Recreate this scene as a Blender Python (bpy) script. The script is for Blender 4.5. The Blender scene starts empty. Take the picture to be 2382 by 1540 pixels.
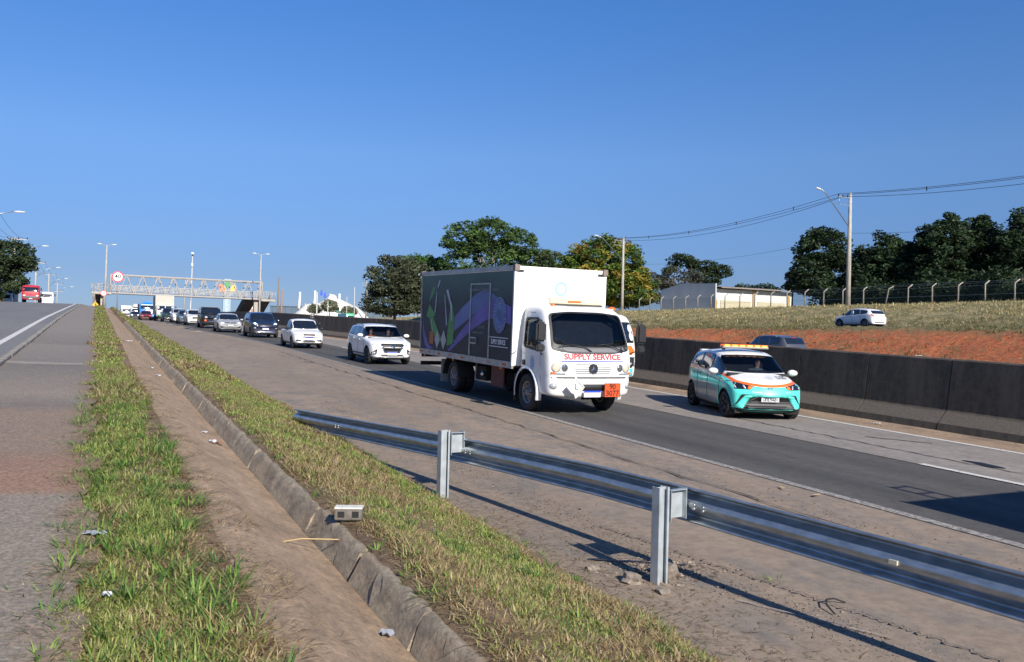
import bpy, bmesh, math, random
import numpy as np
from mathutils import Vector, Matrix
from mathutils.bvhtree import BVHTree
from mathutils.geometry import delaunay_2d_cdt

SC = bpy.context.scene
COL = SC.collection
R = math.radians

# ------------------------------------------------------------------ camera
CAM = np.array([0.0, 0.0, 2.2])
YAW, PITCH, ROLL = R(25.8), R(0.26), R(1.4)
_f = np.array([math.sin(YAW) * math.cos(PITCH), math.cos(YAW) * math.cos(PITCH), math.sin(PITCH)])
_r0 = np.array([math.cos(YAW), -math.sin(YAW), 0.0])
_u0 = np.cross(_r0, _f)
_r = _r0 * math.cos(ROLL) + _u0 * math.sin(ROLL)
_u = -_r0 * math.sin(ROLL) + _u0 * math.cos(ROLL)
cam_data = bpy.data.cameras.new('camera')
cam = bpy.data.objects.new('camera', cam_data)
COL.objects.link(cam)
cam.matrix_world = Matrix(((_r[0], _u[0], -_f[0], CAM[0]), (_r[1], _u[1], -_f[1], CAM[1]),
                           (_r[2], _u[2], -_f[2], CAM[2]), (0, 0, 0, 1)))
cam_data.sensor_width = 36.0
cam_data.lens = 36.0 * 2000.0 / 2382.0
cam_data.clip_start = 0.1
cam_data.clip_end = 12000
SC.camera = cam

# ------------------------------------------------------------------ sky, sun, exposure
SUN_EL, SUN_AZ = R(31.0), R(177.0)          # azimuth the sun stands at, clockwise from +Y
world = bpy.data.worlds.new('World')
SC.world = world
world.use_nodes = True
wn = world.node_tree
sky = wn.nodes.new('ShaderNodeTexSky')
sky.sky_type = 'NISHITA'
sky.sun_disc = False
sky.sun_elevation = SUN_EL
sky.sun_rotation = SUN_AZ
sky.altitude = 700
sky.air_density = 1.0
sky.dust_density = 0.3
sky.ozone_density = 3.0
# the camera's rendering of the sky: deeper blue, less white towards the horizon, the same all round the compass
_tc = wn.nodes.new('ShaderNodeTexCoord'); _sp = wn.nodes.new('ShaderNodeSeparateXYZ'); _rp = wn.nodes.new('ShaderNodeValToRGB'); _mx = wn.nodes.new('ShaderNodeMix')
_mx.data_type = 'RGBA'; _mx.blend_type = 'MULTIPLY'; _mx.inputs[0].default_value = 1
_stops = [(0, (.24, .31, .58)), (.02, (.23, .30, .51)), (.06, (.25, .31, .48)), (.10, (.29, .37, .55)), (.20, (.42, .545, .73)), (.35, (.35, .61, .90)), (1, (.35, .61, .90))]
while len(_rp.color_ramp.elements) < len(_stops): _rp.color_ramp.elements.new(.5)
for _e, (_p, _c) in zip(_rp.color_ramp.elements, _stops): _e.position = _p; _e.color = (*_c, 1)
wn.links.new(_tc.outputs['Generated'], _sp.inputs[0]); wn.links.new(_sp.outputs[2], _rp.inputs[0]); wn.links.new(sky.outputs[0], _mx.inputs[6]); wn.links.new(_rp.outputs[0], _mx.inputs[7])
wn.links.new(_mx.outputs[2], wn.nodes['Background'].inputs['Color'])
wn.nodes['Background'].inputs['Strength'].default_value = 0.10
sd = bpy.data.lights.new('sun', 'SUN')
sd.energy = 4.2
sd.angle = R(0.53)
sd.color = (1.0, 0.93, 0.81)
sun = bpy.data.objects.new('sun', sd)
COL.objects.link(sun)
sdir = Vector((math.sin(SUN_AZ) * math.cos(SUN_EL), math.cos(SUN_AZ) * math.cos(SUN_EL), math.sin(SUN_EL)))
sun.rotation_euler = sdir.to_track_quat('Z', 'Y').to_euler()
sun.location = (0, -20, 40)
SC.view_settings.view_transform = 'Standard'
SC.view_settings.look = 'None'
SC.view_settings.gamma = 1.0
SC.view_settings.use_curve_mapping = False
SC.view_settings.exposure = 0.7
SC.render.engine = 'CYCLES'
SC.cycles.max_bounces = 6
SC.cycles.transparent_max_bounces = 12
SC.cycles.use_denoising = True

def wp(px, py, depth):
    """world point seen at a surveyed picture position (2382 wide survey) and depth along the view axis"""
    d = _f + _r * (px - 1191) / 2000.0 - _u * (py - 770) / 2000.0
    return CAM + d * depth
def rayx(px, X):
    """Y of the line of sight px at world X"""
    d = _f + _r * (px - 1191) / 2000.0
    return d[1] * X / d[0]

rnd = random.Random(7)
rng = np.random.default_rng(11)

# ------------------------------------------------------------------ ground heights
ZK = [(-400, -3), (-60, -1.8), (0, 0), (20, .6), (49, 1.39), (67, 1.83), (83, 2.25), (117, 2.8), (158, 3.2), (206, 3.7), (295, 4.5), (330, 4.4),
      (420, 1.5), (700, -5), (5000, -5)]
def _spl(Y):
    Y = np.asarray(Y, float)
    xs = [a for a, b in ZK]; zs = [b for a, b in ZK]
    s = 0
    for k in (-4, -2, 0, 2, 4):
        s = s + np.interp(Y + k, xs, zs)
    return s / 5
def zh(Y): return _spl(Y)
def zl(Y):
    Y = np.asarray(Y, float)
    z = .03 * Y + .65 + .002 * np.maximum(0, Y - 20) - 6e-4 * np.maximum(0, np.minimum(Y, 190) - 122) ** 2
    z = z - .075 * np.maximum(0, np.minimum(Y, 330) - 190)*.6
    return np.where(Y > 190, np.maximum(z, -5), np.maximum(z, -3))
def sstep(a, b, x):
    t = np.clip((np.asarray(x, float) - a) / (b - a), 0, 1)
    return t * t * (3 - 2 * t)
def zr(Y): return zl(Y) + .03 + .17 * sstep(20, 60, Y)
def zo(Y): return zh(Y) - .4
def zfar(Y, z): return np.asarray(z) * (1 - sstep(400, 650, Y)) - 5 * sstep(400, 650, Y)
def shift(Y): return -1.5 * sstep(48, 78, Y)

# ------------------------------------------------------------------ materials
def new_mat(name):
    m = bpy.data.materials.new(name)
    m.use_nodes = True
    return m, m.node_tree, m.node_tree.nodes['Principled BSDF']
def N(t, kind, **kw):
    n = t.nodes.new(kind)
    for k, v in kw.items():
        if k.startswith('in_'):
            n.inputs[k[3:].replace('_', ' ')].default_value = v
        else:
            setattr(n, k, v)
    return n
def L(t, a, b): t.links.new(a, b)
def noise(t, scale, detail=4, rough=.55, stretch=None, dist=0):
    tc = N(t, 'ShaderNodeTexCoord')
    src = tc.outputs['Object']
    if stretch:
        mp = N(t, 'ShaderNodeMapping'); mp.inputs['Scale'].default_value = stretch
        L(t, src, mp.inputs['Vector']); src = mp.outputs[0]
    n = N(t, 'ShaderNodeTexNoise'); n.inputs['Scale'].default_value = scale
    n.inputs['Detail'].default_value = detail; n.inputs['Roughness'].default_value = rough
    n.inputs['Distortion'].default_value = dist
    L(t, src, n.inputs['Vector'])
    return n.outputs['Fac']
def ramp(t, fac, stops):
    r = N(t, 'ShaderNodeValToRGB'); e = r.color_ramp.elements
    while len(e) < len(stops): e.new(.5)
    for el, (p, c) in zip(e, stops):
        el.position = p; el.color = (*c, 1) if len(c) == 3 else c
    L(t, fac, r.inputs[0]); return r.outputs[0]
def mix(t, fac, a, b, mode='MIX'):
    m = N(t, 'ShaderNodeMix', data_type='RGBA', blend_type=mode)
    if isinstance(fac, (int, float)): m.inputs[0].default_value = fac
    else: L(t, fac, m.inputs[0])
    for s, v in ((6, a), (7, b)):
        if isinstance(v, tuple): m.inputs[s].default_value = (*v, 1)
        else: L(t, v, m.inputs[s])
    return m.outputs[2]
def math_(t, op, a, b=0., c=0.):
    m = N(t, 'ShaderNodeMath', operation=op)
    for i, v in enumerate((a, b, c)):
        if isinstance(v, (int, float)): m.inputs[i].default_value = v
        else: L(t, v, m.inputs[i])
    return m.outputs[0]
def sep(t):
    tc = N(t, 'ShaderNodeTexCoord'); s = N(t, 'ShaderNodeSeparateXYZ'); L(t, tc.outputs['Object'], s.inputs[0]); return s.outputs
def bump(t, p, h, strength=.3, dist=.02):
    b = N(t, 'ShaderNodeBump'); b.inputs['Strength'].default_value = strength; b.inputs['Distance'].default_value = dist
    L(t, h, b.inputs['Height']); L(t, b.outputs[0], p.inputs['Normal'])
_MC = {}
def plain(name, col, rough=.5, metal=0., var=.0, vscale=3., coat=0., bumpk=0., bscale=40., spec=.5):
    if name in _MC: return _MC[name]
    m, t, p = new_mat(name)
    p.inputs['Roughness'].default_value = rough; p.inputs['Metallic'].default_value = metal
    p.inputs['Coat Weight'].default_value = coat; p.inputs['Coat Roughness'].default_value = .08
    p.inputs['Specular IOR Level'].default_value = spec
    n = noise(t, vscale, 5)
    lo = tuple(c * (1 - var) for c in col); hi = tuple(min(1, c * (1 + var * .7)) for c in col)
    L(t, ramp(t, n, [(.3, lo), (.7, hi)]), p.inputs['Base Color'])
    if bumpk: bump(t, p, noise(t, bscale, 6), bumpk, .01)
    _MC[name] = m; return m
def paint(name, col, dirt=.12):
    """car paint with a clear coat and a film of road dust towards the sills"""
    if name in _MC: return _MC[name]
    m, t, p = new_mat(name)
    p.inputs['Roughness'].default_value = .42; p.inputs['Coat Weight'].default_value = .8; p.inputs['Coat Roughness'].default_value = .05
    s = sep(t)
    d = math_(t, 'SUBTRACT', .62, s[2]); d = math_(t, 'MULTIPLY', d, noise(t, 6, 5)); d = math_(t, 'MULTIPLY', d, 1.3)
    dd = N(t, 'ShaderNodeClamp'); L(t, d, dd.inputs[0]); dd.inputs['Max'].default_value = dirt * 3
    ge = N(t, 'ShaderNodeNewGeometry')
    L(t, mix(t, ge.outputs['Backfacing'], mix(t, dd.outputs[0], col, (.22, .17, .13)), (.012, .012, .014)), p.inputs['Base Color'])
    L(t, math_(t, 'MULTIPLY', math_(t, 'SUBTRACT', 1., ge.outputs['Backfacing']), .8), p.inputs['Coat Weight'])
    _MC[name] = m; return m
def emit(name, col, e):
    if name in _MC: return _MC[name]
    m, t, p = new_mat(name)
    p.inputs['Base Color'].default_value = (*col, 1); p.inputs['Emission Color'].default_value = (*col, 1); p.inputs['Emission Strength'].default_value = e
    _MC[name] = m; return m
def tinted(name, tr=(.52, .58, .66), gl=.12):
    if name in _MC: return _MC[name]
    m, t, p = new_mat(name); t.nodes.remove(p); out = t.nodes['Material Output']
    a = N(t, 'ShaderNodeBsdfTransparent'); a.inputs[0].default_value = (*tr, 1)
    g = N(t, 'ShaderNodeBsdfGlossy'); g.inputs['Roughness'].default_value = .03; g.inputs[0].default_value = (.9, .95, 1, 1)
    lw = N(t, 'ShaderNodeLayerWeight'); lw.inputs[0].default_value = .25
    f = math_(t, 'MULTIPLY_ADD', lw.outputs['Fresnel'], .35, gl * .25)
    mx = N(t, 'ShaderNodeMixShader'); L(t, f, mx.inputs[0]); L(t, a.outputs[0], mx.inputs[1]); L(t, g.outputs[0], mx.inputs[2])
    L(t, mx.outputs[0], out.inputs[0]); _MC[name] = m; return m

M = {}
M['rubber'] = plain('tyre rubber', (.022, .022, .024), .75, var=.35, vscale=9)
M['black'] = plain('black plastic', (.02, .02, .022), .5, var=.3, vscale=12)
M['dark'] = plain('dark underbody', (.012, .012, .013), .85, var=.5, vscale=7)
M['alloy'] = plain('alloy wheel', (.42, .43, .45), .35, .8, .2)
M['steelrim'] = plain('dusty steel wheel', (.30, .28, .26), .6, .3, .35, 8)
M['chrome'] = plain('chrome', (.75, .76, .78), .12, 1.0, .05)
M['glass'] = plain('dark car glass', (.010, .014, .022), .04, 0, .2, coat=.6, spec=.9)
M['tint'] = tinted('tinted windscreen')
M['lamp'] = plain('lamp glass', (.62, .64, .66), .12, .35, .25, 14, coat=.8)
M['lit'] = emit('lit headlamp', (1.0, .84, .60), .9)
M['litwhite'] = emit('lit white headlamp', (.85, .93, 1.0), 4.0)
M['amber'] = emit('lit amber lens', (1.0, .13, .01), .55)
M['amber_hot'] = emit('lit amber bulb', (1.0, .42, .05), 1.9)
M['red'] = plain('red lens', (.45, .015, .015), .2, coat=.5)
M['orange_lens'] = plain('orange lens', (.75, .16, .02), .25, coat=.5)
M['white'] = paint('white car paint', (.80, .80, .80))
M['plate'] = plain('plate white', (.78, .78, .78), .4)
M['blue'] = plain('plate blue', (.03, .08, .62), .4)
M['ink'] = plain('black ink', (.012, .012, .012), .6)
M['whiteprint'] = plain('white print', (.62, .63, .66), .6)
M['redprint'] = plain('red print', (.70, .03, .04), .6)
M['blueprint'] = plain('blue print', (.03, .06, .42), .6)
M['seat'] = plain('seat cloth', (.035, .035, .04), .9, var=.3)
M['dash'] = plain('dashboard', (.02, .02, .022), .7, var=.2)
M['skin'] = plain('skin', (.42, .23, .16), .6, var=.1, vscale=12)
M['hair'] = plain('dark hair', (.02, .014, .01), .7)
M['concrete'] = plain('pole concrete', (.40, .37, .33), .85, var=.22, vscale=1.4, bumpk=.2)
M['galv'] = plain('galvanised steel', (.42, .46, .48), .42, .75, .22, 9)
M['wire'] = plain('cable black', (.03, .03, .035), .6)
M['steelwhite'] = plain('white painted steel', (.40, .375, .35), .5, var=.12)

# ------------------------------------------------------------------ objects
def link(o, parent=None):
    COL.objects.link(o)
    if parent is not None: o.parent = parent
    return o
def tag(o, label=None, cat=None, group=None, kind=None):
    if label: o['label'] = label
    if cat: o['category'] = cat
    if group: o['group'] = group
    if kind: o['kind'] = kind
    return o
def thing(name, label, cat, loc=(0, 0, 0), rz=0., rx=0., group=None):
    o = bpy.data.objects.new(name, None); o.empty_display_size = .3
    o.location = loc; o.rotation_mode = 'ZXY' if False else 'XYZ'
    m = Matrix.Rotation(rz, 4, 'Z')
    if rx: m = Matrix.Rotation(rx, 4, 'X') @ m
    o.rotation_euler = m.to_euler()
    return tag(link(o), label, cat, group)
def copy_tree(o, parent=None):
    c = o.copy(); COL.objects.link(c); c.parent = parent
    for ch in list(o.children): copy_tree(ch, c)
    return c
def kids(o):
    out = []
    for c in o.children: out += [c] + kids(c)
    return out

def raw_mesh(name, V, F, mats, mi=None, col=None, smooth=False):
    """fast mesh from numpy arrays; F is (n,k); col is per-vertex rgb"""
    V = np.asarray(V, np.float32); F = np.asarray(F, np.int32)
    me = bpy.data.meshes.new(name); n, k = F.shape
    me.vertices.add(len(V)); me.vertices.foreach_set('co', V.ravel())
    me.loops.add(n * k); me.loops.foreach_set('vertex_index', F.ravel())
    me.polygons.add(n); me.polygons.foreach_set('loop_start', np.arange(0, n * k, k, dtype=np.int32))
    me.polygons.foreach_set('loop_total', np.full(n, k, np.int32))
    if mi is not None: me.polygons.foreach_set('material_index', np.asarray(mi, np.int32))
    me.polygons.foreach_set('use_smooth', np.full(n, smooth, bool))
    if col is not None:
        a = me.color_attributes.new('Col', 'FLOAT_COLOR', 'POINT')
        c = np.ones((len(V), 4), np.float32); c[:, :3] = col
        a.data.foreach_set('color', c.ravel())
    for m in (mats if isinstance(mats, (list, tuple)) else [mats]): me.materials.append(m)
    me.update(); me.validate()
    return me
def add(name, me, parent=None):
    return link(bpy.data.objects.new(name, me), parent)

class MB:
    """collects shapes, built as one mesh object"""
    def __init__(s): s.v = []; s.f = []; s.m = []; s.mats = []; s.sm = []
    def _mi(s, m):
        if m is None: m = M['black']
        if m not in s.mats: s.mats.append(m)
        return s.mats.index(m)
    def put(s, vs, fs, m=None, smooth=False):
        b = len(s.v); s.v += [tuple(v) for v in vs]; i = s._mi(m)
        for f in fs: s.f.append(tuple(b + k for k in f)); s.m.append(i); s.sm.append(smooth)
        return s
    def box(s, c, d, m=None, rz=0., rx=0., bev=0., taper=1.0):
        hx, hy, hz = d[0] / 2, d[1] / 2, d[2] / 2
        if bev:
            bm = bmesh.new(); bmesh.ops.create_cube(bm, size=1)
            for v in bm.verts: v.co = Vector((v.co.x * d[0], v.co.y * d[1], v.co.z * d[2]))
            bmesh.ops.bevel(bm, geom=bm.edges[:], offset=bev, segments=2, affect='EDGES')
            vs = [v.co.copy() for v in bm.verts]; bm.verts.index_update(); fs = [[v.index for v in f.verts] for f in bm.faces]; bm.free()
        else:
            vs = [Vector((x * (taper if z > 0 else 1), y * (taper if z > 0 else 1), z)) for z in (-hz, hz) for y in (-hy, hy) for x in (-hx, hx)]
            fs = [(0, 2, 3, 1), (4, 5, 7, 6), (0, 1, 5, 4), (2, 6, 7, 3), (0, 4, 6, 2), (1, 3, 7, 5)]
        rot = Matrix.Rotation(rz, 3, 'Z') @ Matrix.Rotation(rx, 3, 'X')
        return s.put([rot @ v + Vector(c) for v in vs], fs, m)
    def tube(s, pts, r, m=None, n=8, caps=True, smooth=True):
        pts = [Vector(p) for p in pts]; rs = r if isinstance(r, (list, tuple)) else [r] * len(pts)
        vs = []; fs = []
        up = None
        for i, p in enumerate(pts):
            d = (pts[min(i + 1, len(pts) - 1)] - pts[max(i - 1, 0)]).normalized()
            if up is None: up = d.orthogonal().normalized()
            a = (up - d * up.dot(d))
            a = a.normalized() if a.length > 1e-6 else d.orthogonal().normalized()
            up = a; b = d.cross(a)
            for k in range(n):
                t = 2 * math.pi * k / n
                vs.append(p + (a * math.cos(t) + b * math.sin(t)) * rs[i])
        for i in range(len(pts) - 1):
            for k in range(n):
                k2 = (k + 1) % n
                fs.append((i * n + k, i * n + k2, (i + 1) * n + k2, (i + 1) * n + k))
        s.put(vs, fs, m, smooth)
        if caps:
            b = len(s.v) - len(vs)
            i = s._mi(m)
            s.f.append(tuple(b + k for k in reversed(range(n)))); s.m.append(i); s.sm.append(False)
            s.f.append(tuple(b + (len(pts) - 1) * n + k for k in range(n))); s.m.append(i); s.sm.append(False)
        return s
    def lathe(s, c, axis, prof, m=None, n=20, smooth=True):
        """prof: (radius, offset along axis)"""
        ax = Vector(axis).normalized(); a = ax.orthogonal().normalized(); b = ax.cross(a); vs = []; fs = []
        for (r, o) in prof:
            for k in range(n):
                t = 2 * math.pi * k / n
                vs.append(Vector(c) + ax * o + (a * math.cos(t) + b * math.sin(t)) * max(r, 1e-4))
        for i in range(len(prof) - 1):
            for k in range(n):
                k2 = (k + 1) % n; fs.append((i * n + k, i * n + k2, (i + 1) * n + k2, (i + 1) * n + k))
        return s.put(vs, fs, m, smooth)
    def prism(s, poly, d0, d1, axis='y', m=None):
        """poly of 2D points extruded between d0 and d1 along axis (x: (y,z) poly, y: (x,z), z: (x,y))"""
        def P(p, d):
            return {'x': (d, p[0], p[1]), 'y': (p[0], d, p[1]), 'z': (p[0], p[1], d)}[axis]
        n = len(poly); vs = [P(p, d0) for p in poly] + [P(p, d1) for p in poly]
        fs = [tuple(range(n)), tuple(reversed(range(n, 2 * n)))] + [(i, i + n, (i + 1) % n + n, (i + 1) % n) for i in range(n)]
        return s.put(vs, fs, m)
    def mesh(s, name):
        me = bpy.data.meshes.new(name); me.from_pydata([tuple(v) for v in s.v], [], s.f)
        for m in s.mats: me.materials.append(m)
        me.polygons.foreach_set('material_index', s.m); me.polygons.foreach_set('use_smooth', s.sm)
        bm = bmesh.new(); bm.from_mesh(me); bmesh.ops.recalc_face_normals(bm, faces=bm.faces[:]); bm.to_mesh(me); bm.free()
        me.update(); return me
    def build(s, name, parent=None, bevel=0):
        o = add(name, s.mesh(name), parent)
        if bevel:
            b = o.modifiers.new('b', 'BEVEL'); b.width = bevel; b.segments = 2; b.limit_method = 'ANGLE'; b.angle_limit = R(40)
        return o

def text_mesh(body, size, align='CENTER', bold=0.0, sx=1.0):
    cu = bpy.data.curves.new('lettering', 'FONT'); cu.body = body; cu.size = size; cu.align_x = align; cu.align_y = 'CENTER'
    cu.offset = bold; cu.resolution_u = 3; cu.fill_mode = 'FRONT'
    o = bpy.data.objects.new('lettering', cu); COL.objects.link(o)
    dg = bpy.context.evaluated_depsgraph_get(); me = bpy.data.meshes.new_from_object(o.evaluated_get(dg))
    vs = [(v.co.x * sx, v.co.y) for v in me.vertices]; fs = [tuple(p.vertices) for p in me.polygons]
    bpy.data.objects.remove(o); bpy.data.curves.remove(cu); bpy.data.meshes.remove(me)
    return vs, fs
def text_obj(body, size, m, parent, frame, name='lettering', **kw):
    """frame: function (u,v)->xyz"""
    vs, fs = text_mesh(body, size, **kw)
    b = MB(); b.put([frame(u, v) for u, v in vs], fs, m)
    o = b.build(name, parent); return o

def eval_mesh(o):
    dg = bpy.context.evaluated_depsgraph_get(); dg.update()
    return bpy.data.meshes.new_from_object(o.evaluated_get(dg))

# projecting outlines onto a curved shell (lamps, panes, grilles, print)
AX = {'front': (Vector((0, -1, 0)), lambda a, b: Vector((a, -3.0, b))),
      'rear': (Vector((0, 1, 0)), lambda a, b: Vector((a, 30.0, b))),
      'left': (Vector((-1, 0, 0)), lambda a, b: Vector((-4.0, a, b))),
      'right': (Vector((1, 0, 0)), lambda a, b: Vector((4.0, a, b))),
      'top': (Vector((0, 0, 1)), lambda a, b: Vector((a, b, 9.0)))}
def _resample(poly, step):
    out = []
    for i in range(len(poly)):
        a = Vector(poly[i]); b = Vector(poly[(i + 1) % len(poly)]); n = max(1, int((b - a).length / step))
        out += [a.lerp(b, k / n) for k in range(n)]
    return out
def rnd_poly(poly, r=.2, n=3):
    """rounds the corners of a 2D outline; r is a share of the shorter edge"""
    out = []; P = [Vector(p) for p in poly]; c = len(P)
    for i in range(c):
        a, b, d = P[i - 1], P[i], P[(i + 1) % c]
        k = min((a - b).length, (d - b).length) * r
        p0 = b + (a - b).normalized() * k; p1 = b + (d - b).normalized() * k
        for j in range(n + 1):
            t = j / n; out.append(tuple(p0.lerp(b, t).lerp(b.lerp(p1, t), t)))
    return out
def panel(name, bvh, side, poly, m, parent, off=.006, step=.12, thick=.02, depth_limit=None):
    dirn, org = AX[side]
    pts = _resample(poly, step)
    xs = [p[0] for p in pts]; ys = [p[1] for p in pts]
    n = len(pts); vs = list(pts)
    def inside(x, y):
        c = False; j = n - 1
        for i in range(n):
            if (pts[i][1] > y) != (pts[j][1] > y) and x < (pts[j][0] - pts[i][0]) * (y - pts[i][1]) / (pts[j][1] - pts[i][1] + 1e-12) + pts[i][0]: c = not c
            j = i
        return c
    x = min(xs) + step / 2
    while x < max(xs):
        y = min(ys) + step / 2
        while y < max(ys):
            if inside(x, y) and min((Vector((x, y)) - p).length for p in pts) > step * .45: vs.append(Vector((x, y)))
            y += step
        x += step
    r = delaunay_2d_cdt(vs, [(i, (i + 1) % n) for i in range(n)], [list(range(n))], 1, 1e-5)
    v2, fs = r[0], r[2]
    out = []; last = None
    for v in v2:
        hit = bvh.ray_cast(org(v[0], v[1]), -dirn)
        if hit[0] is None:
            q = org(v[0], v[1]); 
            if last is not None:
                ax = 1 if side in ('front', 'rear') else (0 if side in ('left', 'right') else 2); q[ax] = last[ax]
            h2 = bvh.find_nearest(q); p = h2[0]
        else: p = hit[0]
        last = p; out.append(p + dirn * off)
    b = MB(); nn = len(out)
    cnt = {}
    for f in fs:
        for i in range(len(f)):
            e = (f[i], f[(i + 1) % len(f)]); k = tuple(sorted(e)); cnt.setdefault(k, []).append(e)
    sk = [e[0] for e in cnt.values() if len(e) == 1]
    ids = {}
    extra = []
    for a, c in sk:
        for q in (a, c):
            if q not in ids: ids[q] = nn + len(extra); extra.append(out[q] - dirn * (off + thick))
    b.put(out + extra, [tuple(f) for f in fs] + [(c, a, ids[a], ids[c]) for a, c in sk], m, True)
    o = b.build(name, parent)
    return o
def project_text(body, size, m, parent, bvh, side, u0, v0, off=.012, flip=1, name='lettering', rot=0., **kw):
    vs, fs = text_mesh(body, size, **kw); dirn, org = AX[side]; out = []
    for u, v in vs:
        uu = u0 + flip * (u * math.cos(rot) - v * math.sin(rot)); vv = v0 + u * math.sin(rot) + v * math.cos(rot)
        h = bvh.ray_cast(org(uu, vv), -dirn); p = h[0] if h[0] is not None else bvh.find_nearest(org(uu, vv))[0]
        out.append(p + dirn * off)
    b = MB(); b.put(out, fs, m); return b.build(name, parent)
# ================================================================== vehicles
def wheel_mesh(Rr, w, rim, kind, rimmat):
    key = (Rr, w, rim, kind, rimmat.name)
    if key in _MC: return _MC[key]
    t = MB(); h = w / 2
    t.lathe((0, 0, 0), (1, 0, 0), [(rim, -h * .8), (rim + .02, -h), (Rr - .035, -h), (Rr - .008, -h * .8), (Rr, -h * .45), (Rr, h * .45), (Rr - .008, h * .8), (Rr - .035, h), (rim + .02, h), (rim, h * .8)], M['rubber'], 28)
    for k in range(28):                                    # tread blocks
        a = 2 * math.pi * k / 28
        for sx in (-h * .35, h * .35):
            c = Vector((sx, math.cos(a) * Rr, math.sin(a) * Rr))
            t.box(c, (h * .45, .012, .045), M['rubber'], rx=a)
    r = MB(); o = -h * .72
    r.lathe((0, 0, 0), (1, 0, 0), [(rim, -h * .8), (rim * .93, -h * .72), (rim * .88, -h * .2), (rim * .8, h * .3), (rim * .8, h * .8), (rim, h * .8)], rimmat, 28)
    if kind == 'spoke':
        r.lathe((0, 0, 0), (1, 0, 0), [(.001, -h * .15), (rim * .85, -h * .15)], M['dark'], 20)
        for k in range(5):
            a = 2 * math.pi * k / 5
            for da in (-.16, .16):
                p0 = Vector((-h * .62, math.cos(a + da * .5) * rim * .18, math.sin(a + da * .5) * rim * .18)); p1 = Vector((-h * .70, math.cos(a + da) * rim * .92, math.sin(a + da) * rim * .92))
                r.tube([p0, p1], [.026 * rim / .2, .020 * rim / .2], rimmat, 6)
        r.lathe((0, 0, 0), (1, 0, 0), [(.001, -h * .74), (rim * .2, -h * .7), (rim * .24, -h * .4)], rimmat, 14)
    else:                                                   # steel disc wheel with hand holes
        r.lathe((0, 0, 0), (1, 0, 0), [(rim * .9, -h * .2), (rim * .62, -h * .05), (rim * .5, -h * .5), (rim * .34, -h * .62)], rimmat, 24)
        r.lathe((0, 0, 0), (1, 0, 0), [(.001, -h * .98), (rim * .24, -h * .95), (rim * .30, -h * .62), (rim * .36, -h * .6)], rimmat, 18)
        for k in range(8):
            a = 2 * math.pi * k / 8
            r.lathe((-h * .32, math.cos(a) * rim * .73, math.sin(a) * rim * .73), (-1, 0, 0), [(.001, .055), (rim * .1, .05)], M['dark'], 8)
            r.tube([(-h * .6, math.cos(a) * rim * .42, math.sin(a) * rim * .42), (-h * .78, math.cos(a) * rim * .42, math.sin(a) * rim * .42)], .012, M['dark'], 6)
    _MC[key] = (t.mesh('wheel'), r.mesh('rim')); return _MC[key]
def put_wheel(root, x, y, Rr, w, rim, kind='spoke', rimmat=None):
    tm, rm = wheel_mesh(Rr, w, rim, kind, rimmat or M['alloy'])
    o = add('wheel', tm, root); o.location = (x, y, Rr)
    if x > 0: o.rotation_euler = (0, 0, math.pi)
    add('rim', rm, o)
    return o
def cut(me, cutter_mb, name):
    """carves the cutter out of a mesh and keeps only the result"""
    a = bpy.data.objects.new(name, me); COL.objects.link(a)
    b = bpy.data.objects.new('cutter', cutter_mb.mesh('cutter')); COL.objects.link(b)
    md = a.modifiers.new('b', 'BOOLEAN'); md.object = b; md.operation = 'DIFFERENCE'; md.solver = 'EXACT'
    try: md.material_mode = 'TRANSFER'
    except Exception: pass
    out = eval_mesh(a)
    bpy.data.objects.remove(a); bpy.data.objects.remove(b)
    return out

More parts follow.
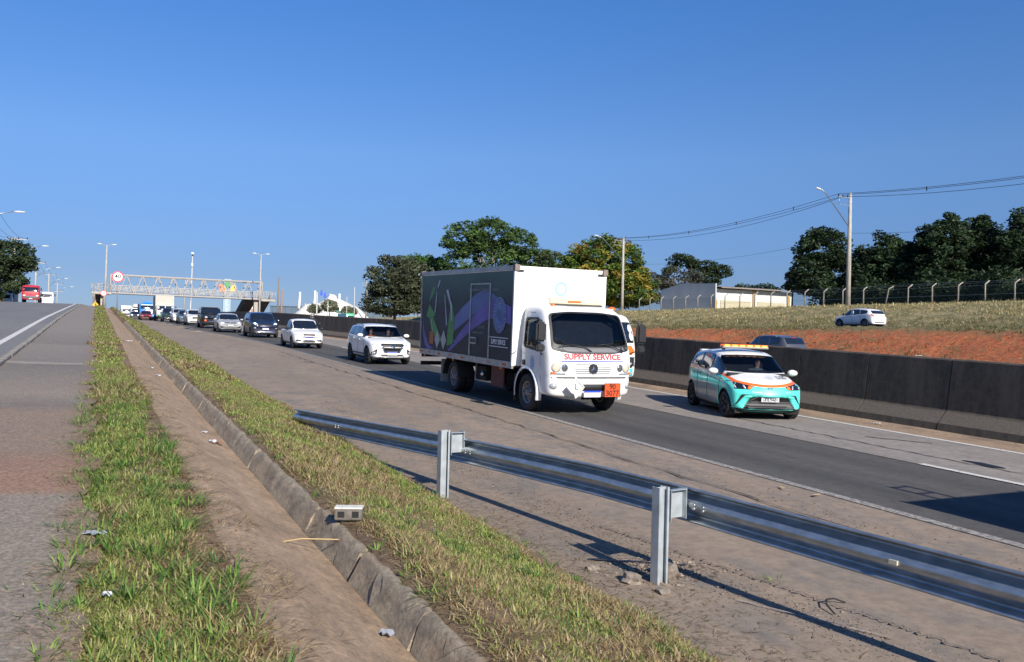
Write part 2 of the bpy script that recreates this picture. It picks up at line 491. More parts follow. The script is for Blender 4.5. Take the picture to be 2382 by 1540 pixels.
def person_mesh(J, Rd, bones, colours):
    """one continuous figure: J joints, Rd radii, bones pairs, colours: list of (material, test(co))"""
    names = list(J); me = bpy.data.meshes.new('person')
    me.from_pydata([J[n] for n in names], [(names.index(a), names.index(b)) for a, b in bones], [])
    o = bpy.data.objects.new('person', me); COL.objects.link(o)
    o.modifiers.new('s', 'SKIN'); s = o.modifiers.new('u', 'SUBSURF'); s.levels = s.render_levels = 2
    for i, n in enumerate(names):
        sv = me.skin_vertices[0].data[i]; r = Rd[n]; sv.radius = r if isinstance(r, tuple) else (r, r)
        sv.use_root = (n == 'pelvis')
    out = eval_mesh(o); bpy.data.objects.remove(o)
    for m, _ in colours: out.materials.append(m)
    for p in out.polygons:
        p.use_smooth = True
        for i, (m, test) in enumerate(colours):
            if test(p.center): p.material_index = i; break
    return out
def seated(name, label, parent_world, shirt, shirtcol, hands, facing=-1, hair=True, group=None):
    """driver or passenger seated upright, hands forward on the wheel; parent_world = matrix at the hip"""
    f = facing
    J = {'pelvis': (0, 0, .0), 'waist': (0, .03, .2), 'chest': (0, .06, .38), 'neck': (0, .05, .54), 'chin': (0, .03, .60), 'head': (0, .03, .70), 'crown': (0, .04, .78)}
    Rd = {'pelvis': (.16, .12), 'waist': (.14, .10), 'chest': (.17, .11), 'neck': .055, 'chin': .07, 'head': (.078, .092), 'crown': .05}
    bones = [('pelvis', 'waist'), ('waist', 'chest'), ('chest', 'neck'), ('neck', 'chin'), ('chin', 'head'), ('head', 'crown')]
    for s, n in ((-1, 'l'), (1, 'r')):
        J.update({n + 'sh': (.19 * s, .05, .46), n + 'el': (.25 * s, -.12, .27), n + 'wr': ((.15 if hands else .12) * s, -.36 if hands else -.25, .34 if hands else .12), n + 'ha': ((.13 if hands else .08) * s, -.42 if hands else -.32, .38 if hands else .10),
                  n + 'kn': (.13 * s, -.42, .08), n + 'an': (.13 * s, -.58, -.32), n + 'to': (.13 * s, -.74, -.36)})
        Rd.update({n + 'sh': .065, n + 'el': .045, n + 'wr': .03, n + 'ha': (.035, .022), n + 'kn': .062, n + 'an': .042, n + 'to': .035})
        bones += [('chest', n + 'sh'), (n + 'sh', n + 'el'), (n + 'el', n + 'wr'), (n + 'wr', n + 'ha'), ('pelvis', n + 'kn'), (n + 'kn', n + 'an'), (n + 'an', n + 'to')]
    me = person_mesh(J, Rd, bones, [(M['skin'], lambda c: c.z > .53 or (c.y < -.20 and c.z > .16 and abs(c.x) < .24 and hands) or (not hands and c.y < -.24 and c.z > .06 and abs(c.x) < .12)),
                                    (plain(shirt, shirtcol, .9), lambda c: c.z > .10), (plain('dark trousers', (.03, .035, .06), .9), lambda c: True)])
    o = add('person', me); o.matrix_world = parent_world
    tag(o, label, 'person', group)
    b = MB()
    b.lathe((0, .035, .735), (0, .12, 1), [(.088, -.03), (.094, .01), (.085, .05), (.05, .08), (.001, .092)], M['hair'], 14); b.build('hair', o)
    f2 = MB(); f2.box((0, -.058, .69), (.022, .03, .045), M['skin'], taper=.5)
    for s in (-1, 1):
        f2.box((s * .033, -.055, .715), (.022, .012, .010), M['ink'])
    f2.box((0, -.052, .650), (.042, .012, .010), M['redprint'])
    f2.build('face', o)
    return o

def interp(pts, y):
    return float(np.interp(y, [p[0] for p in pts], [p[1] for p in pts]))
def sym(poly): return [(-x, z) for x, z in reversed(poly)]

def car(name, label, cat, P, group=None):
    Lc, W, H = P['L'], P['W'], P['H']; hw = W / 2
    prof = [(a * Lc, b * H) for a, b in P['prof']]; belt = [(a * Lc, b * H) for a, b in P['belt']]
    zb = P.get('zb', .2); rw = (P.get('roofw', .76) + .05) * hw; body = P['body']
    cf, cr = P.get('curve', (.20, .12))
    ys = sorted(set([round(a, 3) for a, _ in prof] + [round(k * Lc, 3) for k in (.005, .03, .07, .15, .35, .5, .65, .8, .9, .965, .995)]))
    ys = [y for i, y in enumerate(ys) if i == 0 or y - ys[i - 1] > .03 * 1]
    ys[0] = 0.0
    vs = []; K = 8
    for y in ys:
        t = y / Lc
        w = hw * interp([(0, .84), (.02, .92), (.07, .985), (.15, 1.0), (.85, 1.0), (.94, .965), (.985, .90), (1, .84)], t)
        zt = interp(prof, y); zbelt = min(interp(belt, y), zt - .02); g = zt - zbelt; k = min(1, max(0, g / (H - interp(belt, .5 * Lc)) * 1.15))
        zbo = zb + interp([(0, .10), (.03, .03), (.08, 0), (.93, 0), (.97, .04), (1, .12)], t)
        zm = zbo + .45 * (zbelt - zbo)
        ring = [(0, zbo), (w * .80, zbo), (w * .965, zbo + .05), (w, zm), (w * .985, zbelt - .05), (w * (.955 if k > .3 else .93), zbelt - .005 * (1 + 3 * (k < .3)))]
        x6 = (w * .80) * (1 - k) + rw * k
        ring += [(x6, zt - .035 - .015 * k), (x6 * .55, zt - .004), (0, zt + .006)]
        for (x, z) in ring:
            q = (x / hw) ** 2
            yo = cf * q * interp([(0, 1), (.12, .75), (.35, .35), (.5, 0)], t) * (1 if t < .5 else 0) - cr * q * interp([(.6, 0), (.85, .4), (1, 1)], t)
            vs.append((x, y + yo, z))
    n = len(ring); S = len(ys); left = []
    allv = list(vs)
    mirror = {}
    for i, v in enumerate(vs):
        if v[0] > 1e-6: mirror[i] = len(allv); allv.append((-v[0], v[1], v[2]))
        else: mirror[i] = i
    fs = []
    for i in range(S - 1):
        for j in range(n - 1):
            a, b, c, d = i * n + j, i * n + j + 1, (i + 1) * n + j + 1, (i + 1) * n + j
            fs.append((a, b, c, d)); fs.append((mirror[d], mirror[c], mirror[b], mirror[a]))
    for i, rev in ((0, False), (S - 1, True)):              # end caps made of cross strips
        ids = [i * n + j for j in range(n)]
        # columns from the side to the centre
        for j in range(1, n - 2):
            q = (ids[j], ids[j + 1], mirror[ids[j + 1]], mirror[ids[j]])
            fs.append(q if not rev else tuple(reversed(q)))
        q = (ids[0], ids[1], mirror[ids[1]]); fs.append(q if not rev else tuple(reversed(q)))
        q = (ids[n - 2], ids[n - 1], mirror[ids[n - 2]]); fs.append(q if not rev else tuple(reversed(q)))
    b = MB(); b.put(allv, fs, body, True); me = b.mesh('body')
    me.polygons.foreach_set('use_smooth', [True] * len(me.polygons))
    nv = S * n; back = {v: k for k, v in mirror.items()}; cr_ = []
    ywb, ywt = P['ws'][0] * Lc, P['ws'][1] * Lc; rg_ = [q * Lc for q in (P.get('rearglass') or ())]
    for e in me.edges:
        a_, b_ = [v if v < nv else back[v] for v in e.vertices]; (sa, ja), (sb_, jb) = divmod(a_, n), divmod(b_, n); c_ = 0.
        if ja == jb and sa != sb_: c_ = {4: .35, 5: .75, 6: .62, 1: .4}.get(ja, 0)
        elif sa == sb_ and min(ja, jb) >= 5:
            y_ = ys[sa]
            if abs(y_ - ywb) < .03: c_ = .75
            elif abs(y_ - ywt) < .03: c_ = .45
            elif any(abs(y_ - q) < .03 for q in rg_): c_ = .5
        if sa == sb_ and sa in (0, S - 1): c_ = max(c_, .30)
        cr_.append(c_)
    ca_ = me.attributes.new('crease_edge', 'FLOAT', 'EDGE'); ca_.data.foreach_set('value', cr_)
    tmp = bpy.data.objects.new('tmp', me); COL.objects.link(tmp)
    sb = tmp.modifiers.new('s', 'SUBSURF'); sb.levels = sb.render_levels = 2
    me2 = eval_mesh(tmp); bpy.data.objects.remove(tmp)
    bvh = BVHTree.FromPolygons([v.co.copy() for v in me2.vertices], [tuple(p.vertices) for p in me2.polygons])
    root = thing(name, label, cat, group=group)
    Rr, yf, yr = P['R'], P['yf'] * Lc, P['yr'] * Lc
    cu = MB()
    for y in (yf, yr):
        for s in (-1, 1):
            cu.lathe((s * (hw - .24), y, Rr + .01), (s, 0, 0), [(.001, 0), (Rr + .055, 0), (Rr + .055, .6), (.001, .6)], M['dark'], 28, False)
    # glass outlines
    def pf(y): return interp(prof, y)
    wsb, wst = P['ws']; wsb *= Lc; wst *= Lc
    zb1, zt1 = pf(wsb) + .03, pf(wst) - .045
    wz = [(-hw * .83, zb1), (hw * .83, zb1), (rw * .96, zt1), (-rw * .96, zt1)]
    wz = rnd_poly([(-hw * .89, zb1), (-hw * .3, zb1 - .02), (hw * .3, zb1 - .02), (hw * .89, zb1), (rw * 1.0, zt1), (rw * .4, zt1 + .02), (-rw * .4, zt1 + .02), (-rw * 1.0, zt1)], .10)
    see = P.get('see')
    if see:
        cu.prism([(x * .985, z * .995) for x, z in wz], -.3, Lc * .50, 'y', M['dark'])
    me3 = cut(me2, cu, 'body')
    for p in me3.polygons: p.use_smooth = True
    try: me3.set_sharp_from_angle(angle=R(50))
    except Exception: pass
    add('body', me3, root)
    ub = MB(); ub.box((0, Lc / 2, zb + .06), (W * .86, Lc * .86, .16), M['dark'])
    for y in (yf, yr): ub.tube([(-hw + .2, y, Rr), (hw - .2, y, Rr)], .05, M['dark'])
    ub.build('underbody', root)
    G = M['glass']
    panel('windscreen', bvh, 'front', wz, M['tint'] if see else G, root, .009, .07, .014)
    sp = [q * Lc for q in P['side']]                       # pillar positions
    for side in ('left', 'right'):
        for k in range(len(sp) - 1):
            y0, y1 = sp[k] + .035, sp[k + 1] - .035
            topz = lambda y: min(pf(y) - .105, H - .10)
            bt = lambda y: interp(belt, y) + .005
            m_ = [(y0 + (y1 - y0) * q / 4) for q in range(5)]
            poly = [(y, bt(y)) for y in m_] + [(y, max(bt(y) + .02, topz(y))) for y in reversed(m_)]
            if bt(y0) + .03 > topz(y0): poly = poly[:-1]
            panel('side_window', bvh, side, poly, P.get('sideglass', G), root, .009, .07, .014)
        for y in P.get('doors', []):
            y *= Lc; panel('door_seam', bvh, side, [(y - .007, zb + .16), (y + .007, zb + .16), (y + .007, interp(belt, y) - .02), (y - .007, interp(belt, y) - .02)], M['ink'], root, .005, .06, .008)
        for y in P.get('handles', []):
            y *= Lc; z = interp(belt, y) - .13
            panel('door_handle', bvh, side, [(y - .08, z), (y + .08, z), (y + .08, z + .03), (y - .08, z + .03)], P.get('handlemat', body), root, .025, .2, .03)
        if P.get('sill'):
            z = zb + .04; panel('sill_trim', bvh, side, [(yf + Rr + .06, z), (yr - Rr - .06, z), (yr - Rr - .06, z + P['sill']), (yf + Rr + .06, z + P['sill'])], M['black'], root, .012, .3, .03)
    if P.get('rearglass'):
        a, c = P['rearglass']; z0, z1 = pf(a * Lc) + .0, pf(c * Lc)
        za, zc = min(z0, z1) + .03, max(z0, z1) - .05
        panel('rear_window', bvh, 'rear', rnd_poly([(-hw * .74, za), (hw * .74, za), (rw * .9, zc), (-rw * .9, zc)], .15), G, root, .009, .07, .014)
    for it in P.get('front', []):
        nm, m, poly = it[0], it[1], it[2]; off = (it[4] if len(it) > 4 else .006) + .003
        panel(nm, bvh, 'front', poly, m, root, off, .055, .022)
        if len(it) > 3 and it[3]: panel(nm, bvh, 'front', sym(poly), m, root, off, .055, .022)
    for it in P.get('rear', []):
        nm, m, poly = it[0], it[1], it[2]
        panel(nm, bvh, 'rear', poly, m, root, .010, .06, .02)
        if len(it) > 3 and it[3]: panel(nm, bvh, 'rear', sym(poly), m, root, .010, .06, .02)
    def plate_at(side, z, txt):
        d = -1 if side == 'front' else 1
        h = bvh.ray_cast(AX[side][1](0, z), -AX[side][0]); y = h[0].y + d * P.get('plate_off', .03)
        pb = MB(); pb.box((0, y, z), (.40, .014, .13), M['plate'], bev=.004); po = pb.build('number_plate', root)
        qb = MB(); qb.box((0, y + d * .009, z + .047), (.392, .006, .032), M['blue']); qb.build('plate_band', po)
        if txt: text_obj(txt, .085, M['ink'], po, lambda u, v: (u * (-d), y + d * .013, z - .018 + v), bold=.002)
    if P.get('plate'): plate_at('front', P['plate'][0], P['plate'][1])
    if P.get('rplate'): plate_at('rear', P['rplate'][0], P['rplate'][1])
    mm = P.get('mirrormat', body); ym = (P['side'][0]) * Lc + .10; zmi = interp(belt, ym) + .07
    for s in (-1, 1):
        mb = MB(); mb.lathe((s * (hw + .10), ym, zmi), (0, 1, 0), [(.001, -.085), (.055, -.07), (.085, -.02), (.088, .03)], mm, 12)
        vs_ = [Vector(v) for v in mb.v]; mb.v = [(s * (hw + .10) + (v.x - s * (hw + .10)) * 1.35, v.y, zmi + (v.z - zmi) * .85) for v in vs_]
        mb.box((s * (hw - .0), ym + .02, zmi - .05), (.16, .05, .03), M['black'])
        mb.lathe((s * (hw + .10), ym + .032, zmi), (0, 1, 0), [(.001, 0), (.09, 0)], M['glass'], 12, False)
        mb.build('side_mirror', root)
    if P.get('rails'):
        for s in (-1, 1):
            rb = MB(); pts = [(s * rw * .98, y * Lc, min(pf(y * Lc), H) - .06 + z) for y, z in ((.45, -.02), (.48, .035), (.6, .045), (.74, .035), (.78, -.02))]
            rb.tube(pts, .016, P['rails'], 6); rb.build('roof_rail', root)
    for x in (-1, 1):
        put_wheel(root, x * (hw - .115), yf, Rr, .21, Rr * P.get('rimk', .66), P.get('wheel', 'spoke'), P.get('rimmat'))
        put_wheel(root, x * (hw - .115), yr, Rr, .21, Rr * P.get('rimk', .66), P.get('wheel', 'spoke'), P.get('rimmat'))
    if see:
        ib = MB(); yd = wsb + .28
        ib.box((0, yd, zb1 - .09), (W * .84, .55, .12), M['dash'], bev=.03); ib.build('dashboard', root)
        tb = MB(); tb.box((0, Lc * .5, zb + .22), (W * .88, Lc * .45, .04), M['dark']); tb.build('cabin_floor', root)
        for s in (-1, 1):
            sb_ = MB(); x = s * W * .22; yy = P.get('seaty', .46) * Lc
            sb_.box((x, yy - .05, zb + .30), (.46, .5, .16), M['seat'], bev=.04); sb_.box((x, yy + .24, zb + .62), (.46, .14, .6), M['seat'], rx=-.15, bev=.05); sb_.box((x, yy + .30, zb + .99), (.26, .1, .16), M['seat'], bev=.03)
            sb_.build('seat', root)
        if see != 'nowheel':
            wb_ = MB(); c = Vector((W * .22, wsb + .60, zb + .68))
            ring = [c + Vector((math.cos(a) * .18, math.sin(a) * .06, math.sin(a) * .17)) for a in [2 * math.pi * q / 16 for q in range(17)]]
            wb_.tube(ring, .014, M['black'], 6, False); wb_.tube([c, c + Vector((0, -.25, -.12))], .03, M['black'], 6); wb_.build('steering_wheel', root)
    root['_bvh'] = 0; del root['_bvh']
    return root, bvh

def ship(root, X, Y, z, yaw=0., slope=0., s=1.):
    m = Matrix.Rotation(yaw, 4, 'Z')
    m = Matrix.Rotation(math.atan(slope), 4, 'X') @ m
    root.rotation_euler = m.to_euler(); root.location = (X, Y, z); root.scale = (s, s, s)

PR = {
 'suv': dict(prof=[(0, .43), (.012, .52), (.05, .60), (.14, .64), (.25, .675), (.42, .962), (.50, .99), (.62, 1.0), (.80, .985), (.90, .94), (.965, .70), (.99, .60), (1, .5)],
             belt=[(0, .55), (.25, .66), (.6, .685), (.9, .72), (1, .6)], ws=(.25, .42), side=(.30, .47, .66, .86), doors=(.29, .50, .72), handles=(.45, .66), rearglass=(.965, .90)),
 'hatch': dict(prof=[(0, .42), (.012, .50), (.05, .57), (.14, .61), (.23, .655), (.42, .965), (.52, 1.0), (.64, .995), (.82, .95), (.90, .90), (.965, .68), (.99, .56), (1, .46)],
             belt=[(0, .5), (.23, .62), (.6, .66), (.9, .72), (1, .6)], ws=(.23, .42), side=(.28, .47, .68, .86), doors=(.28, .50, .70), handles=(.45, .66), rearglass=(.965, .89)),
 'sedan': dict(prof=[(0, .42), (.01, .50), (.05, .56), (.14, .60), (.26, .655), (.42, .96), (.50, .995), (.60, 1.0), (.72, .955), (.86, .72), (.96, .70), (.99, .62), (1, .5)],
             belt=[(0, .5), (.26, .62), (.6, .64), (.86, .68), (1, .6)], ws=(.26, .42), side=(.31, .48, .66, .80), doors=(.30, .50, .70), handles=(.46, .66), rearglass=(.86, .73)),
 'pickup': dict(prof=[(0, .42), (.012, .50), (.05, .57), (.14, .61), (.23, .655), (.37, .96), (.44, 1.0), (.53, .99), (.575, .95), (.60, .67), (.64, .64), (.97, .63), (.99, .58), (1, .48)],
             belt=[(0, .5), (.23, .62), (.57, .64), (.64, .62), (1, .6)], ws=(.23, .37), side=(.27, .42, .565), doors=(.27, .45, .62), handles=(.41,), rearglass=(.60, .575)),
 'jeep': dict(prof=[(0, .50), (.01, .60), (.04, .66), (.22, .685), (.27, .72), (.33, .95), (.36, .985), (.5, 1.0), (.9, .99), (.955, .97), (.975, .7), (.99, .6), (1, .5)],
             belt=[(0, .6), (.25, .66), (.9, .68), (1, .6)], ws=(.26, .33), side=(.30, .50, .70, .93), doors=(.30, .50, .70), handles=(.46, .66), rearglass=(.975, .955)),
}
def cp(base, **kw):
    d = dict(PR[base]); d.update(R=.31, yf=.19, yr=.80, zb=.2); d.update(kw); return d

# ------------------------------------------------------------------ trucks
def cab_shell(W, levels, yr, body, see=None, arch=None):
    """levels: (z, front y, half width factor)"""
    hw = W / 2; vs = []; ring_n = None; L0 = levels
    for (z, yf, k) in L0:
        w = hw * k
        ring = [(0, yf), (w * .55, yf + .012), (w * .90, yf + .045), (w * .99, yf + .14), (w, yf + .42), (w, (yf + yr) / 2 + .2), (w * .995, yr - .06), (w * .9, yr), (0, yr)]
        vs += [(x, y, z) for x, y in ring]; n = len(ring)
    allv = list(vs); mirror = {}
    for i, v in enumerate(vs):
        if v[0] > 1e-6: mirror[i] = len(allv); allv.append((-v[0], v[1], v[2]))
        else: mirror[i] = i
    fs = []
    for i in range(len(L0) - 1):
        for j in range(n - 1):
            a, b, c, d = i * n + j, i * n + j + 1, (i + 1) * n + j + 1, (i + 1) * n + j
            fs += [(a, b, c, d), (mirror[d], mirror[c], mirror[b], mirror[a])]
    for i in (0, len(L0) - 1):
        ids = [i * n + j for j in range(n)]
        for j in range(1, n - 2): fs.append((ids[j], ids[j + 1], mirror[ids[j + 1]], mirror[ids[j]]))
        fs.append((ids[0], ids[1], mirror[ids[1]])); fs.append((ids[n - 2], ids[n - 1], mirror[ids[n - 2]]))
    b = MB(); b.put(allv, fs, body, True); me = b.mesh('cab')
    tmp = bpy.data.objects.new('tmp', me); COL.objects.link(tmp)
    sb = tmp.modifiers.new('s', 'SUBSURF'); sb.levels = sb.render_levels = 2
    me2 = eval_mesh(tmp); bpy.data.objects.remove(tmp)
    bvh = BVHTree.FromPolygons([v.co.copy() for v in me2.vertices], [tuple(p.vertices) for p in me2.polygons])
    cu = MB()
    if arch:
        for s in (-1, 1): cu.lathe((s * (hw - .34), arch[0], arch[1]), (s, 0, 0), [(.001, 0), (arch[2], 0), (arch[2], .8), (.001, .8)], M['dark'], 28, False)
    for side, poly in (see or []):
        if side == 'front': cu.prism(poly, -.6, yr - .25, 'y', M['dark'])
        else: cu.prism(poly, -hw - .5, hw + .5, 'x', M['dark'])
    if cu.v: me2 = cut(me2, cu, 'cab')
    for p in me2.polygons: p.use_smooth = True
    try: me2.set_sharp_from_angle(angle=R(48))
    except Exception: pass
    return me2, bvh

def box_truck(name, label, P, group=None, cat='truck'):
    """simple rigid truck: cab, lamps, box body, chassis, wheels (front at y=0)"""
    root = thing(name, label, cat, group=group)
    W, Hc = P.get('W', 2.2), P.get('Hc', 2.3); z0 = P.get('z0', .45); yr = P.get('yr', 1.75); hw = W / 2
    zw0, zw1 = P.get('win', (1.45, 2.1))
    lev = P.get('levels') or [(z0, .04, .93), (z0 + .06, .01, .985), (.85, .0, 1), (1.15, .02, 1), (zw0 - .05, .05, 1), (zw0 + .3, .14, .985), (zw1, .30, .955), (Hc - .1, .42, .92), (Hc, .62, .82)]
    me, bvh = cab_shell(W, lev, yr, P['cab'], None, (P.get('ax', 1.1), .42, .5))
    add('cab', me, root)
    ws = rnd_poly([(-hw * .90, zw0), (hw * .90, zw0), (hw * .86, zw1), (-hw * .86, zw1)], .1)
    if P.get('splitws'):
        for s in (-1, 1):
            panel('windscreen', bvh, 'front', rnd_poly([(s * .05, zw0), (s * hw * .86, zw0), (s * hw * .83, zw1), (s * .05, zw1)], .12), M['glass'], root, .006, .2, .02)
    else: panel('windscreen', bvh, 'front', ws, M['glass'], root, .006, .2, .02)
    for side in ('left', 'right'):
        panel('side_window', bvh, side, rnd_poly([(.55, zw0), (1.35, zw0 + .02), (1.35, zw1 - .05), (.62, zw1 - .05)], .12), M['glass'], root, .006, .25, .02)
    for it in P.get('front', []):
        panel(it[0], bvh, 'front', it[2], it[1], root, .012, .2, .03)
        if len(it) > 3 and it[3]: panel(it[0], bvh, 'front', sym(it[2]), it[1], root, .012, .2, .03)
    for s in (-1, 1):
        mb = MB(); mb.box((s * (hw + .16), .10, zw0 + .35), (.18, .10, .38), M['black'], bev=.03); mb.tube([(s * (hw + .16), .12, zw0 + .55), (s * (hw - .05), .3, zw0 + .6)], .014); mb.build('side_mirror', root)
    if P.get('plate'):
        pb = MB(); pb.box((0, -.03, P['plate']), (.42, .02, .14), M['plate'], bev=.004); po = pb.build('number_plate', root)
        qb = MB(); qb.box((0, -.043, P['plate'] + .05), (.41, .01, .034), M['blue']); qb.build('plate_band', po)
    Lb = P.get('box')                                        # (y0, y1, width, z0, z1, material, trim)
    if Lb:
        y0, y1, bw, bz0, bz1, bm_, tm_ = Lb
        bb = MB(); bb.box((0, (y0 + y1) / 2, (bz0 + bz1) / 2), (bw, y1 - y0, bz1 - bz0), bm_, bev=.02); bo = bb.build('cargo_box', root)
        tb = MB()
        for s in (-1, 1):
            for z in (bz0 + .04, bz1 - .03): tb.box((s * (bw / 2 + .004), (y0 + y1) / 2, z), (.03, y1 - y0 + .02, .09), tm_)
            for y in (y0, y1): tb.box((s * bw / 2, y + (.004 if y == y1 else -.004), (bz0 + bz1) / 2), (.06, .05, bz1 - bz0 + .02), tm_)
        for z in (bz0 + .04, bz1 - .03): tb.box((0, y0 - .006, z), (bw, .03, .07), tm_)
        tb.build('box_frame', bo)
    ye = P.get('end', 6.5); ch = MB()
    for s in (-1, 1): ch.box((s * .4, (1.0 + ye) / 2, .82), (.09, ye - 1.0, .2), M['dark'])
    ch.box((0, ye - .3, .55), (W * .85, .08, .1), M['dark']); ch.box((-hw + .3, 3.0, .62), (.4, .9, .36), M['dark']); ch.box((hw - .3, 3.0, .62), (.4, .9, .36), M['dark'])
    ch.build('chassis', root)
    for y in P.get('axles', (1.1, 5.2)):
        for s in (-1, 1):
            put_wheel(root, s * (hw - .14), y, .43, .25, .27, 'disc', P.get('rim', M['steelrim']))
    return root, bvh
# ================================================================== the ground
XS = [-3000, -900, -300, -120, -60, -30, -18, -13.2, -12.2, -11.9, -8, -4, -1.95, -1.78, -1.62, -1.2, -.7, -.3, 0, .3, .5, .66, .80, 1.0, 1.2, 1.42, 1.555, 1.66, 1.74, 1.95, 2.2, 2.5, 2.8, 3.1, 3.4, 3.7, 4.0,
      6, 8, 10, 12, 14, 16.4, 17.2, 20, 26, 34, 38, 110, 150, 260, 500, 1000, 3000]
YS = list(np.arange(-30, 0, 3)) + list(np.arange(0, 30, .5)) + list(np.arange(30, 120, 3)) + list(np.arange(120, 350, 6)) + [380, 420, 470, 530, 600, 700, 900, 1300, 2000, 3500, 6000]
def wob(x, y, s=1.):
    return (np.sin(x * 1.7 * s + y * .9 * s) + np.sin(y * 2.3 * s - x * 1.1 * s + 1.3) + .6 * np.sin(x * 4.1 * s + y * 3.7 * s + .7) + .5 * np.sin(y * 7.3 * s - x * 6.1 * s)) / 3.1
def ground(X, Y):
    """height of the bare ground at world X, Y (numpy arrays)"""
    X, Y = np.broadcast_arrays(np.asarray(X, float), np.asarray(Y, float))
    a, b, c, d = zl(Y), zr(Y), zh(Y), zo(Y)
    e = .05 * wob(X * 0, Y, .55)
    left = np.stack([zfar(Y, b + .4), b - .05, b - .05, b - .05, a - .03, a - .03, a - .02, a, a - .02 + e * .3, a - .05, a - .17, a - .28, a - .33, a - .36, a - .13 + e * .2,
                     a - .12 + e * .3, .6 * (a - .12) + .4 * c, .25 * (a - .12) + .75 * c + .02, c - .03, c - .03, c - .03, d - .03, d - .03, np.full_like(Y, 3.0), np.full_like(Y, 7.0), zfar(Y, 7.0 + 0 * Y)])
    lx = np.array([-60, -13.2, -12, -1.95, -1.78, -1.62, -.3, .66, .80, 1.0, 1.2, 1.42, 1.555, 1.66, 1.74, 1.95, 2.6, 3.3, 3.75, 8, 16.4, 17.2, 38, 50, 88, 260])
    far = sstep(400, 650, Y)
    out = np.zeros_like(X)
    idx = np.clip(np.searchsorted(lx, X.ravel()), 1, len(lx) - 1)
    t = np.clip((X.ravel() - lx[idx - 1]) / (lx[idx] - lx[idx - 1]), 0, 1)
    S = left.reshape(len(lx), -1); k = np.arange(S.shape[1])
    out = (S[idx - 1, k] * (1 - t) + S[idx, k] * t).reshape(X.shape)
    return out * (1 - far) - 5 * far
def gz(x, y): return float(ground(np.array([x]), np.array([y]))[0])
def bank(X, Y):
    """the cutting and bank beyond the far carriageway"""
    X, Y = np.broadcast_arrays(np.asarray(X, float), np.asarray(Y, float))
    d = zo(Y)
    xs = [38, 40.5, 43, 48.5, 50.3, 51, 58.5, 60, 64, 68, 74, 92, 112]
    lv = [d, d + .0, .55 * d + .3 * 3.5 + .1, .12 * d + .88 * 3.5 - .15, 3.42 + 0 * Y, 3.38 + 0 * Y, 3.38 + 0 * Y, 3.7 + 0 * Y, 4.9 + 0 * Y, 5.75 + 0 * Y, 6.2 + 0 * Y, 6.9 + 0 * Y, 7.0 + 0 * Y]
    S = np.stack([np.broadcast_to(l, X.shape) for l in lv]); S = S.reshape(len(xs), -1)
    x = X.ravel(); i = np.clip(np.searchsorted(xs, x), 1, len(xs) - 1); a = np.array(xs)
    t = np.clip((x - a[i - 1]) / (a[i] - a[i - 1]), 0, 1); k = np.arange(len(x))
    z = (S[i - 1, k] * (1 - t) + S[i, k] * t).reshape(X.shape)
    z = z - .34 * np.abs(np.sin(Y * 1.15 + 1.6 * wob(X, Y, .5))) ** 2.5 * (1 - sstep(46.5, 49, X)) * sstep(40.5, 43, X)
    am = np.where((X > 40) & (X < 50), .22, np.where((X > 60) & (X < 80), .22, .02))
    z = z + am * wob(X, Y, 1.1) * (1 - sstep(48.5, 51, X) * (X < 58))
    far = sstep(400, 650, Y)
    return z * (1 - far) - 6 * far

def sheet(name, xs, ys, zf, mats, label=None, dx=None, kind='structure'):
    """strip of ground; xs may be functions of Y"""
    ys = np.asarray(ys, float); cols = []
    for x in xs:
        cols.append(np.asarray(x(ys) if callable(x) else np.full_like(ys, x)))
    X = np.stack(cols, 1); Y = np.repeat(ys[:, None], len(xs), 1); Z = zf(X, Y)
    n, k = X.shape; V = np.stack([X, Y, Z], -1).reshape(-1, 3)
    i, j = np.meshgrid(np.arange(n - 1), np.arange(k - 1), indexing='ij')
    F = np.stack([i * k + j, i * k + j + 1, (i + 1) * k + j + 1, (i + 1) * k + j], -1).reshape(-1, 4)
    o = add(name, raw_mesh(name, V, F, mats, smooth=True)); tag(o, label, None, None, kind); return o

